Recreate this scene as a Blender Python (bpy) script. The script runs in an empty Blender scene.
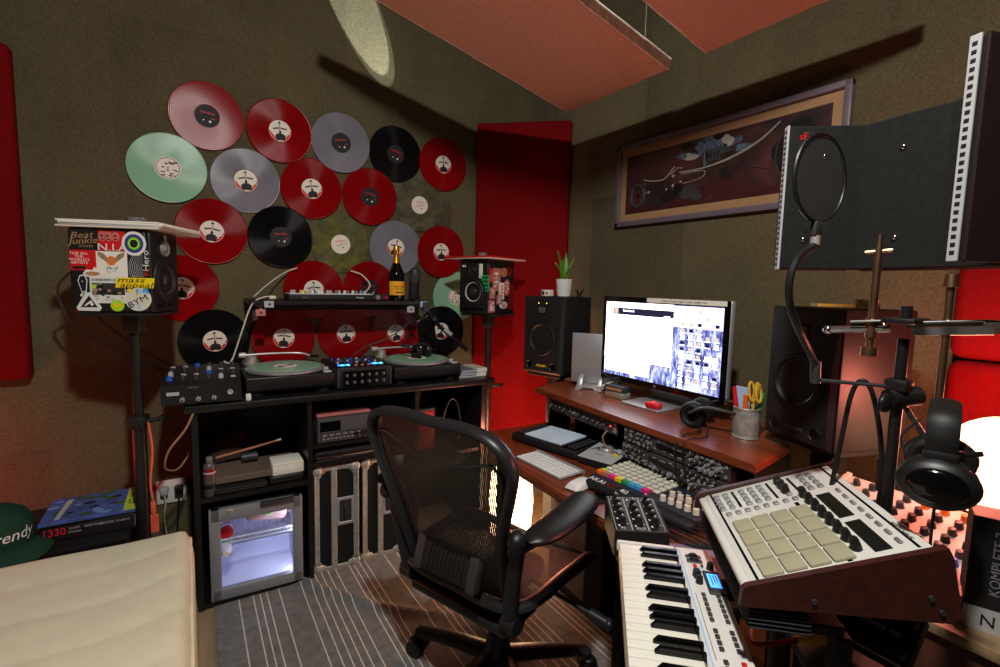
import bpy, bmesh, math, random
from mathutils import Vector, Matrix, Euler
random.seed(7)
SC = bpy.context.scene
COL = SC.collection
PI = math.pi
YW, XW = 2.72, 1.95            # wall_left plane y, wall_right plane x (metres)

# ------------------------------------------------------------------ helpers
def lin(c):
    return tuple(((x/12.92) if x <= 0.04045 else ((x+0.055)/1.055)**2.4) for x in c)
def T(x, y, z): return Matrix.Translation((x, y, z))
def RX(a): return Matrix.Rotation(a, 4, 'X')
def RY(a): return Matrix.Rotation(a, 4, 'Y')
def RZ(a): return Matrix.Rotation(a, 4, 'Z')
I4 = Matrix.Identity(4)

class MB:
    """collects shapes into one mesh"""
    def __init__(s, M=None):
        s.v = []; s.f = []; s.mi = []; s.M = M or I4.copy()
    def add(s, vs, fs, m=0, M=None):
        X = s.M @ M if M is not None else s.M
        b = len(s.v)
        s.v += [tuple(X @ Vector(p)) for p in vs]
        for f in fs:
            s.f.append(tuple(b+i for i in f)); s.mi.append(m)
        return s
    def box(s, c, d, m=0, M=None):
        x, y, z = c; a, b, e = d[0]/2, d[1]/2, d[2]/2
        vs = [(x-a,y-b,z-e),(x+a,y-b,z-e),(x+a,y+b,z-e),(x-a,y+b,z-e),(x-a,y-b,z+e),(x+a,y-b,z+e),(x+a,y+b,z+e),(x-a,y+b,z+e)]
        return s.add(vs, [(0,3,2,1),(4,5,6,7),(0,1,5,4),(1,2,6,5),(2,3,7,6),(3,0,4,7)], m, M)
    def b2(s, p, q, m=0, M=None):
        return s.box([(p[i]+q[i])/2 for i in range(3)], [abs(q[i]-p[i]) for i in range(3)], m, M)
    def rbox(s, c, d, r=0.01, seg=2, m=0, M=None):
        bm = bmesh.new()
        bmesh.ops.create_cube(bm, size=1.0)
        for v in bm.verts: v.co = Vector((c[0]+v.co.x*d[0], c[1]+v.co.y*d[1], c[2]+v.co.z*d[2]))
        r = min(r, min(d)*0.49)
        bmesh.ops.bevel(bm, geom=list(bm.edges), offset=r, segments=seg, profile=0.5, affect='EDGES')
        bm.verts.index_update()
        vs = [v.co.copy() for v in bm.verts]; fs = [[v.index for v in f.verts] for f in bm.faces]
        bm.free()
        return s.add(vs, fs, m, M)
    def cyl(s, p, q, r, r2=None, n=16, m=0, M=None, caps=True):
        r2 = r if r2 is None else r2
        p = Vector(p); q = Vector(q); a = (q-p).normalized()
        t = Vector((0,0,1)) if abs(a.z) < 0.9 else Vector((1,0,0))
        u = a.cross(t).normalized(); w = a.cross(u)
        vs = []
        for c, rr in ((p, r), (q, r2)):
            for k in range(n):
                an = 2*PI*k/n; vs.append(c + u*(rr*math.cos(an)) + w*(rr*math.sin(an)))
        fs = [(k, (k+1)%n, n+(k+1)%n, n+k) for k in range(n)]
        if caps: fs += [tuple(range(n-1,-1,-1)), tuple(range(n,2*n))]
        return s.add(vs, fs, m, M)
    def lathe(s, prof, n=24, m=0, M=None, cap=True):
        vs = []; fs = []
        for r, z in prof:
            for k in range(n): vs.append((r*math.cos(2*PI*k/n), r*math.sin(2*PI*k/n), z))
        for i in range(len(prof)-1):
            for k in range(n): fs.append((i*n+k, i*n+(k+1)%n, (i+1)*n+(k+1)%n, (i+1)*n+k))
        if cap:
            if prof[0][0] > 1e-5: fs.append(tuple(range(n-1,-1,-1)))
            if prof[-1][0] > 1e-5: fs.append(tuple((len(prof)-1)*n+k for k in range(n)))
        return s.add(vs, fs, m, M)
    def tube(s, pts, r, n=8, m=0, M=None, smooth=0, closed=False, flat=None):
        P = [Vector(p) for p in pts]
        R = r if isinstance(r, (list, tuple)) else [r]*len(P)
        if smooth:
            Q = []; RR = []; N = len(P); rng = N if closed else N-1
            for i in range(rng):
                g = (lambda j: P[j % N]) if closed else (lambda j: P[max(0, min(N-1, j))])
                p0, p1, p2, p3 = g(i-1), g(i), g(i+1), g(i+2)
                r1, r2 = R[i], R[(i+1) % N]
                for k in range(smooth):
                    t = k/smooth
                    Q.append(0.5*((2*p1)+(p2-p0)*t+(2*p0-5*p1+4*p2-p3)*t*t+(3*p1-p0-3*p2+p3)*t**3)); RR.append(r1+(r2-r1)*t)
            if not closed: Q.append(P[-1]); RR.append(R[-1])
            P, R = Q, RR
        N = len(P); vs = []; fs = []
        prev = None
        for i in range(N):
            if closed: a = P[(i+1) % N]-P[i-1]
            else: a = P[min(N-1, i+1)]-P[max(0, i-1)]
            a = a.normalized() if a.length > 1e-9 else Vector((0,0,1))
            if prev is None:
                t = Vector((0,0,1)) if abs(a.z) < 0.9 else Vector((1,0,0))
                u = a.cross(t).normalized()
            else:
                u = (prev - a*prev.dot(a))
                u = u.normalized() if u.length > 1e-6 else prev
            prev = u; w = a.cross(u)
            fu, fw = flat or (1, 1)
            for k in range(n):
                an = 2*PI*k/n
                vs.append(P[i] + u*(R[i]*fu*math.cos(an)) + w*(R[i]*fw*math.sin(an)))
        for i in range(N if closed else N-1):
            j = (i+1) % N
            for k in range(n): fs.append((i*n+k, i*n+(k+1)%n, j*n+(k+1)%n, j*n+k))
        if not closed: fs += [tuple(range(n-1,-1,-1)), tuple((N-1)*n+k for k in range(n))]
        return s.add(vs, fs, m, M)
    def prism(s, poly, z0, z1, m=0, M=None):
        n = len(poly)
        vs = [(x,y,z0) for x,y in poly]+[(x,y,z1) for x,y in poly]
        fs = [tuple(range(n-1,-1,-1)), tuple(range(n,2*n))]+[(k,(k+1)%n,n+(k+1)%n,n+k) for k in range(n)]
        return s.add(vs, fs, m, M)
    def ball(s, c, r, n=16, m=0, M=None, lo=-1, hi=1):
        r = r if isinstance(r, (list, tuple)) else (r, r, r)
        k = max(6, n//2); prof = []
        for i in range(k+1):
            a = -PI/2+PI*i/k
            prof.append((max(1e-6, math.cos(a)), math.sin(a)))
        X = T(*c) @ Matrix.Diagonal((r[0], r[1], r[2], 1))
        return s.lathe(prof, n, m, (M @ X) if M is not None else X, cap=False)
    def torus(s, R, r, n=32, k=8, m=0, M=None, ry=None):
        ry = ry or R
        return s.tube([(R*math.cos(2*PI*i/n), ry*math.sin(2*PI*i/n), 0) for i in range(n)], r, k, m, M, closed=True)
    def poly(s, pts, m=0, M=None):
        return s.add(pts, [tuple(range(len(pts)))], m, M)
    def grid(s, fn, nu, nv, m=0, M=None):
        vs = [fn(i/nu, j/nv) for j in range(nv+1) for i in range(nu+1)]
        fs = [(j*(nu+1)+i, j*(nu+1)+i+1, (j+1)*(nu+1)+i+1, (j+1)*(nu+1)+i) for j in range(nv) for i in range(nu)]
        return s.add(vs, fs, m, M)
    def text(s, txt, size, M, m=0, align='CENTER', ext=0.0004, sx=1.0, shear=0.0):
        cu = bpy.data.curves.new('t', 'FONT'); cu.body = txt; cu.size = size; cu.align_x = align; cu.align_y = 'CENTER'
        cu.extrude = ext; cu.resolution_u = 2; cu.shear = shear
        o = bpy.data.objects.new('t', cu); COL.objects.link(o)
        dg = bpy.context.evaluated_depsgraph_get(); dg.update()
        me = bpy.data.meshes.new_from_object(o.evaluated_get(dg))
        s.add([(v.co.x*sx, v.co.y, v.co.z) for v in me.vertices], [tuple(p.vertices) for p in me.polygons], m, M)
        bpy.data.objects.remove(o); bpy.data.curves.remove(cu); bpy.data.meshes.remove(me)
        return s
    def build(s, name, mats, parent=None, M=None, smooth=True, ang=35, normals=True):
        me = bpy.data.meshes.new(name)
        me.from_pydata(s.v, [], s.f); me.update()
        mats = mats if isinstance(mats, (list, tuple)) else [mats]
        for m in mats: me.materials.append(m)
        me.polygons.foreach_set('material_index', [min(i, len(mats)-1) for i in s.mi])
        if normals:
            bm = bmesh.new(); bm.from_mesh(me)
            bmesh.ops.recalc_face_normals(bm, faces=bm.faces); bm.to_mesh(me); bm.free()
        if smooth:
            me.polygons.foreach_set('use_smooth', [True]*len(me.polygons))
            me.set_sharp_from_angle(angle=math.radians(ang))
        o = bpy.data.objects.new(name, me); COL.objects.link(o)
        if parent is not None: o.parent = parent
        if M is not None: o.matrix_local = M
        return o

def tag(o, label, cat, group=None):
    o['label'] = label; o['category'] = cat
    if group: o['group'] = group
    return o
def thing(name, label, cat, M=None, group=None):
    o = bpy.data.objects.new(name, None); o.empty_display_size = 0.05; COL.objects.link(o)
    if M is not None: o.matrix_world = M
    return tag(o, label, cat, group)
def struct(o):
    o['kind'] = 'structure'; return o
def lab(o, l):
    o['label'] = l; return o
def dup(root, M, label, group=None):
    r = root.copy(); COL.objects.link(r); r.matrix_world = M; r['label'] = label
    if group: r['group'] = group
    for ch in list(root.children):
        c = ch.copy(); COL.objects.link(c); c.parent = r
        for g in list(ch.children):
            d = g.copy(); COL.objects.link(d); d.parent = c
    return r

# ------------------------------------------------------------------ materials
def nodes(name):
    m = bpy.data.materials.new(name); m.use_nodes = True
    nt = m.node_tree; b = nt.nodes['Principled BSDF']
    return m, nt, b
def N(nt, typ, **kw):
    n = nt.nodes.new(typ)
    for k, v in kw.items():
        if k.startswith('_'): setattr(n, k[1:], v)
        else: n.inputs[k.replace('__', ' ')].default_value = v
    return n
def mat(name, c, rough=0.5, metal=0.0, var=0.12, scale=18.0, bump=0.0, bscale=None, emit=None, est=0.0, spec=0.5, coat=0.0, stretch=None, alpha=1.0, trans=0.0, ior=1.45):
    """plain procedural material; c is sRGB 0-1, var mottles it with noise"""
    m, nt, b = nodes(name); L = nt.links
    lc = lin(c)
    b.inputs['Roughness'].default_value = rough; b.inputs['Metallic'].default_value = metal
    b.inputs['Specular IOR Level'].default_value = spec; b.inputs['Coat Weight'].default_value = coat
    b.inputs['IOR'].default_value = ior
    tc = N(nt, 'ShaderNodeTexCoord'); mp = N(nt, 'ShaderNodeMapping')
    if stretch: mp.inputs['Scale'].default_value = stretch
    L.new(tc.outputs['Object'], mp.inputs['Vector'])
    nz = N(nt, 'ShaderNodeTexNoise', Scale=scale, Detail=4.0, Roughness=0.6); L.new(mp.outputs[0], nz.inputs['Vector'])
    rp = N(nt, 'ShaderNodeValToRGB')
    rp.color_ramp.elements[0].position = 0.3; rp.color_ramp.elements[1].position = 0.7
    rp.color_ramp.elements[0].color = (*[max(0, x*(1-var)) for x in lc], 1); rp.color_ramp.elements[1].color = (*[min(1, x*(1+var)) for x in lc], 1)
    L.new(nz.outputs['Fac'], rp.inputs['Fac']); L.new(rp.outputs['Color'], b.inputs['Base Color'])
    if bump:
        bz = N(nt, 'ShaderNodeTexNoise', Scale=bscale or scale*6, Detail=3.0); L.new(mp.outputs[0], bz.inputs['Vector'])
        bp = N(nt, 'ShaderNodeBump', Strength=bump, Distance=0.004); L.new(bz.outputs['Fac'], bp.inputs['Height']); L.new(bp.outputs['Normal'], b.inputs['Normal'])
    if emit is not None:
        b.inputs['Emission Color'].default_value = (*lin(emit), 1); b.inputs['Emission Strength'].default_value = est
    if alpha < 1: b.inputs['Alpha'].default_value = alpha
    if trans: b.inputs['Transmission Weight'].default_value = trans
    return m

def wood(name, c1, c2, rough=0.35, scale=6.0, stretch=(1, 8, 8), coat=0.2):
    m, nt, b = nodes(name); L = nt.links
    tc = N(nt, 'ShaderNodeTexCoord'); mp = N(nt, 'ShaderNodeMapping'); mp.inputs['Scale'].default_value = stretch
    L.new(tc.outputs['Object'], mp.inputs['Vector'])
    nz = N(nt, 'ShaderNodeTexNoise', Scale=scale, Detail=6.0, Roughness=0.65, Distortion=0.6); L.new(mp.outputs[0], nz.inputs['Vector'])
    rp = N(nt, 'ShaderNodeValToRGB'); rp.color_ramp.elements[0].position = 0.32; rp.color_ramp.elements[1].position = 0.68
    rp.color_ramp.elements[0].color = (*lin(c1), 1); rp.color_ramp.elements[1].color = (*lin(c2), 1)
    L.new(nz.outputs['Fac'], rp.inputs['Fac']); L.new(rp.outputs['Color'], b.inputs['Base Color'])
    b.inputs['Roughness'].default_value = rough; b.inputs['Coat Weight'].default_value = coat; b.inputs['Coat Roughness'].default_value = 0.3
    return m

def felt_wall():
    """olive carpet covering laid in lapped sheets"""
    m, nt, b = nodes('olive_carpet_wall'); L = nt.links
    tc = N(nt, 'ShaderNodeTexCoord')
    sp = N(nt, 'ShaderNodeSeparateXYZ'); L.new(tc.outputs['Object'], sp.inputs[0])
    ad = N(nt, 'ShaderNodeMath', _operation='ADD'); L.new(sp.outputs['X'], ad.inputs[0]); L.new(sp.outputs['Y'], ad.inputs[1])
    cb = N(nt, 'ShaderNodeCombineXYZ'); L.new(ad.outputs[0], cb.inputs['X']); L.new(sp.outputs['Z'], cb.inputs['Y'])
    br = N(nt, 'ShaderNodeTexBrick', Scale=1.0); L.new(cb.outputs[0], br.inputs['Vector'])
    br.inputs['Color1'].default_value = (0.68, 0.68, 0.68, 1); br.inputs['Color2'].default_value = (1.14, 1.14, 1.12, 1); br.inputs['Mortar'].default_value = (0.85, 0.85, 0.85, 1)
    br.inputs['Mortar Size'].default_value = 0.004; br.inputs['Mortar Smooth'].default_value = 0.6
    br.inputs['Brick Width'].default_value = 0.62; br.inputs['Row Height'].default_value = 0.61; br.offset = 0.42
    nz = N(nt, 'ShaderNodeTexNoise', Scale=170.0, Detail=3.0, Roughness=0.7); L.new(tc.outputs['Object'], nz.inputs['Vector'])
    nb = N(nt, 'ShaderNodeTexNoise', Scale=3.2, Detail=5.0, Roughness=0.6); L.new(tc.outputs['Object'], nb.inputs['Vector'])
    rp = N(nt, 'ShaderNodeValToRGB'); rp.color_ramp.elements[0].position = 0.28; rp.color_ramp.elements[1].position = 0.72
    rp.color_ramp.elements[0].color = (*lin((0.302, 0.275, 0.198)), 1); rp.color_ramp.elements[1].color = (*lin((0.445, 0.405, 0.298)), 1)
    L.new(nz.outputs['Fac'], rp.inputs['Fac'])
    mx = N(nt, 'ShaderNodeMix', _data_type='RGBA', _blend_type='MULTIPLY'); mx.inputs[0].default_value = 0.75
    L.new(rp.outputs['Color'], mx.inputs[6]); L.new(br.outputs['Color'], mx.inputs[7])
    r2 = N(nt, 'ShaderNodeValToRGB'); r2.color_ramp.elements[0].position = 0.3; r2.color_ramp.elements[1].position = 0.7
    r2.color_ramp.elements[0].color = (0.82, 0.82, 0.82, 1); r2.color_ramp.elements[1].color = (1.05, 1.05, 1.02, 1); L.new(nb.outputs['Fac'], r2.inputs['Fac'])
    m2 = N(nt, 'ShaderNodeMix', _data_type='RGBA', _blend_type='MULTIPLY'); m2.inputs[0].default_value = 1.0
    L.new(mx.outputs[2], m2.inputs[6]); L.new(r2.outputs['Color'], m2.inputs[7]); L.new(m2.outputs[2], b.inputs['Base Color'])
    b.inputs['Roughness'].default_value = 0.95; b.inputs['Specular IOR Level'].default_value = 0.1; b.inputs['Sheen Weight'].default_value = 0.15
    bp = N(nt, 'ShaderNodeBump', Strength=0.5, Distance=0.003); L.new(nz.outputs['Fac'], bp.inputs['Height']); L.new(bp.outputs['Normal'], b.inputs['Normal'])
    return m

def vinyl(name, c1, c2, marb=0.0, rough=0.22):
    """pressed record: concentric grooves with a turned (anisotropic) sheen; c1/c2 marbled"""
    m, nt, b = nodes(name); L = nt.links
    tc = N(nt, 'ShaderNodeTexCoord')
    nz = N(nt, 'ShaderNodeTexNoise', Scale=9.0 if marb else 3.0, Detail=5.0, Roughness=0.6, Distortion=1.5 if marb else 0.0); L.new(tc.outputs['Object'], nz.inputs['Vector'])
    rp = N(nt, 'ShaderNodeValToRGB'); rp.color_ramp.elements[0].position = 0.5-0.14 if marb else 0.3; rp.color_ramp.elements[1].position = 0.5+0.16 if marb else 0.7
    rp.color_ramp.elements[0].color = (*lin(c1), 1); rp.color_ramp.elements[1].color = (*lin(c2), 1)
    L.new(nz.outputs['Fac'], rp.inputs['Fac']); L.new(rp.outputs['Color'], b.inputs['Base Color'])
    ln = N(nt, 'ShaderNodeVectorMath', _operation='LENGTH'); L.new(tc.outputs['Object'], ln.inputs[0])
    sn = N(nt, 'ShaderNodeMath', _operation='MULTIPLY'); sn.inputs[1].default_value = 900.0; L.new(ln.outputs['Value'], sn.inputs[0])
    si = N(nt, 'ShaderNodeMath', _operation='SINE'); L.new(sn.outputs[0], si.inputs[0])
    bp = N(nt, 'ShaderNodeBump', Strength=0.06, Distance=0.001); L.new(si.outputs[0], bp.inputs['Height']); L.new(bp.outputs['Normal'], b.inputs['Normal'])
    tg = N(nt, 'ShaderNodeTangent', _direction_type='RADIAL', _axis='Z'); L.new(tg.outputs[0], b.inputs['Tangent'])
    b.inputs['Roughness'].default_value = rough; b.inputs['Anisotropic'].default_value = 0.92; b.inputs['Specular IOR Level'].default_value = 0.16
    return m

def glassy(name, tint=(1,1,1), mixf=0.12, rough=0.03):
    """thin clear pane: mostly see-through with a gloss that grows at grazing angles"""
    m = bpy.data.materials.new(name); m.use_nodes = True; nt = m.node_tree; nt.nodes.clear(); L = nt.links
    out = N(nt, 'ShaderNodeOutputMaterial'); tr = N(nt, 'ShaderNodeBsdfTransparent'); tr.inputs[0].default_value = (*tint, 1)
    gl = N(nt, 'ShaderNodeBsdfGlossy', Roughness=rough); mx = N(nt, 'ShaderNodeMixShader')
    fr = N(nt, 'ShaderNodeLayerWeight', Blend=mixf); L.new(fr.outputs['Fresnel'], mx.inputs[0])
    L.new(tr.outputs[0], mx.inputs[1]); L.new(gl.outputs[0], mx.inputs[2]); L.new(mx.outputs[0], out.inputs[0])
    return m

def stripes_mesh(name, c, axis='Y', freq=150.0, open_=0.45, rough=0.5):
    """woven sling mesh: thin strands with open gaps between"""
    m = bpy.data.materials.new(name); m.use_nodes = True; nt = m.node_tree; L = nt.links
    b = nt.nodes['Principled BSDF']; b.inputs['Base Color'].default_value = (*lin(c), 1); b.inputs['Roughness'].default_value = rough
    out = [n for n in nt.nodes if n.type == 'OUTPUT_MATERIAL'][0]
    tc = N(nt, 'ShaderNodeTexCoord'); sp = N(nt, 'ShaderNodeSeparateXYZ'); L.new(tc.outputs['Object'], sp.inputs[0])
    mu = N(nt, 'ShaderNodeMath', _operation='MULTIPLY'); mu.inputs[1].default_value = freq; L.new(sp.outputs[axis], mu.inputs[0])
    fr = N(nt, 'ShaderNodeMath', _operation='FRACT'); L.new(mu.outputs[0], fr.inputs[0])
    lt = N(nt, 'ShaderNodeMath', _operation='LESS_THAN'); lt.inputs[1].default_value = open_; L.new(fr.outputs[0], lt.inputs[0])
    tr = N(nt, 'ShaderNodeBsdfTransparent'); mx = N(nt, 'ShaderNodeMixShader')
    L.new(lt.outputs[0], mx.inputs[0]); L.new(b.outputs[0], mx.inputs[1]); L.new(tr.outputs[0], mx.inputs[2]); L.new(mx.outputs[0], out.inputs[0])
    return m

def emis(name, c, st):
    m, nt, b = nodes(name)
    b.inputs['Base Color'].default_value = (*lin(c), 1)
    b.inputs['Emission Color'].default_value = (*lin(c), 1); b.inputs['Emission Strength'].default_value = st
    return m

M_ = {}
M_['wall'] = felt_wall()
M_['ceil'] = mat('dark_ceiling', (0.22, 0.19, 0.16), 0.9, var=0.1, scale=8)
M_['floor'] = wood('beige_laminate', (0.50, 0.42, 0.32), (0.60, 0.52, 0.40), 0.5, 4, (8, 1, 1), 0.0)
M_['redfab'] = mat('red_fabric', (0.44, 0.010, 0.022), 0.85, var=0.15, scale=60, bump=0.3, bscale=400, spec=0.15)
M_['pink'] = mat('salmon_board', (0.80, 0.64, 0.58), 0.85, var=0.08, scale=50, bump=0.15, bscale=300, spec=0.2)
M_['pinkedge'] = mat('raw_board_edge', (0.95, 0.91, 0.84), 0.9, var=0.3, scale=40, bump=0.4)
M_['black'] = mat('black_plastic', (0.085, 0.083, 0.085), 0.42, var=0.15)
M_['blackm'] = mat('matte_black', (0.07, 0.068, 0.07), 0.65, var=0.2)
M_['blacklam'] = mat('black_laminate', (0.075, 0.072, 0.072), 0.38, var=0.2, scale=30, bump=0.05)
M_['blackgl'] = mat('gloss_black', (0.03, 0.03, 0.035), 0.12, var=0.1)
M_['rubber'] = mat('black_rubber', (0.06, 0.06, 0.06), 0.55, var=0.2)
M_['dgrey'] = mat('dark_grey_plastic', (0.20, 0.20, 0.205), 0.45, var=0.12)
M_['grey'] = mat('grey_plastic', (0.45, 0.45, 0.46), 0.45, var=0.08)
M_['lgrey'] = mat('light_grey_plastic', (0.68, 0.68, 0.68), 0.45, var=0.06)
M_['white'] = mat('white_plastic', (0.86, 0.86, 0.84), 0.4, var=0.04)
M_['offw'] = mat('ivory_plastic', (0.84, 0.82, 0.75), 0.4, var=0.05)
M_['alu'] = mat('brushed_aluminium', (0.72, 0.72, 0.73), 0.42, 0.6, var=0.08, scale=40, stretch=(1, 12, 1))
M_['chrome'] = mat('chrome', (0.85, 0.85, 0.86), 0.15, 1.0, var=0.05)
M_['steel'] = mat('worn_steel', (0.66, 0.65, 0.62), 0.5, 0.45, var=0.25, scale=30)
M_['brass'] = mat('dull_brass', (0.60, 0.48, 0.36), 0.4, 1.0, var=0.2)
M_['gold'] = mat('gold_foil', (0.85, 0.62, 0.18), 0.3, 0.8, var=0.15)
M_['cherry'] = wood('cherry_desk', (0.37, 0.15, 0.075), (0.53, 0.25, 0.125), 0.3, 5, (9, 1, 9), 0.3)
M_['mahog'] = wood('mahogany_cheek', (0.18, 0.07, 0.055), (0.275, 0.11, 0.075), 0.4, 6, (1, 9, 9), 0.15)
M_['beigewood'] = wood('pale_wood', (0.50, 0.41, 0.29), (0.60, 0.50, 0.37), 0.5, 5, (1, 9, 9), 0.0)
M_['brownbox'] = mat('brown_board', (0.30, 0.17, 0.11), 0.7, var=0.15)
M_['mattress'] = mat('cream_cotton', (0.86, 0.83, 0.72), 0.9, var=0.05, scale=14, bump=0.25, bscale=120, spec=0.2)
M_['paper'] = mat('paper', (0.90, 0.88, 0.83), 0.8, var=0.04)
M_['red'] = mat('red_print', (0.80, 0.08, 0.10), 0.5, var=0.08)
M_['dred'] = mat('dark_red', (0.50, 0.05, 0.06), 0.5, var=0.1)
M_['yellow'] = mat('yellow_print', (0.93, 0.80, 0.10), 0.45, var=0.06)
M_['orange'] = mat('orange_print', (0.93, 0.42, 0.10), 0.45, var=0.06)
M_['green'] = mat('green_print', (0.12, 0.55, 0.30), 0.5, var=0.1)
M_['lime'] = mat('lime_print', (0.68, 0.85, 0.15), 0.5, var=0.08)
M_['blue'] = mat('blue_print', (0.15, 0.35, 0.75), 0.5, var=0.1)
M_['cyan'] = mat('sky_blue_print', (0.25, 0.62, 0.80), 0.5, var=0.1)
M_['pinkp'] = mat('magenta_print', (0.88, 0.15, 0.50), 0.5, var=0.08)
M_['salmonp'] = mat('faded_red_print', (0.72, 0.42, 0.40), 0.6, var=0.15)
M_['purple'] = mat('indigo_print', (0.25, 0.18, 0.45), 0.5, var=0.15)
M_['brownp'] = mat('tan_print', (0.66, 0.50, 0.36), 0.6, var=0.15)
M_['ltblue'] = mat('pale_blue_paper', (0.66, 0.76, 0.90), 0.7, var=0.05)
M_['glass'] = glassy('clear_glass')
M_['label'] = mat('record_paper', (0.90, 0.86, 0.80), 0.55, var=0.05)
M_['bluled'] = emis('blue_led', (0.12, 0.40, 1.0), 5.0)
M_['cyanled'] = emis('cyan_led', (0.25, 0.75, 1.0), 6.0)
M_['yelled'] = emis('amber_led', (1.0, 0.85, 0.25), 3.0)
M_['redled'] = emis('red_led', (1.0, 0.15, 0.1), 4.0)
M_['coneg'] = mat('woven_cone_silver', (0.78, 0.78, 0.75), 0.4, 0.0, var=0.1, scale=120)
M_['coneb'] = mat('black_cone', (0.17, 0.17, 0.175), 0.22, var=0.1)
M_['spk'] = mat('textured_black_cabinet', (0.105, 0.103, 0.105), 0.5, var=0.2, scale=60, bump=0.1, bscale=500)

# ------------------------------------------------------------------ room
def slab(name, p, q, m):
    return struct(MB().b2(p, q).build(name, m, smooth=False))
X0, Y0, ZC = -1.75, -1.7, 3.0
slab('floor', (X0-.1, Y0-.1, -.08), (XW+.1, YW+.1, 0), M_['floor'])
slab('ceiling', (X0-.1, Y0-.1, ZC), (XW+.1, YW+.1, ZC+.08), M_['ceil'])
slab('wall_left', (X0-.1, YW, 0), (XW+.1, YW+.1, ZC), M_['wall'])
slab('wall_right', (XW, Y0-.1, 0), (XW+.1, YW, ZC), M_['wall'])
slab('wall_back', (X0-.1, Y0-.1, 0), (XW, Y0, ZC), M_['wall'])
slab('wall_front', (X0-.1, Y0, 0), (X0, YW, ZC), M_['wall'])

# camera
f_, pit, yaw, rol = 495.0, math.radians(5.6), math.radians(32.4), math.radians(1.38)
fw = Vector((math.sin(yaw)*math.cos(pit), math.cos(yaw)*math.cos(pit), -math.sin(pit)))
r0 = Vector((math.cos(yaw), -math.sin(yaw), 0)); u0 = r0.cross(fw)
rr = r0*math.cos(rol)+u0*math.sin(rol); uu = -r0*math.sin(rol)+u0*math.cos(rol)
cd = bpy.data.cameras.new('camera'); cam = bpy.data.objects.new('camera', cd); COL.objects.link(cam)
cd.sensor_width = 36.0; cd.lens = 36.0*f_/1000.0; cd.clip_start = 0.02
cam.matrix_world = Matrix(((rr.x, uu.x, -fw.x, 0), (rr.y, uu.y, -fw.y, 0), (rr.z, uu.z, -fw.z, 1.34), (0, 0, 0, 1)))
SC.camera = cam
def frame(o, xd, yd):
    x = Vector(xd).normalized(); y = Vector(yd); z = x.cross(y).normalized(); y = z.cross(x)
    return Matrix(((x.x, y.x, z.x, o[0]), (x.y, y.y, z.y, o[1]), (x.z, y.z, z.z, o[2]), (0, 0, 0, 1)))
def onL(x, z, off=0.0): return frame((x, YW-off, z), (1, 0, 0), (0, 0, 1))        # facing out of wall_left
def onR(y, z, off=0.0): return frame((XW-off, y, z), (0, -1, 0), (0, 0, 1))       # facing out of wall_right

# ------------------------------------------------------------------ striped rug with a ruck in it
def make_rug():
    xs = [.145,.198,.224,.250,.297,.386,.424,.454,.483,.512,.546,.608,.631,.658,.684,.781,.842,.868,.894,.940,1.03,1.07,1.10,1.13,1.16,1.25,1.275,1.30,1.325]
    edges = [0.055]
    cols = []
    for s in xs:
        a = edges[-1]; n = max(1, int((s-.0022-a)/0.012))
        for k in range(1, n+1): edges.append(a+(s-.0022-a)*k/n); cols.append(0)
        edges.append(s+.0022); cols.append(1)
    for k in range(1, 9): edges.append(xs[-1]+.0022+(1.415-xs[-1]-.0022)*k/8); cols.append(0)
    ny = 150; ya, yb = -1.0, 2.26
    mb = MB()
    fold = [(.36, 2.29), (.456, 2.106), (.525, 2.013), (.624, 1.88), (.74, 1.77), (.9, 1.66)]
    def h(x, y):
        d = 9
        for (a, b), (c, e) in zip(fold, fold[1:]):
            t = max(0, min(1, ((x-a)*(c-a)+(y-b)*(e-b))/((c-a)**2+(e-b)**2)))
            d = min(d, math.hypot(x-a-t*(c-a), y-b-t*(e-b)))
        fade = max(0.0, min(1.0, (0.95-x)/0.25))
        return .006+.020*math.exp(-(d/.022)**2)*fade
    nx = len(edges); vs = []
    for j in range(ny+1):
        y = ya+(yb-ya)*j/ny
        for i in range(nx): vs.append((edges[i], y, h(edges[i], y)))
    base = 0
    fs = []
    mb.v = vs
    for j in range(ny):
        for i in range(nx-1):
            mb.f.append((j*nx+i, j*nx+i+1, (j+1)*nx+i+1, (j+1)*nx+i)); mb.mi.append(cols[i])
    mb.b2((.055, ya, .001), (1.415, yb, .0055), 0)
    rug = mat('grey_rug_pile', (0.42, 0.42, 0.415), 0.95, var=0.22, scale=26, bump=0.6, bscale=260, spec=0.1)
    line = mat('rug_white_stripe', (0.74, 0.72, 0.68), 0.9, var=0.15, scale=60, spec=0.1)
    o = mb.build('striped_rug', [rug, line], normals=False)
    tag(o, 'grey rug with thin white stripes and a ruck, under the office chair', 'rug')
make_rug()

# ------------------------------------------------------------------ records on the wall
V = {'red': vinyl('clear_red_vinyl', (0.46, 0.015, 0.03), (0.54, 0.025, 0.045)),
     'pale': vinyl('pale_red_vinyl', (0.50, 0.055, 0.065), (0.55, 0.075, 0.085)),
     'black': vinyl('black_vinyl', (0.045, 0.045, 0.048), (0.07, 0.07, 0.072)),
     'mint': vinyl('mint_vinyl', (0.50, 0.68, 0.55), (0.55, 0.73, 0.60)),
     'clear': vinyl('smoky_vinyl', (0.42, 0.41, 0.45), (0.50, 0.49, 0.52)),
     'olive': vinyl('olive_smoke_vinyl', (0.27, 0.26, 0.20), (0.40, 0.38, 0.30), 1.0),
     'marb': vinyl('yellow_marbled_vinyl', (0.29, 0.29, 0.215), (0.43, 0.43, 0.20), 1.0)}
prof = [(0.0036, 0), (0.1505, 0), (0.151, .0011), (0.1495, .0024), (0.147, .0020), (0.100, .0020), (0.054, .0020), (0.053, .0014), (0.0036, .0014)]
disc_src = {}
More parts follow.
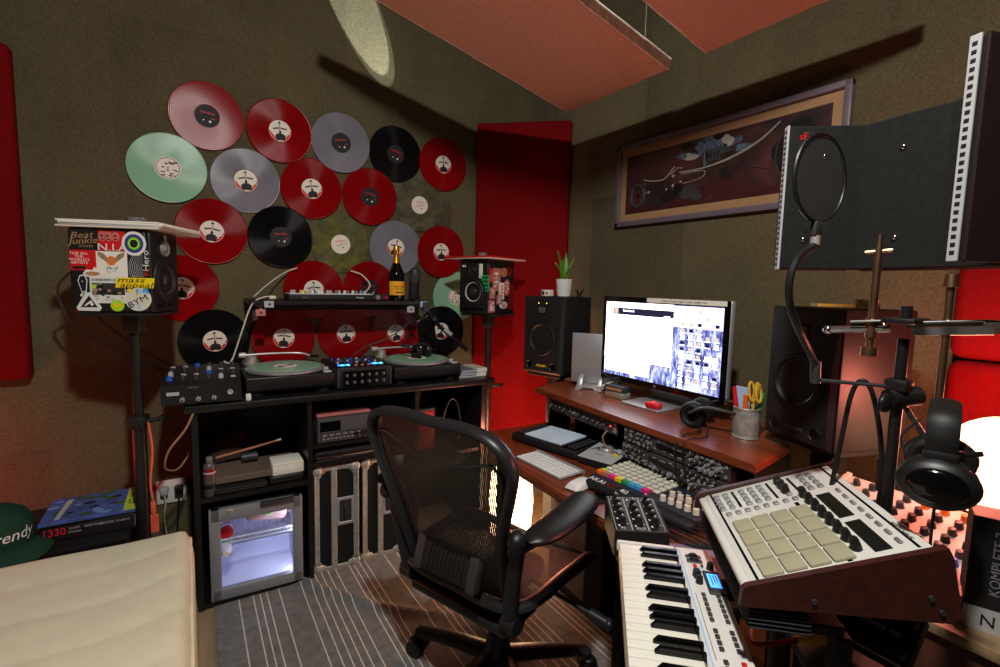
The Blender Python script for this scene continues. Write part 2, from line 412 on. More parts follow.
def disc_obj(kind):
    if kind not in disc_src: disc_src[kind] = MB().lathe(prof, 72, cap=False).build('vinyl_record', V[kind], ang=8)
    else:
        o = disc_src[kind].copy(); COL.objects.link(o); return o
    return disc_src[kind]
LM = [M_['label'], M_['red'], M_['blackm'], M_['white'], M_['dred']]
def circ(r, n=40, z=0.0, a0=0, a1=2*PI): return [(r*math.cos(a0+(a1-a0)*k/n), r*math.sin(a0+(a1-a0)*k/n), z) for k in range(n+(0 if a1-a0 > 6.2 else 1))]
def make_label(kind):
    b = MB(); r = 0.050
    base = 2 if kind in 'k' else 0
    b.lathe([(0.0036, .0014), (r, .0014), (r, .0021), (0.0036, .0021)], 40, base, cap=False)
    if kind == 'f':        # cream label, red corners, black figure
        for a0, a1 in ((PI*0.98, PI*1.42), (PI*1.58, PI*2.02)):
            b.poly(circ(r*.97, 10, .0023, a0, a1), 1)
        b.poly([(-.020,-.044,.0024),(.020,-.044,.0024),(.024,-.022,.0024),(.010,-.012,.0024),(-.010,-.012,.0024),(-.024,-.022,.0024)], 2)
        b.poly([(x*.45, y*.6-.006, .0025) for x, y, z in circ(.013, 14)], 2)
        b.box((0, .014, .0024), (.003, .034, .0002), 2)
        for k in (-1, 1):
            b.poly([(k*.004, .010, .0024), (k*.030, .006, .0024), (k*.033, .012, .0024), (k*.004, .017, .0024)], 2)
        b.box((.036, -.012, .0026), (.016, .006, .0003), 3)
        b.poly([(-.008,.034,.0024),(0,.046,.0024),(.008,.034,.0024)], 2)
        b.poly([(-.006,-.042,.0024),(.006,-.042,.0024),(0,-.049,.0024)], 0)
    elif kind == 'k':      # black label, red script
        b.text('serato', .020, T(0, .016, .0024), 1, sx=1.15)
        b.poly([(x+.014, y-.022, .0024) for x, y, z in circ(.005, 12)], 3)
        b.poly([(x-.012, y-.020, .0024) for x, y, z in circ(.003, 10)], 3)
        b.box((.026, -.008, .0024), (.012, .004, .0002), 1)
    elif kind == 'w':      # white label, small red script
        b.text('serato', .017, T(0, .018, .0024), 1, sx=1.15)
        b.poly([(x+.010, y-.018, .0024) for x, y, z in circ(.004, 12)], 2)
        b.box((.018, 0, .0024), (.022, .002, .0002), 2); b.box((-.012, -.008, .0024), (.018, .002, .0002), 2)
    else:                  # white label scribbled with black doodles
        rnd = random.Random(3)
        for k in range(16):
            x, y = rnd.uniform(-.036, .036), rnd.uniform(-.036, .030)
            if x*x+y*y > .0017: continue
            b.box((x, y, .0024), (rnd.uniform(.006, .016), rnd.uniform(.003, .007), .0002), 2, RZ(0))
        b.tube(circ(.044, 30, .0024), .0012, 4, 2, closed=True)
    return b.build('centre_label', LM, smooth=False)
lab_src = {}
def label_obj(kind, parent):
    if kind not in lab_src: o = make_label(kind); lab_src[kind] = o
    else: o = lab_src[kind].copy(); COL.objects.link(o)
    o.parent = parent; return o
RECS = [
 (.106, 2.076, 'pale', 'k', 'pale red record with black label, far left of the top row'),
 (.414, 2.065, 'red', 'f', 'dark red record in the top row between pale red and smoky grey ones'),
 (.708, 2.057, 'clear', 'k', 'smoky grey record with a black label in the top row'),
 (1.008, 2.048, 'black', 'k', 'black record with black label in the top row'),
 (1.298, 2.034, 'red', 'f', 'dark red record at the right end of the top row'),
 (-.051, 1.822, 'mint', 'd', 'mint green record with doodled white label, leftmost on the wall'),
 (.259, 1.808, 'clear', 'f', 'smoky grey record right of the mint green leftmost record'),
 (.560, 1.806, 'red', 'f', 'dark red record with cream label in the middle of the second row'),
 (.861, 1.799, 'red', 'k', 'dark red record with a black label, second row below the black record'),
 (1.153, 1.786, 'olive', 'w', 'olive smoky record with white label at the right end of second row'),
 (.111, 1.556, 'red', 'f', 'dark red record at the left of the third row, above the stickered speaker stand'),
 (.409, 1.552, 'black', 'k', 'black record with red script on its label in the third row'),
 (.704, 1.535, 'marb', 'w', 'yellow marbled record with a white label above the wall shelf'),
 (1.009, 1.534, 'clear', 'f', 'smoky grey record directly behind the champagne bottle neck'),
 (1.289, 1.527, 'red', 'f', 'dark red record just above the right stand speaker'),
 (-.016, 1.290, 'red', 'f', 'red record half hidden behind the stickered left speaker'),
 (.564, 1.291, 'red', 'f', 'red record rising behind the small mixer on the wall shelf, left one'),
 (.860, 1.300, 'red', 'k', 'red record with black label behind the shelf, beside the bottle'),
 (1.394, 1.262, 'mint', 'd', 'mint green record half hidden behind the right stand speaker'),
 (.109, 1.041, 'black', 'f', 'black record with cream label above the left end of the worktop'),
 (.414, 1.044, 'red', 'f', 'dark red record below the shelf, behind the left turntable'),
 (.730, 1.055, 'red', 'f', 'dark red record below the shelf, behind the lit mixer'),
 (1.011, 1.051, 'red', 'f', 'dark red record below the shelf, behind the right turntable'),
 (1.296, 1.054, 'black', 'f', 'black record at lower right, behind the microphone boom'),
]
for i, (x, z, k, l, tx) in enumerate(RECS):
    o = disc_obj(k); o.matrix_world = onL(x, z, .006+.004*(i % 3)) @ RZ(math.radians([-6, 4, 9, -12, 3][i % 5]))
    tag(o, tx, 'record', 'vinyl records pinned to the wall')
    label_obj(l, o)

# ------------------------------------------------------------------ hanging boards
def cloud(y0, y1, x1, z1, length, lb):
    s = 0.235; ang = math.atan(s)
    M = frame((x1, (y0+y1)/2, z1), (-math.cos(ang), 0, math.sin(ang)), (0, -1, 0))
    t = thing('hanging_acoustic_board', lb, 'acoustic panel', M, 'sloping boards hung from the ceiling')
    w = y1-y0
    MB().rbox((length/2, 0, .024), (length-.002, w-.002, .046), .004, 1).build('board', M_['pink'], t)
    e = MB(); rnd = random.Random(int(y1*100))
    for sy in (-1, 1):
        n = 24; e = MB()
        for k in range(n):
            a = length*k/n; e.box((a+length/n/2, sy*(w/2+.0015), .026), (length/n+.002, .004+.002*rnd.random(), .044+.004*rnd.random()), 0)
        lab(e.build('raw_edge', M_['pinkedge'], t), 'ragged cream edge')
    for sx, sy in ((.12, .9), (length-.15, .9), (.12, -.9), (length-.15, -.9)):
        p = M @ Vector((sx, sy*w/2, .047)); dz = ZC-p.z
        q = M.inverted() @ Vector((p.x, p.y, ZC))
        MB().tube([(sx, sy*w/2, .045), tuple(q)], .0012, 5).build('hanging_wire', M_['steel'], t)
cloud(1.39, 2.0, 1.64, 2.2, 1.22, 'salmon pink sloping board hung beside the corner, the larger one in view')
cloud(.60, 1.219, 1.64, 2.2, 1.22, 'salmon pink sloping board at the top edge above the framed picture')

# ------------------------------------------------------------------ red fabric panels
def pillow(b, w, h, d, r, m=0, M=None, nu=14, nv=22):
    b.rbox((0, 0, d/2), (w, h, d), r, 3, m, M)
t = thing('corner_bass_panel', 'tall red fabric panel set across the far corner', 'acoustic panel', frame((1.745, 2.53, 1.36), (1.95-1.535, 2.335-2.72, 0), (0, 0, 1)))
b = MB(); b.rbox((0, -.005, .01), (.57, 1.90, .075), .02, 3); b.build('fabric_face', M_['redfab'], t)
MB().b2((-.27, -.93, -.045), (.27, .92, -.027)).build('backing_frame', M_['blackm'], t)
t = thing('wall_panel', 'red fabric panel at the left edge of the record wall', 'acoustic panel', onL(-.845, 1.56, .0))
MB().rbox((0, 0, .035), (.62, 1.28, .07), .02, 3).build('fabric_face', M_['redfab'], t)
for k, (zz, hh) in enumerate(((1.30, .275), (1.02, .275))):
    t = thing('padded_panel', ['upper red padded panel on the right wall below the reflection filter', 'lower red padded panel on the right wall behind the hanging headphones'][k], 'acoustic panel', onR(.21, zz, 0), 'red padded panels on the right wall')
    MB().rbox((0, 0, .05), (.60, hh, .10), .035, 4).build('cushion', M_['redfab'], t)
    MB().box((0, 0, .004), (.5, hh-.06, .008)).build('mounting_board', M_['blackm'], t)

# ------------------------------------------------------------------ framed picture on the right wall
def motor_print():
    m, nt, b = nodes('dim_night_street_print'); L = nt.links
    tc = N(nt, 'ShaderNodeTexCoord'); nz = N(nt, 'ShaderNodeTexNoise', Scale=6.0, Detail=6.0, Distortion=0.8); L.new(tc.outputs['Object'], nz.inputs['Vector'])
    rp = N(nt, 'ShaderNodeValToRGB'); e = rp.color_ramp.elements
    e[0].position = .35; e[0].color = (*lin((.07, .055, .055)), 1); e[1].position = .75; e[1].color = (*lin((.33, .16, .16)), 1)
    L.new(nz.outputs['Fac'], rp.inputs['Fac']); L.new(rp.outputs['Color'], b.inputs['Base Color']); b.inputs['Roughness'].default_value = .5
    return m
def picture():
    yc, zc, w, h = 1.392, 1.862, 1.085, .412
    t = thing('framed_picture', 'long framed print of a dark motorcycle scene on the right wall', 'picture', onR(yc, zc, .001))
    b = MB(); fw_ = .026
    for s in (-1, 1):
        b.rbox((0, s*(h/2-fw_/2), .012), (w, fw_, .024), .005, 2); b.rbox((s*(w/2-fw_/2), 0, .012), (fw_, h, .024), .005, 2)
    b.build('frame', mat('grey_violet_frame', (.40, .36, .40), .4, var=.08), t)
    MB().box((0, 0, .005), (w-.03, h-.03, .006)).build('mat_board', mat('tan_mount', (.62, .48, .34), .8, var=.06), t)
    iw, ih = w-.125, h-.125
    p = MB(); p.box((0, 0, .009), (iw, ih, .002), 0)
    rnd = random.Random(5)
    def blob(cx, cy, rx, ry, z, m, n=18):
        ph = rnd.uniform(0, 6)
        p.poly([(max(-iw/2+.002, min(iw/2-.002, cx+rx*math.cos(a)*(1+.25*math.sin(3*a+ph)))), max(-ih/2+.002, min(ih/2-.002, cy+ry*math.sin(a)*(1+.2*math.sin(2*a+ph)))), z) for a in [2*PI*k/n for k in range(n)]], m)
    zc_ = .0102
    for k in range(12): blob(rnd.uniform(-.46, .46), rnd.uniform(-.14, -.075), rnd.uniform(.05, .12), rnd.uniform(.012, .03), zc_+.00003*k, 4)
    for k in range(26): blob(rnd.uniform(-.22, .16), rnd.uniform(.055, .135), rnd.uniform(.012, .035), rnd.uniform(.008, .022), zc_+.0004+.00003*k, rnd.choice([1, 1, 2, 3, 5]))  # bluish window reflection on the glass, painted into the print as blobs
    p.b2((-.02, .035, .0112), (.055, .085, .0116), 3); p.poly([(-.03, .085, .0117), (.065, .085, .0117), (.05, .115, .0117), (-.015, .115, .0117)], 1); p.b2((-.03, .02, .0112), (-.012, .075, .0116), 1)
    for k in range(4): p.b2((-.008+k*.015, .045, .0118), (-.001+k*.015, .07, .0120), 5)
    for k in range(10): blob(rnd.uniform(-.25, .1), rnd.uniform(-.13, -.06), rnd.uniform(.02, .05), rnd.uniform(.012, .03), .0112+.00003*k, rnd.choice([3, 5, 4]))
    # machine: front wheel, bars, long sweeping tank line and dark tail
    for cx, cy, rr_ in ((-.40, -.062, .052),):
        p.tube([(cx+rr_*.8*math.cos(a), cy+rr_*math.sin(a), .0118) for a in [i*PI/12 for i in range(24)]], .009, 6, 3, closed=True)
        blob(cx, cy, .012, .014, .0125, 5)
    blob(.36, -.0, .075, .11, .0116, 5); p.tube([(.36+.07*math.cos(a), .10*math.sin(a), .0118) for a in [i*PI/10 for i in range(6, 15)]], .003, 6, 3)
    p.tube([(-.36, .012, .0125), (-.32, .0, .0125), (-.27, -.006, .0125), (-.23, .0, .0125), (-.18, .045, .0125)], .0035, 6, 2, smooth=4)
    p.tube([(-.20, .012, .0125), (-.165, .035, .0125), (-.14, .03, .0125)], .003, 6, 2)
    p.tube([(-.15, .012, .0125), (-.03, .010, .0125), (.10, .028, .0125), (.22, .070, .0125), (.30, .125, .0125)], [.003, .004, .006, .005, .003], 6, 2, smooth=5)
    p.tube([(-.14, .002, .0125), (-.03, .0, .0125), (-.02, -.02, .0125), (-.06, -.035, .0125), (-.13, -.04, .0125)], .002, 6, 2, smooth=4)
    p.tube([(-.02, -.01, .0122), (.12, -.005, .0122), (.28, -.05, .0122)], .002, 6, 3, smooth=4)
    for k in range(22): p.ball((rnd.uniform(-.36, -.12), rnd.uniform(-.06, .004), .0118), (rnd.uniform(.003, .009), rnd.uniform(.003, .008), .0015), 8, rnd.choice([2, 3, 5, 1]))
    p.build('print', [motor_print(), mat('print_and_glare_blue', (.30, .34, .40), .5, var=.5, scale=60), mat('print_pale', (.58, .57, .52), .5, var=.25), mat('print_grey', (.22, .21, .215), .5, var=.4, scale=50), mat('print_maroon', (.24, .08, .09), .5, var=.3), mat('print_black', (.06, .055, .06), .5)], t)
    MB().box((0, 0, .0165), (w-.05, h-.05, .0015)).build('glazing', glassy('picture_glass', mixf=.12, rough=.02), t)
picture()

# ------------------------------------------------------------------ power outlet on wall_left
t = thing('power_outlet', 'white double wall socket beside the cabinet, with two plugs in it', 'outlet', onL(-.088, .338, 0))
MB().rbox((0, 0, .005), (.118, .112, .010), .004, 2).build('faceplate', M_['white'], t)
for sx in (-1, 1):
    MB().lathe([(.018, .0095), (.021, .0105), (.021, .012), (.018, .012), (.017, .0105)], 20, M=T(sx*.028, .012, 0)).build('socket_ring', M_['lgrey'], t)
b = MB(); b.rbox((-.028, .012, .028), (.030, .034, .034), .006, 2); b.tube([(-.028, .0, .035), (-.024, -.04, .05), (-.03, -.12, .05), (-.02, -.25, .03), (-.02, -.33, .03)], .0035, 8, smooth=5)
tag(b.build('mains_plug', M_['lgrey'], None, onL(-.088, .338, 0)), 'grey plug and lead in the left socket of the wall outlet', 'plug')
b = MB(); b.rbox((.030, .010, .030), (.034, .036, .038), .006, 2); b.tube([(.03, -.005, .04), (.026, -.05, .055), (.02, -.14, .05), (.015, -.33, .03)], .0035, 8, smooth=5)
tag(b.build('mains_plug', M_['black'], None, onL(-.088, .338, 0)), 'black plug and lead in the right socket of the wall outlet', 'plug')
# ------------------------------------------------------------------ DJ cabinet
CX0, CX1, CY0, CY1, CZ = 0.0, 1.33, 2.2, 2.68, .85
def cabinet():
    t = thing('dj_cabinet', 'black open-fronted cabinet with worktop along the record wall', 'cabinet', T(0, 0, 0))
    m = M_['blacklam']; z = CZ-.028
    MB().rbox((.672, 2.435, CZ-.014), (1.386, .50, .028), .004, 2).build('worktop', m, t)
    for x in (.012, 1.31): MB().b2((x-.012, CY0+.01, 0), (x+.010, CY1, z)).build('side_panel', m, t)
    for x in (.436, .935): MB().b2((x-.010, CY0+.012, 0), (x+.010, CY1, z)).build('divider', m, t)
    MB().b2((.022, CY0+.015, .447), (.426, CY1-.01, .467)).build('shelf', m, t)
    MB().b2((.446, CY0+.025, .515), (.925, CY1-.01, .533)).build('shelf', m, t)
    MB().b2((.446, CY0+.025, .600), (.925, CY1-.01, .614)).build('shelf', m, t)
    MB().b2((.945, CY0+.02, .46), (1.30, CY1-.01, .478)).build('shelf', m, t)
    MB().b2((.0, CY1-.008, .02), (1.31, CY1, z)).build('back_panel', m, t)
    MB().b2((.022, CY0+.015, .004), (.426, CY1-.01, .022)).build('floor_panel', m, t)
    b = MB()
    for x in (.03, 1.28): b.b2((x-.012, CY0-.002, CZ-.02), (x+.012, CY0+.001, CZ-.003))
    b.build('edge_sticker', M_['dred'], t)
cabinet()

# glass fronted fridge
def fridge():
    x0, x1, y0, y1, h, z0 = .046, .398, 2.205, 2.60, .385, .026
    w = x1-x0
    t = thing('mini_fridge', 'small silver drinks fridge with lit glass door inside the cabinet', 'fridge', T((x0+x1)/2, y0, z0) @ RZ(math.radians(-2.0)))
    silver = mat('fridge_silver', (.56, .57, .59), .4, .3, var=.06)
    inner = mat('fridge_liner', (.82, .83, .90), .5, var=.03)
    b = MB(); d = .38
    b.b2((-w/2, .03, 0), (-w/2+.022, d, h)); b.b2((w/2-.022, .03, 0), (w/2, d, h)); b.b2((-w/2, .03, h-.03), (w/2, d, h)); b.b2((-w/2, .03, 0), (w/2, d, .03)); b.b2((-w/2, d-.02, 0), (w/2, d, h))
    b.build('body', M_['blackm'], t)
    b = MB()
    b.b2((-w/2+.022, .034, .030), (-w/2+.027, d-.02, h-.03)); b.b2((w/2-.027, .034, .030), (w/2-.022, d-.02, h-.03)); b.b2((-w/2+.027, .034, .030), (w/2-.027, d-.02, .036)); b.b2((-w/2+.027, .034, h-.036), (w/2-.027, d-.02, h-.03)); b.b2((-w/2+.027, d-.027, .036), (w/2-.027, d-.02, h-.036))
    b.b2((-w/2+.027, .24, .036), (w/2-.027, d-.027, .11))
    b.build('liner', inner, t)
    dr = MB(); fr = .040
    for s in (-1, 1): dr.rbox((s*(w/2-fr/2), .013, h/2), (fr, .03, h), .004, 2)
    dr.rbox((0, .013, h-.026), (w-.01, .03, .052), .004, 2); dr.rbox((0, .013, .022), (w-.01, .03, .044), .004, 2)
    do = dr.build('door', silver, t)
    MB().b2((-w/2+.035, .010, .04), (w/2-.035, .014, h-.048)).build('glass_pane', glassy('fridge_glass', (.93, .94, 1), .15), do)
    MB().rbox((.075, -.004, h-.004), (.13, .03, .014), .005, 2).build('handle', M_['dgrey'], do)
    b = MB(); b.rbox((-.10, -.003, h-.012), (.022, .006, .016), .002, 1); b.build('lock', M_['steel'], do)
    b = MB()
    zs = .215
    for k in range(24): b.tube([(-w/2+.03+k*(w-.06)/23, .05, zs), (-w/2+.03+k*(w-.06)/23, d-.04, zs)], .0016, 5)
    b.tube([(-w/2+.03, .05, zs), (w/2-.03, .05, zs)], .003, 6); b.tube([(-w/2+.03, .05, zs+.018), (w/2-.03, .05, zs+.018)], .003, 6)
    for k in range(24): b.tube([(-w/2+.03+k*(w-.06)/23, .05, zs), (-w/2+.03+k*(w-.06)/23, .05, zs+.018)], .0016, 5)
    b.build('wire_shelf', M_['white'], t)
    lab(MB().b2((w/2-.036, .040, .05), (w/2-.028, .052, h-.05)).build('light_strip', emis('fridge_light', (.88, .90, 1.0), 26.0), t), 'glowing white vertical light strip')
    W = t.matrix_world
    c = MB(); c.lathe([(.018, 0), (.026, .004), (.026, .058), (.020, .066), (.020, .07)], 24, 0, RX(-PI/2)); c.lathe([(.0205, .069), (.0205, .0715), (.0, .0715)], 24, 1, RX(-PI/2), cap=False); c.lathe([(.0264, .02), (.0264, .045)], 24, 2, RX(-PI/2), cap=False)
    tag(c.build('drink_can', [M_['red'], M_['alu'], M_['white']], None, W @ T(-w/2+.062, .075, zs+.031) @ RX(0)), 'red drinks can lying on the fridge shelf', 'can')
    c = MB(); c.lathe([(.002, 0), (.023, .002), (.024, .03), (.015, .05), (.012, .07)], 24, 0); c.lathe([(.020, .0), (.0225, .003), (.0225, .022), (.0, .024)], 20, 1, T(0, 0, -.012), cap=False)
    tag(c.build('drink_bottle', [M_['white'], mat('bright_green_cap', (.1, .75, .35), .4)], None, W @ T(-w/2+.058, .062, zs-.025) @ RX(PI/2+.0) @ T(0, 0, -.01)), 'bottle with a bright green cap seen end-on in the fridge', 'bottle')
    c = MB(); c.grid(lambda u, v: ((u-.5)*.20, .05*math.sin(v*PI)-.0, .045*math.sin(PI*v)*(0.55+.45*math.sin(u*PI))), 14, 10, 0); c.grid(lambda u, v: ((u-.5)*.20, .05*math.sin(v*PI)*.98, -.045*math.sin(PI*v)*(0.55+.45*math.sin(u*PI))), 14, 10, 0)
    c.rbox((0, 0, 0), (.17, .05, .062), .025, 4, 0)
    po = c.build('food_packet', [mat('pinkish_packet', (.80, .66, .60), .5, var=.2, scale=10)], None, W @ T(.045, .13, h-.105) @ RY(.12))
    tag(po, 'pale pink packet with a green sticker on the top fridge shelf', 'packet')
    MB().rbox((.0, -.027, .012), (.026, .003, .016), .001, 1).build('green_sticker', mat('green_tag', (.30, .85, .2), .4), po)
fridge()

# flight cases
def flight_case(M, lb):
    t = thing('flight_case', lb, 'flight case', M, 'flight cases standing in the cabinet')
    w, d, h = .190, .36, .495
    MB().b2((-w/2+.003, .003, .003), (w/2-.003, d, h-.003)).build('panel', mat('case_black_ply', (.07, .07, .07), .5, var=.2, bump=.1) if 'case_black_ply' not in bpy.data.materials else bpy.data.materials['case_black_ply'], t)
    b = MB(); e = .019
    for s in (-1, 1):
        b.rbox((s*(w/2-e/2), .001, h/2), (e, .008, h-.02), .002, 1)
        for yy in (0, d): b.rbox((s*(w/2), yy, h/2), (.008, e, h-.01), .002, 1)
    b.rbox((.0, .001, h-e/2), (w, .008, e), .002, 1); b.rbox((0, .001, e/2), (w, .008, e), .002, 1)
    b.rbox((-.012, -.001, h/2), (.026, .008, h-.02), .002, 1)
    for s in (-1, 1): b.rbox((s*(w/2-.01), d/2, h), (.02, d, .006), .002, 1)
    b.rbox((0, .012, h), (w, .024, .006), .002, 1)
    b.build('metal_edging', M_['steel'], t)
    for sx in (-1, 1):
        for zz in (.016, h-.016):
            c = MB(); c.ball((sx*(w/2-.012), .004, zz), (.026, .016, .026), 14)
            for a in range(3):
                an = PI/2*a + (0 if zz > .1 else PI/2)
                c.ball((sx*(w/2-.012)-sx*.020*abs(math.cos(an)), .0, zz-(.020 if zz > .1 else -.020)*abs(math.sin(an))), (.016, .006, .016), 10)
            c.build('ball_corner', M_['steel'], t)
    b = MB(); hx = .038; hz = .275
    for s in (-1, 1): b.rbox((hx+s*.033, -.001, hz), (.012, .010, .130), .002, 1)
    for s in (-1, 1): b.rbox((hx, -.001, hz+s*.059), (.076, .010, .014), .002, 1)
    for s in (-1, 1):
        for k in range(3): b.ball((hx+s*.033, -.006, hz-.045+k*.045), .003, 8)
    ho = b.build('recessed_handle', M_['alu'], t)
    c = MB(); c.b2((hx-.027, .0012, hz-.052), (hx+.027, -.0005, hz+.052), 0); c.build('dish', M_['dgrey'], ho)
    c = MB(); c.tube([(hx-.004, -.002, hz-.035), (hx-.004, -.010, hz-.025), (hx-.004, -.010, hz+.025), (hx-.004, -.002, hz+.035)], .006, 8, smooth=4); c.build('grip', M_['rubber'], ho)
flight_case(T(.556, 2.245, .004) @ RZ(math.radians(-3)), 'black flight case with metal edges, next to the fridge')
flight_case(T(.776, 2.248, .004) @ RZ(math.radians(-2)), 'black flight case with metal edges, right of the first and nearer the chair')

# rack recorder on shelf
def rackdeck():
    t = thing('rack_recorder', 'grey rack recorder with small blue display in the middle bay', 'recorder', T(.622, 2.235, .614))
    w, h, d = .300, .118, .36
    MB().rbox((0, d/2, h/2), (w, d, h), .004, 2).build('case', M_['dgrey'], t)
    b = MB(); b.rbox((-.03, -.003, h*.5), (.235, .006, h*.9), .002, 1, 0); b.b2((-.14, -.0075, .055), (-.05, -.006, .10), 1)
    b.b2((-.14, -.0075, .012), (.07, -.006, .05), 2)
    for k in range(10): b.b2((-.13+k*.018, -.011, .018), (-.118+k*.018, -.006, .026), 3)
    for k in range(6): b.b2((-.13+k*.03, -.010, .034), (-.11+k*.03, -.006, .043), 3)
    b.build('front_panel', [mat('deck_grey', (.32, .32, .33), .4, .2), M_['blackgl'], M_['dgrey'], M_['grey']], t)
    for k in range(4): MB().cyl((.02+k*.026, -.006, .030), (.02+k*.026, -.022, .030), .010, .009, 16).build('knob', M_['black'], t)
    MB().b2((.095, -.009, .058), (.140, -.004, .105)).build('tape_window', M_['blackgl'], t)
    lab(MB().b2((.085, -.009, .012), (.135, -.004, .026)).build('display', emis('blue_panel', (.25, .45, .75), .9), t), 'small blue display')
    p = MB(); p.rbox((-.02, .04, .005), (.24, .07, .010), .002, 1); 
    o = p.build('record_box', M_['salmonp'], None, T(.615, 2.24, .614+.1185))
    tag(o, 'flat faded pink box lying on the rack recorder', 'box')
rackdeck()
# record sleeves lying flat
cols = ['dgrey', 'brownp', 'blackm', 'dgrey', 'dgrey', 'blackm']
for k in range(5):
    s = MB().rbox((0, .157, .002), (.312, .312, .004), .001, 1).build('record_sleeve', M_[cols[k]], None, T(.62+.006*math.sin(k*2.1), 2.232+.004*(k % 2), .5335+k*.0085) @ RZ(math.radians([2, -1, 3, 0, 1][k])))
    tag(s, ['dark grey sleeve lying lowest of the stack over the flight cases', 'tan sleeve second up in the stack over the flight cases', 'black sleeve in the middle of the stack over the flight cases', 'grey sleeve second from the top of the stack over the flight cases', 'grey sleeve topmost in the stack over the flight cases'][k], 'record sleeve', 'sleeves lying in the middle bay')

# things on the left upper shelf
ZS = .4675
def spray_can():
    t = thing('spray_can', 'red and white spray can at the left of the cabinet shelf', 'spray can', T(.056, 2.245, ZS))
    MB().lathe([(.021, 0), (.0225, .004), (.0225, .12), (.020, .128), (.012, .135), (.012, .139)], 24).build('body', mat('can_grey', (.36, .33, .33), .4, .3), t)
    b = MB(); b.lathe([(.0228, .03), (.0228, .05)], 24, 1, cap=False); b.lathe([(.0228, .085), (.0228, .112)], 24, 0, cap=False); b.lathe([(.0229, .092), (.0229, .10)], 24, 2, cap=False)
    b.build('printed_band', [M_['dred'], M_['blackm'], M_['lgrey']], t)
    MB().lathe([(.011, .139), (.012, .141), (.012, .155), (.009, .158), (0, .158)], 20, cap=False).build('cap', M_['grey'], t)
spray_can()
b = MB(); b.rbox((.165, 0, .018), (.36, .20, .028), .003, 1)
tag(b.build('folded_board', mat('dull_tan_board', (.40, .33, .285), .7, var=.15), None, T(.055, 2.36, ZS+.026) @ RY(0)), 'long tan board lying along the cabinet shelf', 'board')
b = MB(); b.rbox((0, 0, .012), (.20, .12, .024), .006, 2); b.b2((-.09, -.0605, .006), (.09, -.058, .010), 1)
tag(b.build('game_controller_case', [M_['blackm'], M_['dgrey']], None, T(.165, 2.285, ZS)), 'flat black case at the front left of the cabinet shelf', 'case')
b = MB(); b.rbox((0, 0, .017), (.135, .10, .034), .012, 3); b.rbox((0, -.04, .022), (.12, .03, .012), .004, 2, 1)
tag(b.build('soft_pouch', [M_['dgrey'], M_['black']], None, T(.345, 2.285, ZS)), 'dark grey pouch under the white box on the cabinet shelf', 'pouch')
b = MB(); b.rbox((0, 0, .026), (.125, .12, .050), .004, 2, 0); b.b2((.0625, -.055, .004), (.0640, .055, .048), 1); b.b2((-.062, -.061, .045), (.062, -.0595, .047), 1)
tag(b.build('small_carton', [M_['paper'], mat('cream_edge', (.80, .77, .60), .7)], None, T(.350, 2.295, ZS+.0345)), 'white carton lying on the pouch at the shelf right', 'carton')
b = MB(); b.tube([(0, 0, 0), (.14, .0, .022), (.24, 0, .040)], [.006, .006, .004], 10, 0); b.tube([(.24, 0, .040), (.262, 0, .044)], [.0045, .0055], 10, 1)
tag(b.build('drumstick', [wood('tan_stick', (.60, .36, .24), (.72, .46, .32), .5), M_['lgrey']], None, T(.085, 2.40, ZS+.10)), 'wooden drumstick slanting across the cabinet shelf', 'drumstick')
b = MB(); b.cyl((-.03, 0, .02), (.03, 0, .02), .020, .020, 20, 0); b.cyl((-.031, 0, .02), (-.033, 0, .02), .016, .016, 20, 1); b.cyl((.031, 0, .02), (.033, 0, .02), .016, .016, 20, 1)
tag(b.build('tape_roll', [M_['dgrey'], M_['black']], None, T(.215, 2.40, ZS+.064)), 'dark roll in the middle of the cabinet shelf', 'roll')
b = MB()
b.grid(lambda u, v: (.09*math.sin(PI*v)*math.cos(2*PI*u)*(1+.10*math.sin(5*u*2*PI+2*v)), .07*math.sin(PI*v)*math.sin(2*PI*u), .085-.085*math.cos(PI*v)*(1-.0)+.008*math.sin(3*2*PI*u+9*v)), 40, 20)
tag(b.build('crumpled_cloth', mat('brown_cloth', (.24, .17, .155), .9, var=.25, scale=8, bump=.3), None, T(.138, 2.52, ZS+.005)), 'dark brown crumpled cloth heaped at the back of the shelf', 'cloth')
# right bay
t = thing('patch_box', 'dark red box in the right bay of the cabinet', 'box', T(1.02, 2.40, .4785))
MB().rbox((0, 0, .10), (.12, .16, .20), .004, 2).build('body', M_['dred'], t); MB().rbox((0, 0, .208), (.124, .164, .016), .004, 2).build('lid', M_['blackm'], t)
b = MB(); b.tube([(1.13, 2.34, .60), (1.17, 2.33, .72), (1.215, 2.33, .70), (1.235, 2.32, .58), (1.22, 2.32, .50)], .004, 8, smooth=8); b.tube([(1.10, 2.36, .485), (1.14, 2.33, .50), (1.20, 2.34, .485), (1.25, 2.36, .49), (1.22, 2.40, .486), (1.13, 2.42, .486)], .004, 8, smooth=8, closed=True)
tag(b.build('coiled_cable', M_['dgrey']), 'dark cable looped in the right bay of the cabinet', 'cable')

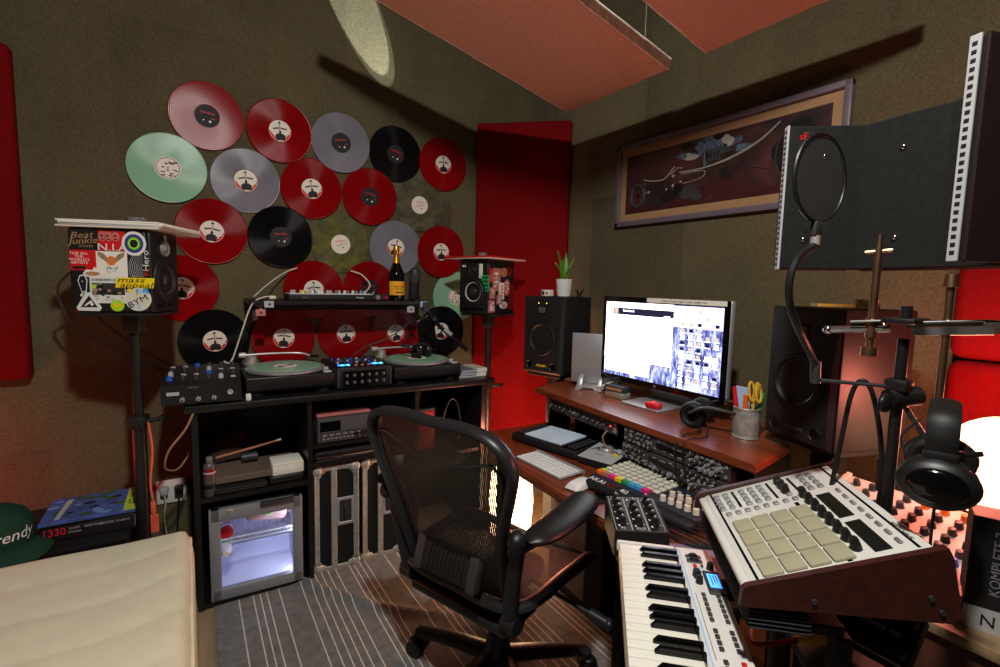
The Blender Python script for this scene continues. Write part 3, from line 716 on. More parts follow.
# ------------------------------------------------------------------ on the worktop
def dj_controller():
    t = thing('drum_controller', 'black box controller with blue knobs at the worktop left end', 'controller', T(.048, 2.345, CZ) @ RZ(math.radians(-3)))
    w, d = .268, .30; zf, zb = .083, .102
    b = MB(); b.prism([(-d/2, .008), (-d/2, zf), (-d/2+.02, zf+.008), (d/2, zb+.012), (d/2, .008)], -w/2, w/2, 0, frame((0, 0, 0), (0, 1, 0), (0, 0, 1)))
    b.build('case', M_['black'], t)
    b = MB()
    for sx in (-1, 1):
        for sy in (-1, 1): b.cyl((sx*.11, sy*.12, 0), (sx*.11, sy*.12, .009), .012, .012, 14)
    b.build('feet', M_['rubber'], t)
    b = MB(); b.b2((-.115, -d/2-.001, .045), (-.075, -d/2+.001, .058), 0); b.text('VESTAX', .010, frame((-.03, -d/2-.0008, .072), (1, 0, 0), (0, 0, 1)), 1)
    b.build('front_plate', [M_['lgrey'], M_['grey']], t)
    for k in range(3):
        c = MB(); c.cyl((-.065+k*.052, -d/2, .028), (-.065+k*.052, -d/2-.018, .028), .009, .008, 16, 0); c.cyl((-.065+k*.052, -d/2-.018, .028), (-.065+k*.052, -d/2-.030, .030), .0045, .003, 10, 1)
        c.build('jack', [M_['steel'], M_['chrome']], t)
    MB().lathe([(.010, 0), (.010, .006), (.006, .006), (.006, .001)], 20, M=frame((.095, -d/2, .045), (1, 0, 0), (0, 0, 1))).build('headphone_socket', M_['lgrey'], t)
    rnd = random.Random(9)
    for i in range(6):
        for j in range(4):
            x = -.108+i*.043; y = -.10+j*.06; z = zf+.010+(y+d/2)/d*(zb-zf+.012)-.004
            c = MB(); k = (i*3+j*5) % 7
            if k in (0,): c.lathe([(.011, 0), (.010, .016), (.0, .018)], 16, 0, T(x, y, z), cap=False); mm = M_['blue']; nm = 'knob'
            elif k in (1, 4): c.rbox((x, y, z+.004), (.018, .010, .008), .002, 1); mm = M_['lgrey']; nm = 'button'
            else: c.lathe([(.010, 0), (.008, .018), (.0, .020)], 16, 0, T(x, y, z), cap=False); mm = M_['dgrey'] if k != 5 else M_['lgrey']; nm = 'knob'
            c.build(nm, mm, t)
dj_controller()
b = MB(); b.rbox((0, 0, .014), (.020, .022, .026), .004, 2); b.cyl((0, 0, .001), (0, 0, .004), .011)
tag(b.build('power_adapter', M_['white'], None, T(.200, 2.207, CZ)), 'tiny white adapter cube between controller and left turntable', 'adapter')

def turntable():
    t = thing('turntable', 'black turntable left of the lit mixer, playing a mint green record', 'turntable', T(.370, 2.440, CZ), 'turntables on the worktop')
    w, d = .355, .43; py = -.058
    b = MB(); b.rbox((0, 0, .058), (w, d, .056), .006, 3); b.rbox((0, 0, .029), (w-.03, d-.03, .014), .004, 2); b.build('plinth', M_['black'], t)
    for sx in (-1, 1):
        for sy in (-1, 1): MB().lathe([(.030, 0), (.032, .004), (.032, .012), (.022, .016), (.022, .024)], 24, M=T(sx*.135, sy*.165, 0)).build('foot', M_['rubber'], t)
    b = MB(); b.lathe([(.05, .086), (.158, .086), (.166, .090), (.166, .099), (.156, .102), (.006, .102)], 64, 0, T(0, py, 0))
    for k in range(60):
        a = 2*PI*k/60; b.ball((.1655*math.cos(a), py+.1655*math.sin(a), .0945), .0022, 6, 1)
    b.build('platter', [M_['alu'], M_['dgrey']], t)
    MB().cyl((0, py, .10), (0, py, .118), .0035, .003, 10).build('spindle', M_['chrome'], t)
    b = MB(); b.lathe([(.034, .086), (.034, .094), (.026, .096), (.022, .124), (.013, .128), (.0, .128)], 24, 0, T(-.118, .150, 0), cap=False); b.build('arm_base', M_['steel'], t)
    b = MB(); b.cyl((-.172, .152, .132), (-.142, .152, .132), .013, .013, 16); b.tube([(-.15, .152, .132), (-.05, .153, .134), (.06, .152, .132), (.11, .142, .128), (.140, .118, .118)], .0048, 10, smooth=6)
    arm = b.build('tonearm', mat('bright_arm_metal', (.80, .79, .77), .35, .3), t)
    c = MB(); c.rbox((0, -.016, 0), (.018, .040, .012), .002, 1, 0, T(.146, .112, .118) @ RZ(.75)); c.build('headshell', M_['black'], arm)
    MB().rbox((.02, .196, .088), (.11, .022, .006), .002, 1).build('pitch_slider', M_['dgrey'], t)
    b = MB(); b.rbox((.150, -.190, .089), (.034, .030, .008), .003, 2); b.build('start_button', M_['lgrey'], t)
    b = MB(); b.lathe([(.012, .085), (.012, .100), (.009, .102), (0, .102)], 18, 0, T(.155, -.145, 0), cap=False); b.build('strobe', M_['lgrey'], t)
    return t
tt = turntable()
tt2 = dup(tt, T(1.002, 2.440, CZ), 'black turntable right of the lit mixer, with headphones on its record')
for i, (x, tx) in enumerate(((.370, 'mint green record lying on the left turntable'), (1.002, 'mint green record lying on the right turntable under headphones'))):
    o = disc_obj('mint'); o.matrix_world = T(x, 2.382, CZ+.1025) @ RZ(.7+i); tag(o, tx, 'record', 'records on the turntables')
    b = MB(); b.lathe([(.0036, .0014), (.05, .0014), (.05, .0021), (.0036, .0021)], 32, 0, cap=False)
    for s in (-1, 1): b.poly([(s*.046, -.008, .0024), (s*.046, .010, .0024), (s*.016, .016, .0024), (s*.012, -.014, .0024)], 1)
    b.build('centre_label', LM[0:1]+[M_['blackm']], o)

def mixer():
    t = thing('dj_mixer', 'black DJ mixer with glowing blue buttons between the two turntables', 'mixer', T(.687, 2.40, CZ))
    w, d, h = .250, .33, .094
    b = MB(); b.rbox((0, 0, .006+h/2), (w, d, h), .004, 2); b.build('case', M_['black'], t)
    for sx in (-1, 1): MB().rbox((sx*(w/2-.004), -.002, .05), (.012, d+.006, .086), .004, 2).build('side_cheek', M_['dgrey'], t)
    b = MB(); b.b2((-.10, -d/2-.0015, .012), (.10, -d/2, .084)); b.build('front_panel', M_['blackgl'], t)
    for j in range(2):
        for i in range(6):
            x = -.085+i*.034; z = .032+j*.032
            c = MB(); c.cyl((x, -d/2-.001, z), (x, -d/2-.012, z), .0095, .008, 16, 0); c.b2((x-.001, -d/2-.0135, z), (x+.001, -d/2-.0115, z+.008), 1)
            c.build('front_knob', [M_['dgrey'], M_['white']], t)
    for s in (-1, 1):
        for k in range(4):
            c = MB().rbox((s*.078+(k-1.5)*.014, -.09, .099), (.012, .022, .008), .002, 1)
            lab(c.build('lit_button', M_['cyanled'] if k % 2 else M_['bluled'], t), 'glowing blue button')
    for i in range(7):
        for j in range(3):
            MB().lathe([(.0075, 0), (.006, .014), (0, .015)], 14, 0, T(-.09+i*.03, -.03+j*.055, .094), cap=False).build('knob', [M_['lgrey'], M_['dgrey'], M_['blue']][(i+j) % 3], t)
    for x in (-.03, .0, .03):
        c = MB(); c.b2((x-.002, -.135, .0942), (x+.002, -.10, .0948), 0); c.rbox((x, -.12, .101), (.014, .008, .012), .002, 1, 1); c.build('fader', [M_['blackm'], M_['salmonp']], t)
mixer()

def headphones_flat(M, lb, group=None):
    t = thing('headphones', lb, 'headphones', M, group)
    for s in (-1, 1):
        c = MB(); c.lathe([(.014, 0), (.030, .002), (.038, .010), (.040, .022), (.034, .030), (.020, .034), (0, .035)], 28, 0, frame((s*.055, 0, .040), (0, 0, 1), (0, 1, 0)) if s > 0 else frame((s*.055, 0, .040), (0, 0, -1), (0, 1, 0)), cap=False)
        e = c.build('ear_cup', M_['black'], t)
        c = MB(); c.torus(.029, .011, 26, 8, 0, frame((s*.052, 0, .040), (0, 0, 1), (0, 1, 0))); c.build('ear_pad', M_['rubber'], e)
    c = MB(); c.tube([(-.075, 0, .05), (-.078, .05, .075), (-.06, .12, .07), (0, .15, .055), (.06, .12, .07), (.078, .05, .075), (.075, 0, .05)], .011, 8, smooth=6, flat=(1, .5)); c.build('headband', M_['dgrey'], t)
    return t
headphones_flat(T(1.025, 2.375, CZ+.1056) @ RZ(.35) @ Matrix.Scale(.82, 4), 'black headphones lying on the right turntable')

# card boxes at the right end
for k in range(3):
    b = MB(); b.rbox((0, 0, .007), (.095, .13, .0136), .001, 1, 0); b.b2((-.0465, -.0655, .002), (.0465, -.063, .0120), 1)
    tag(b.build('compact_disc_case', [M_['grey'], M_['lgrey']], None, T(1.236+.003*k, 2.315, CZ+k*.0141) @ RZ(.05*(k-1))), ['bottom grey disc case of the pile beside the right turntable', 'middle grey disc case of the pile beside the right turntable', 'top grey disc case of the pile beside the right turntable'][k], 'disc case', 'disc cases at the worktop right end')
for k in range(2):
    b = MB(); b.rbox((0, 0, .011), (.072, .14, .022), .001, 1, 0); b.b2((-.035, -.0708, .003), (.035, -.066, .019), 1)
    tag(b.build('booklet', [M_['offw'], M_['paper']], None, T(1.322, 2.335, CZ+k*.0225) @ RZ(-.06+.1*k)), ['lower cream booklet at the right end of the worktop', 'upper cream booklet at the right end of the worktop'][k], 'booklet', 'booklets at the worktop right end')
# ------------------------------------------------------------------ wall shelf
SH = 1.246
t = thing('display_shelf', 'black shelf across the middle of the record wall', 'shelf', T(.665, 2.585, SH))
MB().rbox((0, 0, -.011), (.86, .27, .022), .003, 1).build('board', M_['blacklam'], t)
b = MB(); b.b2((-.43, .115, -.060), (.43, .134, -.022)); b.build('wall_rail', M_['blackm'], t)
for s in (-1, 1):
    b = MB(); b.b2((s*.38-.012, -.09, -.030), (s*.38+.012, .13, -.022)); b.b2((s*.38-.012, .128, -.11), (s*.38+.012, .134, -.022)); b.build('bracket', M_['steel'], t)
for k, (x, z, m1) in enumerate(((-.350, -.018, 'lgrey'), (-.385, -.055, 'salmonp'), (.33, -.046, 'lgrey'), (.405, -.018, 'ltblue'))):
    b = MB(); b.rbox((x, -.1362 if z > -.03 else -.136, z), (.040, .0016, .030), .0006, 1, 0)
    if z <= -.03: b.b2((x-.003, -.1368, z+.014), (x+.003, -.11, z+.020), 0)
    b.ball((x+.002, -.137, z), (.006, .0008, .006), 10, 1)
    b.build('hanging_tag', [M_[m1], M_['dgrey']], t)
def shelf_mixer():
    t = thing('desk_mixer', 'small white-topped effects controller lying on the wall shelf', 'mixer', T(.60, 2.53, SH))
    w, d, h = .40, .15, .030
    MB().rbox((0, 0, h/2), (w, d, h-.002), .004, 2).build('case', M_['blackm'], t)
    b = MB(); b.b2((-w/2+.004, -d/2+.004, h-.002), (w/2-.004, d/2-.004, h+.002), 0); b.text('Pioneer', .012, frame((.13, -d/2-.0006, .014), (1, 0, 0), (0, 0, 1)), 0); b.text('serato', .010, frame((-.13, -d/2-.0006, .014), (1, 0, 0), (0, 0, 1)), 1)
    b.build('top_plate', [M_['white'], M_['salmonp']], t)
    rnd = random.Random(2)
    for i in range(9):
        for j in range(2):
            m1 = 'yellow' if (i, j) == (1, 0) else 'cyan' if (i, j) == (8, 1) else rnd.choice(['lgrey', 'lgrey', 'white', 'grey'])
            MB().lathe([(.008, 0), (.006, .015), (0, .016)], 12, 0, T(-.17+i*.042, -.03+j*.06, h+.002), cap=False).build('knob', M_[m1], t)
shelf_mixer()
b = MB(); b.tube([(.345, 2.50, SH+.012), (.30, 2.47, SH+.014), (.245, 2.452, SH-.02), (.20, 2.46, SH-.15), (.16, 2.47, SH-.27), (.13, 2.44, CZ+.13), (.14, 2.42, CZ+.125)], .0032, 8, smooth=8); b.rbox((.335, 2.49, SH+.012), (.03, .02, .016), .004, 2)
tag(b.build('white_cable', M_['offw']), 'cream cable hanging from the shelf left end to the worktop', 'cable')
b = MB(); b.tube([(.26, 2.50, SH+.015), (.33, 2.60, SH+.07), (.42, 2.68, SH+.13), (.48, 2.69, SH+.155)], .003, 8, smooth=8); 
tag(b.build('white_cable', M_['offw']), 'cream cable rising from the shelf left of the small controller', 'cable')
b = MB(); b.tube([(.75, 2.69, SH+.15), (.80, 2.66, SH+.13), (.825, 2.60, SH+.08), (.79, 2.56, SH+.04)], .0038, 8, smooth=8)
tag(b.build('white_cable', M_['offw']), 'cream cable arching behind the right end of the small controller', 'cable')
b = MB(); b.rbox((0, 0, .016), (.085, .05, .030), .004, 2, 0); b.cyl((-.02, -.026, .016), (-.02, -.036, .016), .012, .012, 16, 1); b.b2((.01, -.0275, .008), (.035, -.025, .024), 2)
tag(b.build('pocket_recorder', [M_['blackm'], M_['grey'], M_['dred']], None, T(.845, 2.50, SH)), 'small dark gadget on the shelf left of the bottle', 'gadget')
def bottle():
    t = thing('champagne_bottle', 'champagne bottle with gold foil and yellow-orange label on the shelf', 'bottle', T(.945, 2.53, SH))
    MB().lathe([(0, .004), (.030, .0), (.042, .003), (.044, .012), (.044, .125), (.041, .145), (.030, .170), (.020, .195), (.0155, .225), (.0145, .255), (.016, .262), (.016, .268), (.0135, .272), (.0135, .284), (0, .285)], 36, cap=False).build('glass', mat('dark_green_glass', (.035, .045, .03), .08, var=.1, coat=.5), t)
    lab(MB().lathe([(.0163, .212), (.0185, .2), (.0205, .196), (.0160, .230), (.0152, .256), (.0172, .260), (.0172, .270), (.0146, .274), (.0146, .286), (0, .288)], 30, cap=False).build('foil', M_['gold'], t), 'gold foil wrapping the neck')
    b = MB(); a0, a1 = -PI/2-1.25, -PI/2+1.25; n = 22
    for r, m_ in ((.0446, 0),):
        b.add([(r*math.cos(a0+(a1-a0)*k/n), r*math.sin(a0+(a1-a0)*k/n), z) for z in (.028, .100) for k in range(n+1)], [(k, k+1, n+2+k, n+1+k) for k in range(n)], 0)
    b.text('Veuve Clicquot', .0115, frame((0, -.0452, .074), (1, 0, 0), (0, 0, 1)), 1, sx=.75); b.text('PONSARDIN', .007, frame((0, -.0452, .060), (1, 0, 0), (0, 0, 1)), 1); b.b2((-.018, -.0454, .040), (.018, -.0450, .046), 1)
    b.build('label', [mat('champagne_yellow', (.95, .66, .10), .5), M_['blackm']], t)
bottle()
def boom_mic():
    t = thing('boom_microphone', 'black microphone on a folding boom arm beside the bottle', 'microphone', T(0, 0, 0))
    b = MB(); p = Vector((1.03, 2.50, 1.26)); a = Vector((.0, -.15, 1)).normalized()
    b.cyl(p, p+a*.085, .026, .028, 22); q = p+a*.085
    b.tube([p-a*.012, p, p+a*.0], [.018, .026, .026], 22)
    b.build('mic_body', M_['blackm'], t)
    b = MB(); b.tube([q, q+a*.02, q+a*.05, q+a*.068, q+a*.078], [.029, .031, .030, .024, .010], 22); b.build('grille', M_['dgrey'], t)
    b = MB(); b.tube([p-a*.01, (1.06, 2.46, 1.235), (1.09, 2.44, 1.19)], .010, 8); b.rbox((1.075, 2.452, 1.215), (.03, .03, .05), .006, 2); b.build('yoke', M_['dgrey'], t)
    b = MB(); b.tube([(1.085, 2.45, 1.20), (1.16, 2.45, 1.11), (1.345, 2.47, .965)], .011, 10); b.build('boom_arm', M_['black'], t)
    b = MB(); b.rbox((0, 0, 0), (.055, .028, .022), .005, 2, 0, T(1.21, 2.445, 1.075) @ RY(.65)); b.build('clamp', M_['lgrey'], t)
    b = MB(); b.tube([(1.125, 2.46, 1.15), (1.20, 2.58, 1.0), (1.228, 2.625, CZ+.01)], .008, 8); b.rbox((1.228, 2.625, CZ+.012), (.06, .06, .022), .004, 2); b.cyl((1.125, 2.43, 1.15), (1.125, 2.49, 1.15), .014, .014, 14); b.build('support_post', M_['black'], t)
    b = MB(); b.tube([(1.04, 2.47, 1.135), (1.075, 2.44, 1.16), (1.085, 2.44, 1.167)], .004, 8); b.build('lever', M_['chrome'], t)
    b = MB(); b.tube([(1.05, 2.50, 1.24), (1.02, 2.52, 1.13), (.90, 2.55, 1.04), (.80, 2.56, 1.005), (.72, 2.55, .96)], .003, 6, smooth=8); b.build('cable', M_['dgrey'], t)
boom_mic()

# ------------------------------------------------------------------ stand speakers with stickers
def studio_speaker(name, lb, M, w, d, h, cone, group=None):
    t = thing(name, lb, 'speaker', M, group)
    MB().rbox((0, .006, h/2), (w, d-.012, h), .008, 3).build('cabinet', M_['spk'], t)
    MB().rbox((0, -d/2+.006, h/2), (w, .014, h-.002), .006, 3).build('front_baffle', M_['black'], t)
    R = w*.40; cz = h*.40
    F = frame((0, -d/2-.001, cz), (1, 0, 0), (0, 0, 1))
    lab(MB().lathe([(R*1.08, 0), (R*1.06, .005), (R*.92, .005), (R*.86, .009), (R*.74, .009), (R*.68, .003)], 44, 0, F, cap=False).build('woofer_surround', M_['rubber'], t), 'black rubber ring')
    MB().lathe([(R*.70, .003), (R*.35, -.010), (R*.30, -.011), (R*.28, -.004), (R*.15, .004), (0, .006)], 44, 0, F, cap=False).build('woofer_cone', M_[cone], t)
    return t, F, R
def kline(stk, face, mats, t, nm='sticker', l=None):
    o = stk.build(nm, mats, t, face, smooth=False)
    if l: lab(o, l)
    return o
def speaker_left():
    a = math.radians(67.3); w, d, h = .195, .25, .285
    ctr = (-.178, 2.237); z0 = 1.214
    t, F, R = studio_speaker('stickered_speaker', 'black speaker covered in stickers on the stand left of the cabinet', T(*ctr, z0) @ RZ(a), w, d, h, 'dgrey')
    b = MB(); b.lathe([(.030, 0), (.028, .006), (.016, .002), (.010, .008), (0, .009)], 28, 0, frame((0, -d/2-.001, h*.80), (1, 0, 0), (0, 0, 1)), cap=False); b.build('tweeter', M_['grey'], t)
    b = MB(); b.rbox((0, -d/2-.002, .024), (w*.7, .006, .014), .003, 2); b.build('bass_port', M_['blackgl'], t)
    b = MB(); b.rbox((.0, -d/2-.003, h*.88), (.016, .008, .05), .004, 2); b.build('tag_clip', M_['alu'], t)
    # stickers, u to the right, v up on the side face
    base = frame((-w/2-.0006, 0, 0), (0, -1, 0), (0, 0, 1))
    def P(x, y): return ((x-302)/515*d, (590-y)/540*h)
    def rect(b, x0, y0, x1, y1, m, z=0.0): 
        u0, v1 = P(x0, y0); u1, v0 = P(x1, y1); b.poly([(u0, v0, z), (u1, v0, z), (u1, v1, z), (u0, v1, z)], m)
    def S(l): return dict(l=l)
    def tx(b, s, x, y, size, m, z=.0006, rot=0, sx=1, sh=0):
        u, v = P(x, y); b.text(s, size, T(u, v, z) @ RZ(rot), m, sx=sx, shear=sh, ext=.0001)
    def ell(b, x, y, rx, ry, m, z=0.0, n=36, rot=0):
        u, v = P(x, y); ax, ay = rx/515*d, ry/540*h
        b.poly([(u+ax*math.cos(q)*math.cos(rot)-ay*math.sin(q)*math.sin(rot), v+ax*math.cos(q)*math.sin(rot)+ay*math.sin(q)*math.cos(rot), z) for q in [2*PI*i/n for i in range(n)]], m)
    b = MB(); rect(b, 50, 68, 234, 190, 0); tx(b, 'Beat', 130, 100, .030, 1, rot=.08, sh=.3, sx=1.3); tx(b, 'Junkie', 140, 135, .030, 1, rot=.10, sh=.3, sx=1.2); tx(b, 'SOUND', 160, 168, .012, 1)
    kline(b, base, [M_['blackm'], M_['brownp']], t, l='black sticker with tan graffiti script')
    b = MB(); rect(b, 236, 68, 400, 192, 0)
    for k, x in enumerate((262, 300, 345)): ell(b, x, 102, 26, 30, 1, .0002); ell(b, x-4, 98, 9, 8, 2, .0004); ell(b, x, 120, 12, 4, 2, .0004)
    tx(b, 'N.I.A', 322, 172, .034, 3, .0006, sx=1.3)
    kline(b, base, [M_['red'], M_['salmonp'], M_['dred'], M_['white']], t, l='red sticker with pink faces and white letters')
    b = MB(); 
    for k, (r, m_) in enumerate(((78, 0), (60, 1), (44, 2), (36, 3), (26, 4))): ell(b, 460, 142, r, r, m_, .0008+.0003*k)
    kline(b, base, [M_['white'], M_['purple'], M_['green'], M_['lime'], M_['blackm']], t, l='round white sticker with dark eye rings')
    b = MB(); rect(b, 54, 192, 216, 322, 0)
    for k, s_ in enumerate(('FOR ALL', 'THE', "WORLD'S", 'ARTISTS')): tx(b, s_, 112, 214+k*20, .0125, 1, sx=1.15)
    rect(b, 70, 296, 150, 314, 2, .0004)
    kline(b, base, [M_['red'], M_['white'], M_['blackm']], t, l='red sticker with white block lettering')
    b = MB(); rect(b, 216, 196, 412, 362, 0, .0003)
    for s_ in (-1, 1):
        for k in range(4):
            ell(b, 312+s_*(38+k*11), 240-k*7, 12, 34-k*5, 1 if k % 2 else 2, .0005+.0001*k, rot=-s_*.5)
    ell(b, 312, 256, 30, 30, 3, .0012); ell(b, 312, 256, 16, 16, 4, .0014)
    for k in range(7): ell(b, 285+k*9, 312+8*math.sin(k*2), 7, 20, 5, .0006, rot=k*.4); 
    for k in range(5): ell(b, 290+k*10, 316+6*math.sin(k), 4, 14, 0, .0009, rot=k*.4)
    kline(b, base, [M_['paper'], M_['brownp'], M_['grey'], M_['orange'], M_['brownp'], M_['lgrey']], t, l='white sticker with grey wings round an orange disc')
    b = MB(); rect(b, 412, 216, 512, 358, 0, .0002)
    for k in range(8):
        u, v = P(512, 300); r = .006+.0055*k
        b.tube([(max(u-r*math.cos(q), P(414, 0)[0]), min(max(v+r*1.3*math.sin(q), P(0, 356)[1]), P(0, 218)[1]), .0006) for q in [(-PI/2+PI*i/14) for i in range(15)]], .0008, 4, 1)
    kline(b, base, [M_['blackm'], M_['lgrey']], t, l='black sticker with white swirling lines')
    b = MB(); rect(b, 510, 202, 552, 346, 0, .0003); tx(b, 'Hero', 531, 250, .028, 1, .0006, PI/2, 1.2); tx(b, 'N', 531, 325, .028, 2, .0006, PI/2, 1.2)
    kline(b, base, [M_['blackm'], M_['white'], M_['red']], t, l='narrow black sticker with upright white letters')
    b = MB()
    u = [(130, 340), (150, 316), (190, 318), (205, 296), (222, 318), (255, 330), (264, 352), (230, 366), (150, 362)]
    b.poly([(*P(x, y), .0008) for x, y in u], 0); ell(b, 190, 342, 46, 14, 1, .001)
    kline(b, base, [M_['paper'], M_['brownp']], t, l='ragged cream and tan sticker')
    b = MB(); c_ = [(108, 352), (138, 348), (156, 382), (146, 462), (116, 464), (94, 388)]
    b.poly([(*P(x, y), .0004) for x, y in c_], 0); b.poly([(*P(124+(x-124)*.8, 406+(y-406)*.86), .0007) for x, y in c_], 1); ell(b, 124, 392, 4, 4, 0, .001)
    kline(b, base, [M_['white'], M_['blackm']], t, l='small black coffin-shaped sticker with white outline')
    b = MB(); rect(b, 168, 362, 395, 530, 0, .0004); rect(b, 176, 372, 388, 388, 1, .0006); rect(b, 182, 400, 388, 476, 2, .0006); tx(b, 'AND MIX', 250, 380, .010, 2, .0008)
    rnd = random.Random(4)
    for k in range(18): ell(b, rnd.uniform(190, 380), rnd.uniform(404, 472), rnd.uniform(6, 16), rnd.uniform(6, 16), rnd.choice([1, 3, 4, 5]), .0007+.00003*k, 10)
    for k in range(9): ell(b, rnd.uniform(180, 390), rnd.uniform(480, 524), rnd.uniform(8, 20), rnd.uniform(4, 9), rnd.choice([1, 2, 0]), .0007+.00003*k, 10)
    kline(b, base, [M_['white'], M_['lgrey'], M_['dgrey'], M_['brownp'], M_['blackm'], M_['lime']], t, l='pale sticker with a dark street photograph')
    b = MB(); 
    for k, (r, m_) in enumerate(((86, 0), (78, 1))): ell(b, 470, 500, r, r*.9, m_, .0009+.0002*k)
    for k in range(16): ell(b, rnd.uniform(415, 525), rnd.uniform(440, 552), rnd.uniform(8, 22), rnd.uniform(8, 18), rnd.choice([2, 3, 4, 1]), .0012+.00003*k, 12)
    for s_ in ('BYM',): tx(b, s_, 470, 516, .030, 5, .002, .5, 1.2)
    kline(b, base, [M_['white'], M_['offw'], M_['ltblue'], M_['cyan'], M_['yellow'], M_['blackm']], t, l='round pale blue sticker with slanting black letters')
    b = MB(); rect(b, 334, 362, 578, 428, 0, .0024)
    b.v = [(x+ (y-.1)*.15, y, z) for x, y, z in b.v]
    tx(b, 'mass', 430, 378, .025, 1, .003, 0, 1.75, .25); tx(b, 'appeal', 462, 411, .025, 1, .003, 0, 1.6, .25)
    kline(b, base, [M_['yellow'], M_['blackm']], t, l='yellow sticker reading mass appeal in black')
    b = MB(); tr = [(140, 462), (176, 462), (238, 560), (222, 582), (90, 580), (78, 562)]
    b.poly([(*P(x, y), .0010) for x, y in tr], 0); tr2 = [(160, 482), (212, 558), (104, 558)]; b.poly([(*P(x, y), .0013) for x, y in tr2], 1)
    b.poly([(*P(x, y), .0016) for x, y in ((150, 526), (172, 512), (190, 540), (176, 552), (160, 534), (140, 550), (128, 548))], 0)
    b.poly([(*P(x, y), .0012) for x, y in ((130, 466), (118, 490), (104, 486), (112, 470))], 0)
    kline(b, base, [M_['white'], M_['blackm']], t, l='white and black triangle sticker')
    b = MB(); ell(b, 338, 544, 44, 38, 0, .0024); ell(b, 338, 544, 26, 10, 1, .0027)
    kline(b, base, [M_['lime'], M_['yellow']], t, l='small lime green oval sticker')
    return t
speaker_left()
def speaker_right():
    w, d, h = .19, .24, .285; a = math.radians(-68); z0 = 1.187
    t, F, R = studio_speaker('stickered_speaker', 'black speaker with a silver cone on the stand right of the worktop', T(1.392, 2.335, z0) @ RZ(a), w, d, h, 'coneg')
    MB().lathe([(.024, .004), (.020, .008), (0, .010)], 24, 0, F, cap=False).build('dust_cap', M_['coneb'], t)
    MB().lathe([(.034, 0), (.032, .005), (.018, .001), (.012, .008), (0, .009)], 28, 0, frame((0, -d/2-.001, h*.80), (1, 0, 0), (0, 0, 1)), cap=False).build('tweeter', M_['blackm'], t)
    MB().rbox((0, -d/2-.002, .022), (w*.75, .006, .013), .003, 2).build('bass_port', M_['blackgl'], t)
    b = MB()
    for k in range(2): b.rbox((-.072+k*.014, -d/2-.002, h*.87), (.009, .003, .012), .001, 1)
    b.build('badge', M_['white'], t)
    b = MB(); b.rbox((w*.42, -d/2-.003, h*.56), (.052, .004, .085), .003, 1, 0)
    for k in range(4): b.rbox((w*.42, -d/2-.0054, h*.56-.03+k*.02), (.04, .002, .007), .0008, 1, 1)
    b.build('sticker', [M_['green'], mat('deep_green_print', (.05, .22, .16), .5)], t)
    MB().rbox((w*.26, -d/2-.003, h*.78), (.024, .004, .075), .008, 2).build('sticker', M_['offw'], t)
    base = frame((w/2+.0006, 0, 0), (0, 1, 0), (0, 0, 1))
    rnd = random.Random(11)
    pal = [M_['salmonp'], M_['dred'], M_['brownp'], M_['paper'], M_['blackm'], M_['orange'], M_['red']]
    items = [(-.085, .20, .05, .07, 6), (-.045, .18, .07, .12, 0), (.02, .22, .06, .05, 2), (.07, .23, .05, .06, 1), (-.08, .11, .05, .06, 0), (.0, .12, .05, .09, 3), (.05, .14, .06, .09, 0), (.09, .12, .04, .07, 1), (-.085, .04, .055, .065, 0), (.02, .045, .075, .04, 3), (-.02, .075, .05, .05, 0), (.085, .05, .05, .06, 1)]
    for u, v, sw, sh, m_ in items:
        b = MB(); k = items.index((u, v, sw, sh, m_))
        if k in (2, 3, 6, 9): b.poly([(u+sw/2*math.cos(q), v+sh/2*math.sin(q), .0004+.0001*k) for q in [2*PI*i/24 for i in range(24)]], 0)
        else: b.rbox((u, v, .0003+.0001*k), (sw, sh, .0006), .0002, 1, 0)
        for j in range(4): b.poly([(u+rnd.uniform(-.3, .3)*sw+sw*.14*math.cos(q), v+rnd.uniform(-.02, .02)*0+(j-1.5)*sh*.18+sh*.07*math.sin(q), .0012+.0001*k+.00005*j) for q in [2*PI*i/8 for i in range(8)]], 1)
        b.build('sticker', [pal[m_], pal[(m_+3) % 7]], t, base, smooth=False)
speaker_right()
def spk_stand(lb, M, zt, group, br):
    t = thing('speaker_stand', lb, 'speaker stand', M, group)
    MB().rbox((0, 0, zt-.006), (.22, .22, .012), .003, 1).build('top_plate', M_['blackm'], t)
    MB().cyl((0, 0, .02), (0, 0, zt-.012), .0175, .0175, 20).build('pole', M_['black'], t)
    b = MB(); b.cyl((0, 0, .42), (0, 0, zt*.66), .023, .023, 20); b.build('lower_tube', M_['black'], t)
    b = MB(); b.rbox((0, 0, zt*.66), (.058, .058, .055), .010, 2); b.cyl((.0, -.02, zt*.66), (.02, -.065, zt*.66+.005), .008, .008, 10); b.rbox((.022, -.072, zt*.66+.008), (.052, .016, .022), .006, 2); b.build('height_clamp', M_['blackm'], t)
    MB().rbox((0, 0, zt-.045), (.055, .055, .066), .004, 2).build('collar', M_['dgrey'], t)
    b = MB(); b.rbox((0, 0, .008), (.125, .26, .016), .004, 2, 0, RZ(br)); b.cyl((0, 0, .01), (0, 0, .43), .021, .021, 18); b.build('base', M_['black'], t)
spk_stand('black tripod stand under the sticker-covered left speaker', T(-.165, 2.24, 0) @ RZ(math.radians(67)), 1.213, 'speaker stands', -math.radians(67))
spk_stand('black tripod stand under the silver-cone right speaker, behind the worktop end', T(1.402, 2.33, 0) @ RZ(.5), 1.186, 'speaker stands', -.5)
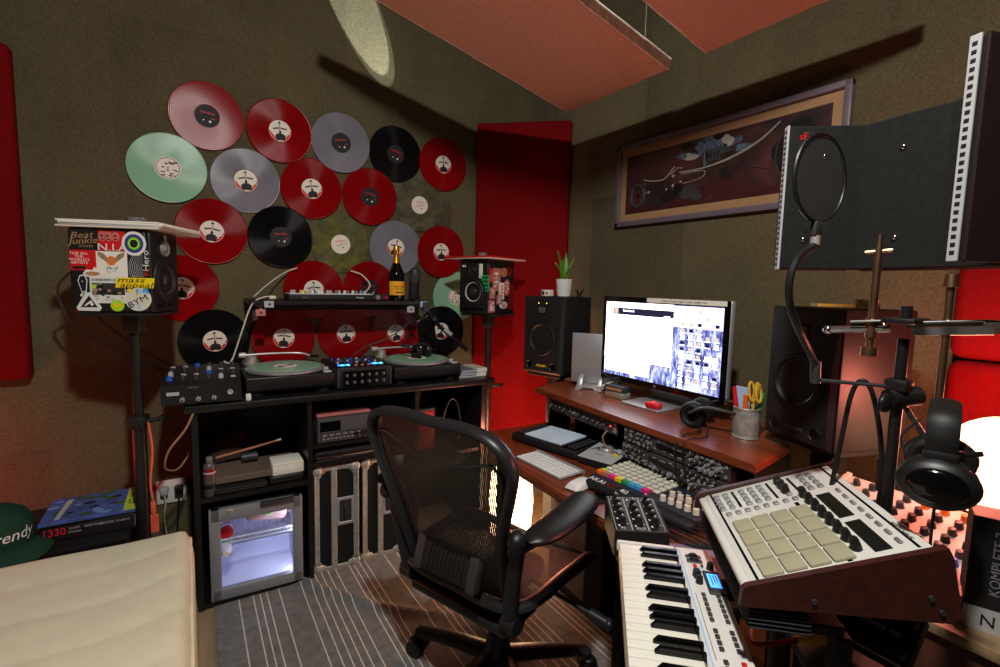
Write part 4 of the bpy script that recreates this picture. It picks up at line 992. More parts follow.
def sleeve_stack(M, n, labels, group, mats):
    for k in range(n):
        b = MB(); b.rbox((0, 0, .003), (.315, .315, .0060), .001, 1, 0)
        b.b2((-.150, -.150, .0058), (.150, .150, .00615), 1)
        tag(b.build('record_sleeve', [M_[mats[k][0]], M_[mats[k][1]]], None, M @ T(.004*math.sin(k*3), .004*math.cos(k*2), k*.0062) @ RZ(.02*((k*7) % 3-1))), labels[k], 'record sleeve', group)
a = math.radians(67.3)
sleeve_stack(T(-.150, 2.275, 1.214+.286) @ RZ(a), 4, ['lowest cream record sleeve on top of the left stand speaker', 'second record sleeve up on the left stand speaker, grey edged', 'third record sleeve up on the left stand speaker, cream edged', 'topmost record sleeve, dark red, on the left stand speaker'], 'record sleeves on the left speaker', [('offw', 'paper'), ('lgrey', 'grey'), ('paper', 'paper'), ('paper', 'dred')])
sleeve_stack(T(1.385, 2.350, 1.187+.286) @ RZ(math.radians(-68)), 2, ['cream record sleeve lying on the right stand speaker, lower one', 'red record sleeve lying uppermost on the right stand speaker'], 'record sleeves on the right speaker', [('offw', 'paper'), ('red', 'red')])
def tumbler(M, lb, r=.03, h=.035):
    b = MB(); b.lathe([(r*.7, .0), (r*.9, .002), (r, h), (r*.92, h), (r*.8, .006), (0, .006)], 24, cap=False)
    return tag(b.build('glass_dish', mat('thick_glass', (.8, .8, .8), .08, trans=.85, var=.02) if 'thick_glass' not in bpy.data.materials else bpy.data.materials['thick_glass'], None, M), lb, 'dish')
tumbler(T(-.14, 2.22, 1.214+.3112), 'little glass dish on the sleeves of the left speaker', .034, .022)
tumbler(T(1.375, 2.36, 1.187+.2988), 'little glass dish on the red sleeve of the right speaker', .025, .028)
b = MB(); b.tube([(-.29, 2.33, 1.36), (-.36, 2.36, 1.34), (-.40, 2.42, 1.26), (-.33, 2.50, 1.10), (-.10, 2.62, .93), (-.03, 2.68, .90), (.0, 2.69, .80)], .0045, 6, smooth=8)
b.tube([(-.25, 2.36, 1.27), (-.30, 2.45, 1.20), (-.22, 2.55, 1.08), (-.05, 2.66, .92), (-.02, 2.69, .84)], .0045, 6, smooth=8)
tag(b.build('speaker_cable', M_['dgrey']), 'two dark cables drooping from the left stand speaker to the cabinet', 'cable')
b = MB(); b.tube([(-.135, 2.215, .80), (-.125, 2.195, .70), (-.135, 2.19, .58), (-.13, 2.195, .50)], .004, 6, smooth=6); b.rbox((-.13, 2.195, .475), (.016, .014, .05), .004, 2); b.rbox((-.128, 2.194, .415), (.026, .008, .07), .002, 1)
tag(b.build('tagged_cable', [mat('coral_lead', (.85, .35, .25), .5)]), 'coral red cable with a paper tag on the left stand pole', 'cable')
b = MB(); b.tube([(.012, 2.19, .835), (-.02, 2.20, .76), (-.075, 2.22, .68), (-.09, 2.26, .60), (-.05, 2.32, .57), (-.01, 2.42, .60)], .004, 6, smooth=8)
tag(b.build('thin_cable', M_['brownp']), 'thin tan cable hanging in a loop at the worktop left end', 'cable')

# ------------------------------------------------------------------ bed, cap, books
def mattress():
    t = thing('daybed', 'cream quilted mattress on a low base in the left foreground', 'bed', T(-.60, 1.16, 0))
    w, l = 1.165, 1.86; zt, th = .425, .20
    rnd = random.Random(1)
    def top(u, v):
        x = (u-.5)*w; y = (v-.5)*l
        e = min((.5-abs(u-.5))*w, (.5-abs(v-.5))*l); r = .05
        ed = (r-math.sqrt(max(0, r*r-(r-e)**2))) if e < r else 0
        ph = (y+.035*math.sin(x*6.5)+.012*math.sin(x*17+1))/.19
        s = abs(math.sin(PI*ph)); q = -.0055*(1-s)**2.0+.003*math.sin(x*9+y*4)*math.sin(y*11+1)
        return (x, y, zt+.004*math.sin(3*x)*math.sin(2*y)+q-ed)
    b = MB(); b.grid(top, 90, 150)
    def side(k):
        def f(u, v):
            c = [(-.5, -.5), (.5, -.5), (.5, .5), (-.5, .5)]; a0, a1 = c[k], c[(k+1) % 4]
            px, py = a0[0]+(a1[0]-a0[0])*u, a0[1]+(a1[1]-a0[1])*u
            bul = .012*math.sin(PI*v); n = [(0, -1), (1, 0), (0, 1), (-1, 0)][k]
            z = zt-.05-(th-.05)*v
            return (px*w+n[0]*bul, py*l+n[1]*bul, z)
        return f
    for k in range(4): b.grid(side(k), 24, 8)
    b.build('mattress', M_['mattress'], t, normals=True, ang=60)
    b = MB()
    c = [(-.5, -.5), (.5, -.5), (.5, .5), (-.5, .5)]
    for zz in (zt-.052, zt-th+.008):
        b.tube([(c[k][0]*(w+.004)*1.0, c[k][1]*(l+.004), zz) for k in range(4)], .006, 8, closed=True)
    b.build('piping', M_['mattress'], t)
    MB().rbox((0, 0, .13), (w-.03, l-.03, .18), .01, 2).build('base', M_['blackm'], t)
    for sx in (-1, 1):
        for sy in (-1, 1): MB().cyl((sx*.5, sy*.85, 0), (sx*.5, sy*.85, .05), .022, .025, 14).build('foot', M_['black'], t)
mattress()
# low crate holding the books and cap behind the bed
t = thing('low_table', 'low black side table behind the bed carrying books and a cap', 'table', T(-.565, 2.40, 0))
MB().rbox((0, 0, .375), (.72, .44, .03), .004, 2).build('top', M_['blacklam'], t)
for sx in (-1, 1):
    for sy in (-1, 1): MB().rbox((sx*.255-.02, sy*.195, .18), (.035, .035, .36), .003, 1).build('leg', M_['blacklam'], t)
b = MB(); b.box((0, .2, .2), (.48, .015, .3)); b.build('back_panel', M_['blacklam'], t)
Mb = T(-.322, 2.365, .391) @ RZ(math.radians(-3.5))
b = MB(); b.rbox((0, 0, .030), (.27, .215, .060), .004, 2, 0); b.b2((-.132, -.100, .004), (.1352, .1085, .056), 2)
b.text('1330', .038, frame((-.098, -.1078, .030), (1, 0, 0), (0, 0, 1)), 1, sx=.9)
for i, (s_, x, sz) in enumerate((('SHORT', -.04, .010), ('STORIES', -.04, .010), ('AND', .0, .012), ('THE', .025, .012), ('BOOK', .055, .014), ('OF BEATS', .10, .010))): b.text(s_, sz, frame((x, -.1078, .038-.014*(i == 1)), (1, 0, 0), (0, 0, 1)), 3, ext=.0003)
tag(b.build('thick_book', [mat('violet_black_cover', (.13, .10, .13), .5), mat('crimson_foil', (.90, .10, .22), .4), M_['paper'], M_['lgrey']], None, Mb), 'thick dark book with red lettering under the blue magazine', 'book')
b = MB(); b.rbox((0, 0, .008), (.31, .235, .014), .003, 1, 0)
b.b2((.085, -.117, .0152), (.135, .117, .0158), 1); b.text('ATLAS', .040, T(.110, -.01, .0160) @ RZ(PI/2), 2, ext=.0002)
rnd = random.Random(8)
for k in range(34): 
    x, y = rnd.uniform(-.14, .07), rnd.uniform(-.10, .10); r = rnd.uniform(.006, .02)
    b.poly([(x+r*math.cos(q)*rnd.uniform(.7, 1.2), y+r*.7*math.sin(q), .0153+.00001*k) for q in [2*PI*i/9 for i in range(9)]], rnd.choice([3, 3, 4, 5]))
b.poly([(-.115, -.10, .0158), (-.10, -.10, .0158), (-.085, .09, .0158), (-.105, .09, .0158)], 6)
tag(b.build('magazine', [mat('magazine_blue', (.27, .35, .60), .3, var=.4, scale=14), mat('lemon_band', (.72, .78, .25), .4), M_['blackm'], mat('print_leaf_green', (.22, .36, .12), .4), mat('print_sky', (.45, .56, .80), .4), mat('print_dark_blue', (.08, .12, .25), .4), M_['lgrey']], None, Mb @ T(.012, .0, .0605) @ RZ(.05)), 'glossy blue and green magazine lying on the thick book', 'magazine')
b = MB(); b.tube([(-.165, 2.26, .44), (-.172, 2.25, .47), (-.160, 2.28, .50), (-.15, 2.36, .48), (-.145, 2.44, .41)], .005, 8, smooth=8); b.tube([(-.165, 2.26, .44), (-.158, 2.235, .42), (-.15, 2.24, .405)], .005, 8)
tag(b.build('grey_cable', M_['lgrey']), 'light grey cable end curling beside the stacked books', 'cable')
def cap():
    t = thing('baseball_cap', 'green baseball cap with white script at the left edge behind the bed', 'cap', T(-.575, 2.29, .392) @ RZ(math.radians(28)))
    g = mat('green_cap_cloth', (.03, .20, .125), .85, var=.12, scale=60, bump=.2)
    b = MB(); n = 40
    b.lathe([(.092, .02), (.097, .05), (.093, .09), (.075, .125), (.045, .145), (.0, .152)], n, 0, cap=False)
    b.v = [(x*1.0, y*1.12, z) for x, y, z in b.v]
    c = b.build('crown', g, t)
    MB().ball((0, 0, .152), (.008, .008, .006), 10).build('button', g, c)
    b = MB()
    b.grid(lambda u, v: ((.097+.078*v*math.sin(PI*(.12+.76*u)))*math.cos(-PI+PI*(u*.86+.07))*(1), -(.105+.085*v*math.sin(PI*(.08+.84*u)))*abs(math.sin(-PI+PI*(u*.86+.07))), .024-.030*v*v*(1-.6*abs(u-.5)*2)-.0+.012*(1-abs(2*u-1))*(1-v)), 24, 8, 0)
    vis = b.build('visor', g, t)
    so = vis.modifiers.new('thick', 'SOLIDIFY'); so.thickness = .004
    b = MB(); b.text('Trendy', .050, I4, 0, sx=1.0, shear=.3)
    out = []
    for x, y, z in b.v:
        an = -PI/2+x/.100; r = .099+z*.6; q = .070+y
        rr_ = r*(1-max(0, (q-.06))*1.7)
        out.append((rr_*math.cos(an), rr_*1.12*math.sin(an), q))
    b.v = out
    lab(b.build('embroidery', M_['white'], t), 'white embroidered script')
cap()
# ------------------------------------------------------------------ studio desk
DZ, BZ = .67, .87
def desk():
    t = thing('studio_desk', 'cherry wood studio desk with a raised bridge shelf along the right wall', 'desk', T(0, 0, 0))
    out = [(1.10, 1.90), (1.01, 1.43), (1.0, .98), (.87, .79), (1.0, .665), (1.42, .60), (1.50, .80), (1.74, .82), (1.74, 1.90)]
    bm = bmesh.new(); vs = [bm.verts.new((x, y, DZ)) for x, y in out]; f = bm.faces.new(vs)
    r = bmesh.ops.extrude_face_region(bm, geom=[f]); bmesh.ops.translate(bm, verts=[v for v in r['geom'] if isinstance(v, bmesh.types.BMVert)], vec=(0, 0, -.032))
    bmesh.ops.bevel(bm, geom=[e for e in bm.edges if abs(e.verts[0].co.z-e.verts[1].co.z) < 1e-5], offset=.006, segments=2, affect='EDGES')
    bm.verts.index_update(); b = MB(); b.add([v.co.copy() for v in bm.verts], [[v.index for v in f.verts] for f in bm.faces]); bm.free()
    b.build('desktop', M_['cherry'], t)
    out = [(1.355, 1.82), (1.285, .72), (1.55, .765), (1.60, .86), (1.76, .90), (1.76, 1.87), (1.60, 1.90)]
    bm = bmesh.new(); vs = [bm.verts.new((x, y, BZ)) for x, y in out]; f = bm.faces.new(vs)
    r = bmesh.ops.extrude_face_region(bm, geom=[f]); bmesh.ops.translate(bm, verts=[v for v in r['geom'] if isinstance(v, bmesh.types.BMVert)], vec=(0, 0, -.025))
    bmesh.ops.bevel(bm, geom=[e for e in bm.edges if abs(e.verts[0].co.z-e.verts[1].co.z) < 1e-5], offset=.004, segments=2, affect='EDGES')
    bm.verts.index_update(); b = MB(); b.add([v.co.copy() for v in bm.verts], [[v.index for v in f.verts] for f in bm.faces]); bm.free()
    b.build('bridge_shelf', M_['cherry'], t)
    for y in (1.808, 1.262, .778):
        b = MB(); b.prism([(1.44 if y > 1.7 else 1.40, DZ+.0), (1.56, DZ), (1.56, BZ-.026), (1.42 if y > 1.7 else 1.36, BZ-.026)], -.009, .009, 0, frame((0, y, 0), (1, 0, 0), (0, 0, 1)))
        b.build('bridge_upright', M_['blackm'], t)
    MB().b2((1.57, .82, DZ), (1.585, 1.78, BZ-.026)).build('bridge_back', M_['blackm'], t)
    for x, y in ((1.20, 1.82), (1.12, 1.0), (1.62, 1.84), (1.40, .68)):
        MB().b2((x-.03, y-.02, .0066 if x < 1.44 else 0), (x+.03, y+.02, DZ-.033)).build('leg', M_['blackm'], t)
    MB().b2((1.49, .86, .05), (1.51, 1.80, DZ-.033)).build('modesty_panel', M_['blackm'], t)
    MB().b2((1.16, .84, .60), (1.18, 1.80, .637)).build('front_rail', M_['blackm'], t)
desk()

def rack_unit(name, lb, M, w, h, d, rows, cols, seed, screen=None):
    t = thing(name, lb, 'rack unit', M)
    MB().b2((-w/2+.01, .004, 0), (w/2-.01, d, h)).build('chassis', M_['blackm'], t)
    rnd = random.Random(seed)
    b = MB(); b.rbox((0, 0, h/2), (w, .006, h-.002), .001, 1, 0)
    for s in (-1, 1):
        for zz in (.012, h-.012): b.cyl((s*(w/2-.010), -.003, zz), (s*(w/2-.010), -.006, zz), .005, .005, 10, 1)
    if screen: b.b2((screen[0], -.0045, screen[1]), (screen[2], -.003, screen[3]), 2)
    for k in range(rows*cols):
        x = -w/2+.03+rnd.random()*(w-.06); z = .010+rnd.random()*(h-.02)
        b.b2((x, -.0042, z), (x+.012, -.003, z+.0025), 3)
    b.build('faceplate', [mat('rack_face', (.23, .225, .225), .45) if 'rack_face' not in bpy.data.materials else bpy.data.materials['rack_face'], M_['steel'], M_['blackgl'], M_['lgrey']], t)
    n = 0
    for j in range(rows):
        for i in range(cols):
            x = -w/2+.035+(w-.07)*i/(cols-1); z = h*(j+.5)/rows
            if screen and screen[0]-.01 < x < screen[2]+.01 and screen[1]-.01 < z < screen[3]+.01: continue
            q = rnd.random(); c = MB(); n += 1
            if n > 95: continue
            if q < .62:
                r = rnd.choice([.006, .0075, .009]); c.cyl((x, -.003, z), (x, -.016, z), r, r*.82, 14, 0); c.b2((x-.0008, -.0168, z), (x+.0008, -.0155, z+r*.8), 1); c.build('knob', [M_['grey'] if q < .16 else M_['dgrey'], M_['white']], t)
            elif q < .85: c.rbox((x, -.006, z), (.011, .007, .007), .001, 1); c.build('button', M_['grey'], t)
            else: c.cyl((x, -.003, z), (x, -.0045, z), .0065, .0065, 12, 0); c.build('socket', M_['steel'], t)
    return t
# left: one-unit interface under the bridge
t = rack_unit('audio_interface', 'slim black rack interface with a row of silver knobs under the bridge shelf', frame((1.45, 1.515, .785), (0, -1, 0), (1, 0, 0)) if False else T(1.362, 1.510, .788) @ RZ(-PI/2-.065), .45, .052, .10, 1, 13, 4)
lab(MB().b2((.205, -.0055, .010), (.222, -.003, .038)).build('meter', M_['brownp'], t), 'small tan square at the right end')
lab(MB().ball((.19, -.005, .03), .003, 8).build('light', M_['redled'], t), 'tiny red light')
# right: three synth modules below the bridge
rack_unit('synth_module', 'black synth module crowded with knobs, upper one under the bridge shelf', T(1.318, 1.020, .790) @ RZ(-PI/2-.066), .435, .0535, .12, 3, 20, 21, (-.06, .018, .06, .036))
rack_unit('synth_module', 'black synth module behind the grid controller, lower one of two', T(1.312, 1.020, .732) @ RZ(-PI/2-.066), .435, .0555, .12, 3, 18, 33, (-.09, .02, .05, .04))

# pad grid controller (left of desk)
def pad_controller():
    t = thing('pad_controller', 'black controller with an eight by eight grid of pale pads at the desk left', 'controller', T(1.352, 1.60, DZ) @ RZ(-PI/2+math.radians(13)))
    w, d, h = .345, .295, .034
    b = MB(); b.rbox((0, 0, h/2+.003), (w, d, h), .010, 3); b.build('body', M_['blackm'], t)
    MB().rbox((0, .0, h+.0035), (w-.02, d-.02, .002), .001, 1).build('top_plate', M_['blackgl'], t)
    b = MB(); b.b2((-.10, .092, h+.0045), (.10, .124, h+.0062), 0); b.text('Ableton', .010, T(0, .133, h+.005), 1)
    b.build('display', [mat('slate_display', (.16, .18, .22), .2), M_['grey']], t)
    pad = mat('pale_pad', (.76, .80, .84), .45, emit=(.7, .78, .88), est=.10)
    for j in range(8):
        for i in range(8):
            MB().rbox((-.098+i*.0245, -.118+j*.0225, h+.0065), (.0222, .0200, .006), .002, 2).build('pad', pad, t)
    for i in range(8): MB().lathe([(.006, 0), (.005, .011), (0, .012)], 12, 0, T(-.12+i*.031, .134, h+.004) if False else T(-.13+i*.037, .138, h+.003), cap=False).build('encoder', M_['black'], t)
    for s in (-1, 1):
        for j in range(8):
            for i in range(2): MB().rbox((s*(.122+i*.022), -.118+j*.0225, h+.006), (.017, .013, .004), .001, 1, 0).build('side_button', M_['dgrey'], t)
pad_controller()

def apogee():
    t = thing('desk_interface', 'silver-topped desktop unit with black letters beside the pad controller', 'audio interface', T(1.352, 1.345, DZ) @ RZ(-PI/2+math.radians(17)))
    w, d = .145, .185
    b = MB(); b.prism([(-d/2, .006), (-d/2, .028), (d/2, .042), (d/2, .006)], -w/2, w/2, 0, frame((0, 0, 0), (0, 1, 0), (0, 0, 1))); b.build('body', M_['blackm'], t)
    b = MB()
    for sx in (-1, 1):
        for sy in (-1, 1): b.cyl((sx*.055, sy*.07, 0), (sx*.055, sy*.07, .007), .008, .008, 12)
    b.build('feet', M_['rubber'], t)
    al = math.atan(.014/d); P = T(0, 0, .0355) @ RX(al)
    b = MB(); b.rbox((0, 0, 0), (w-.002, d-.002, .004), .001, 1, 0, P)
    b.text('A', .055, P @ T(-.045, .010, .0022), 1); b.text('N', .050, P @ T(.040, .010, .0022), 1); b.text('universal', .010, P @ T(-.01, -.035, .0022), 1)
    b.poly([tuple(P @ Vector((.048+.012*math.cos(q), -.012+.012*math.sin(q), .0030))) for q in [2*PI*i/18 for i in range(18)]], 2)
    b.build('top_plate', [M_['lgrey'], M_['blackm'], M_['yellow']], t)
    MB().lathe([(.026, .002), (.026, .012), (.020, .018), (0, .018)], 30, 0, P @ T(-.002, .012, 0), cap=False).build('volume_knob', M_['alu'], t)
apogee()

def keyboard_small():
    t = thing('computer_keyboard', 'slim white wireless keyboard at the front of the desk', 'keyboard', T(1.128, 1.415, DZ) @ RZ(-PI/2+math.radians(2.5)))
    w, d = .262, .118; P = RX(.03)
    b = MB(); b.rbox((0, 0, .006), (w, d, .006), .002, 2, 0, P); b.cyl((-w/2, d/2-.006, .008), (w/2, d/2-.006, .008), .0085, .0085, 16, 0); b.build('tray', M_['alu'], t)
    rows = [(13, .0), (14, 0), (13, .004), (12, .010), (10, 0)]
    for j in range(5):
        y = d/2-.026-j*.0205; n = [14, 14, 13, 12, 9][j]; pitch = (w-.010)/n
        for i in range(n):
            ww = pitch-.003; x = -w/2+.005+pitch*(i+.5)
            if j == 4:
                seg = [.018, .018, .018, .02, .098, .02, .018, .018, .018]; tot = sum(seg); sc = (w-.010)/tot
                x = -w/2+.005+sc*(sum(seg[:i])+seg[i]/2); ww = seg[i]*sc-.003
            MB().rbox((x, y, .011), (ww, .0172, .004), .0015, 1, 0, P).build('key', M_['white'], t)
keyboard_small()
b = MB()
def mshape(u, v):
    x = (u-.5)*.060*(1-.10*(2*v-1)**2); y = (v-.5)*.108; q = max(0, 1-(2*u-1)**4)*max(0, 1-(2*v-1)**4)
    return (x, y, .006+.020*q**.5*(1-.15*(v-.4)))
b.grid(mshape, 16, 24); b.rbox((0, 0, .004), (.052, .10, .008), .003, 2, 1)
tag(b.build('computer_mouse', [M_['white'], M_['lgrey']], None, T(1.100, 1.205, DZ) @ RZ(-PI/2+.25)), 'white computer mouse right of the white keyboard', 'mouse')
t = thing('mobile_phone', 'black phone lying at the desk edge beyond the chair armrest', 'phone', T(1.066, 1.105, DZ) @ RZ(-.12))
MB().rbox((0, 0, .0045), (.122, .062, .009), .004, 3).build('body', M_['black'], t)
MB().rbox((0, 0, .0092), (.116, .056, .0012), .0005, 1).build('screen', M_['blackgl'], t)
MB().lathe([(.004, .0098), (.005, .0102), (.004, .0104)], 14, 0, T(-.054, 0, 0)).build('home_button', M_['dgrey'], t)

def grid_controller():
    t = thing('clip_controller', 'dark blue grid controller with cream buttons and knobs, mid desk', 'controller', T(1.270, 1.008, DZ) @ RZ(-PI/2+math.radians(4)))
    w, d, h = .40, .255, .046
    navy = mat('dark_navy_plastic', (.13, .14, .185), .5, var=.1)
    b = MB(); b.rbox((0, .0, h/2), (w, d, h), .010, 3, 0); b.rbox((0, -d/2-.002, h*.42), (w-.004, .05, h*.75), .016, 4, 1); b.build('body', [navy, M_['blackm']], t)
    b = MB(); Fm = T(0, 0, 0) @ frame((0, -d/2+.005, h+.0008), (1, 0, 0), (0, 1, 0))
    b.text('AKAI', .027, T(-.155, -d/2-.006, h*.80+.0015) @ RX(.35), 0, sx=1.1); b.text('APC', .027, T(-.095, -d/2-.006, h*.80+.0015) @ RX(.35), 1, sx=.95); b.text('40', .030, T(-.045, -d/2-.006, h*.80+.0015) @ RX(.35), 0)
    b.build('logo', [M_['white'], M_['dred']], t)
    tape = ['orange', 'salmonp', 'pinkp', 'yellow', 'green', 'cyan', 'cyan', 'pinkp']
    b = MB(); 
    for k in range(8): b.b2((-.185+k*.026, -d/2+.022, h+.0005), (-.161+k*.026, -d/2+.042, h+.012), k)
    lab(b.build('tape_strip', [M_[x] for x in tape], t), 'row of coloured tape pieces')
    for j in range(6):
        for i in range(9):
            q = MB().rbox((-.183+i*.0265, -d/2+.058+j*.029, h+.004), (.022, .020, .008), .003, 2)
            o = q.build('button', M_['offw'] if not (i == 0 and j == 0) else M_['lime'], t)
            if i == 0 and j == 0: lab(o, 'lit yellow-green button')
    for j in range(5):
        for i in range(5):
            if j == 2: continue
            x = .072+i*.027; y = -d/2+.028+j*.047
            c = MB(); c.lathe([(.0095, 0), (.0085, .016), (.0, .018)], 16, 0, T(x, y, h), cap=False); c.b2((x-.001, y, h+.0165), (x+.001, y+.008, h+.0185), 1); c.build('knob', [M_['offw'], M_['dgrey']], t)
            if j != 0: MB().ball((x-.013, y+.010, h+.002), .0022, 8).build('light', M_['yelled'], t)
    for i in range(4): MB().rbox((.07+i*.03, -d/2+.020+2*.047, h+.003), (.014, .008, .006), .002, 1).build('button', M_['lgrey'], t)
grid_controller()

def knob_box():
    a = math.atan2(.154, .112)-PI/2
    t = thing('knob_mixer', 'small black mixer box with three columns of black knobs at the desk edge', 'mixer', T(.985, .862, DZ) @ RZ(a))
    w, d = .135, .165
    b = MB(); b.prism([(-d/2, .004), (-d/2, .068), (d/2, .086), (d/2, .004)], -w/2, w/2, 0, frame((0, 0, 0), (0, 1, 0), (0, 0, 1))); b.build('case', M_['blackm'], t)
    b = MB()
    for sx in (-1, 1):
        for sy in (-1, 1): b.cyl((sx*.055, sy*.07, 0), (sx*.055, sy*.07, .006), .008, .008, 12)
    b.build('feet', M_['rubber'], t)
    P = T(0, 0, .0772) @ RX(math.atan(.018/d))
    b = MB(); b.rbox((0, 0, 0), (w-.003, d-.003, .003), .001, 1, 0, P)
    for i in range(3):
        b.tube([tuple(P @ Vector(p)) for p in ((-.062+i*.041, -.078, .002), (-.023+i*.041, -.078, .002), (-.023+i*.041, .078, .002), (-.062+i*.041, .078, .002))], .0006, 4, 1, closed=True)
        for j in range(5): b.b2((-.055+i*.041, -.062+j*.031, .0016), (-.050+i*.041, -.056+j*.031, .0020), 1, P); b.b2((-.036+i*.041, -.052+j*.031, .0016), (-.028+i*.041, -.050+j*.031, .0020), 1, P)
    b.text('IN', .012, P @ T(-.045, -.070, .0018), 1); b.text('OUT', .012, P @ T(.0, -.070, .0018), 1); b.text('MIX', .012, P @ T(.042, .072, .0018), 1)
    b.build('panel', [M_['black'], M_['white']], t)
    for i in range(3):
        for j in range(5 if i != 1 else 4):
            x, y = -.0425+i*.041, -.046+j*.027
            c = MB(); c.lathe([(.012, .001), (.0115, .005), (.0085, .006), (.0075, .020), (0, .021)], 16, 0, P @ T(x, y, 0), cap=False); c.b2((x-.0012, y+.002, .0205), (x+.0012, y+.008, .0216), 1, P); c.build('knob', [M_['black'], M_['white']], t)
knob_box()
b = MB(); b.rbox((0, 0, .001), (.21, .15, .002), .0005, 1)
tag(b.build('paper_sheet', mat('lilac_paper', (.50, .42, .52), .7, var=.08), None, T(1.035, .73, DZ) @ RZ(-.65)), 'lilac sheet on the desk between knob box and white keyboard', 'paper')
b = MB()
for k in range(6):
    o = .012*k; b.tube([(1.10+o, .90-o*.5, DZ+.006), (1.08+o*1.4, .80-o*.3, DZ+.010+.004*k), (1.12+o, .735-o, DZ+.007), (1.22+o, .69, DZ+.007+.002*k)], .0035, 6, smooth=6)
tag(b.build('audio_cables', M_['rubber']), 'bundle of black cables on the desk behind the white music keyboard', 'cable')
b = MB(); b.tube([(1.43, 1.33, DZ+.03), (1.455, 1.30, DZ+.012), (1.44, 1.20, DZ+.006), (1.42, 1.13, DZ+.006)], .003, 6, smooth=6)
tag(b.build('pale_cable', M_['offw']), 'thin pale cable behind the silver-topped desktop unit', 'cable')
b = MB(); b.tube([(1.340, 1.33, .80), (1.325, 1.34, .77), (1.345, 1.335, .73), (1.37, 1.30, .69)], .0028, 6, smooth=6)
tag(b.build('patch_lead', M_['brownp']), 'thin tan lead hanging from the interface under the bridge', 'cable')

# ------------------------------------------------------------------ on the bridge shelf
def screen_mats():
    m, nt, b = nodes('screen_wallpaper'); L = nt.links
    tc = N(nt, 'ShaderNodeTexCoord'); mp = N(nt, 'ShaderNodeMapping'); mp.inputs['Scale'].default_value = (3.0, 1.0, 1.0); L.new(tc.outputs['Object'], mp.inputs[0])
    nz = N(nt, 'ShaderNodeTexNoise', Scale=16.0, Detail=8.0, Roughness=.75); L.new(mp.outputs[0], nz.inputs['Vector'])
    rp = N(nt, 'ShaderNodeValToRGB'); e = rp.color_ramp.elements
    e[0].position = .40; e[0].color = (*lin((.16, .18, .36)), 1); e[1].position = .58; e[1].color = (*lin((.86, .88, 1.0)), 1)
    x = e.new(.5); x.color = (*lin((.46, .50, .80)), 1)
    L.new(nz.outputs['Fac'], rp.inputs['Fac']); L.new(rp.outputs['Color'], b.inputs['Emission Color']); b.inputs['Emission Strength'].default_value = 1.5
    b.inputs['Base Color'].default_value = (.01, .01, .01, 1); b.inputs['Roughness'].default_value = .15
    return m
def monitor():
    t = thing('computer_monitor', 'silver-footed flat monitor showing a white window on the bridge shelf', 'monitor', T(1.60, 1.325, BZ) @ RZ(-PI/2))
    w, h, zc = .615, .368, .250
    F = frame((0, -.012, zc), (1, 0, 0), (0, 0, 1))
    MB().rbox((0, .008, zc), (w, .026, h), .008, 3).build('back_shell', M_['alu'], t)
    b = MB(); b.rbox((0, 0, .001), (w, h, .006), .003, 2, 0, F); b.build('bezel', M_['blackgl'], t)
    sw, sh = w*.930, h*.865; z = .0046
    white = emis('screen_white', (1, 1, 1), 3.2)
    b = MB(); b.b2((-sw/2, -sh/2, z), (sw/2, sh/2, z+.0004), 0, F)
    b.b2((-sw/2, -sh*.27, z+.0004), (sw*.13, sh/2, z+.0008), 1, F)           # big white window
    b.b2((-sw/2+.002, -sh*.45, z+.0004), (-.030, -sh*.275, z+.0008), 1, F)   # lower window
    b.b2((-sw/2, -sh*.278, z+.0008), (sw*.125, -sh*.268, z+.0011), 2, F)
    b.b2((-sw/2+.045, sh*.335, z+.0009), (sw*.13, sh*.425, z+.0014), 2, F)   # dark title bar
    b.b2((-sw/2+.050, sh*.345, z+.0014), (-sw/2+.072, sh*.42, z+.0017), 3, F)
    b.text('Soundtrack', .014, F @ T(-.155, sh*.39, z+.0015), 1, ext=.0001); b.text('preview', .010, F @ T(.045, sh*.352, z+.0015), 1, ext=.0001)
    b.b2((-sw/2+.02, -sh*.16, z+.0008), (sw*.125, -sh*.155, z+.001), 4, F); b.b2((-sw/2, -sh*.345, z+.0008), (-.032, -sh*.34, z+.001), 4, F)
    b.b2((sw*.135, sh*.24, z+.0004), (sw/2, sh/2-.002, z+.0007), 5, F)       # pale sky of the wallpaper
    rnd = random.Random(6)
    for i in range(5):                                                        # desktop icons
        for j in range(13):
            if i < 2 and j % 3 == 0: continue
            x = sw/2-.022-i*.036; y = sh/2-.022-j*.0235
            b.b2((x-.008, y-.006, z+.0007), (x+.008, y+.006, z+.0010), rnd.choice([1, 1, 3, 6]), F)
            b.b2((x-.012, y-.0115, z+.0007), (x+.012, y-.0085, z+.0010), 1, F)
    b.build('screen', [screen_mats(), white, emis('screen_navy', (.12, .13, .24), .8), emis('screen_tan', (.8, .74, .66), 1.0), emis('screen_grey', (.72, .76, .86), 1.6), emis('screen_pink_sky', (.86, .80, .92), 1.7), emis('screen_dark', (.1, .12, .25), .6)], t)
    b = MB(); b.b2((.0-.06, h/2-.020, .0048), (w/2-.012, h/2-.002, .0056), 0, F); b.text('cream of the crop in every single mix', .0135, F @ T(.115, h/2-.011, .0058), 1, ext=.0002, sx=1.0)
    lab(b.build('paper_strip', [M_['paper'], M_['dgrey']], t), 'strip of lettered paper taped on the top bezel')
    MB().lathe([(.006, 0), (.006, .0006), (0, .0006)], 16, 0, F @ T(0, -h/2+.012, .004), cap=False).build('badge', M_['grey'], t)
    b = MB(); b.prism([(-.012, .004), (.10, .004), (.06, .20), (.045, .20), (.082, .010), (-.012, .010)], -.095, .095, 0, frame((0, 0, 0), (0, 1, 0), (0, 0, 1))); b.rbox((0, -.010, .004), (.19, .19, .008), .003, 2)
    b.build('stand', M_['alu'], t)
monitor()
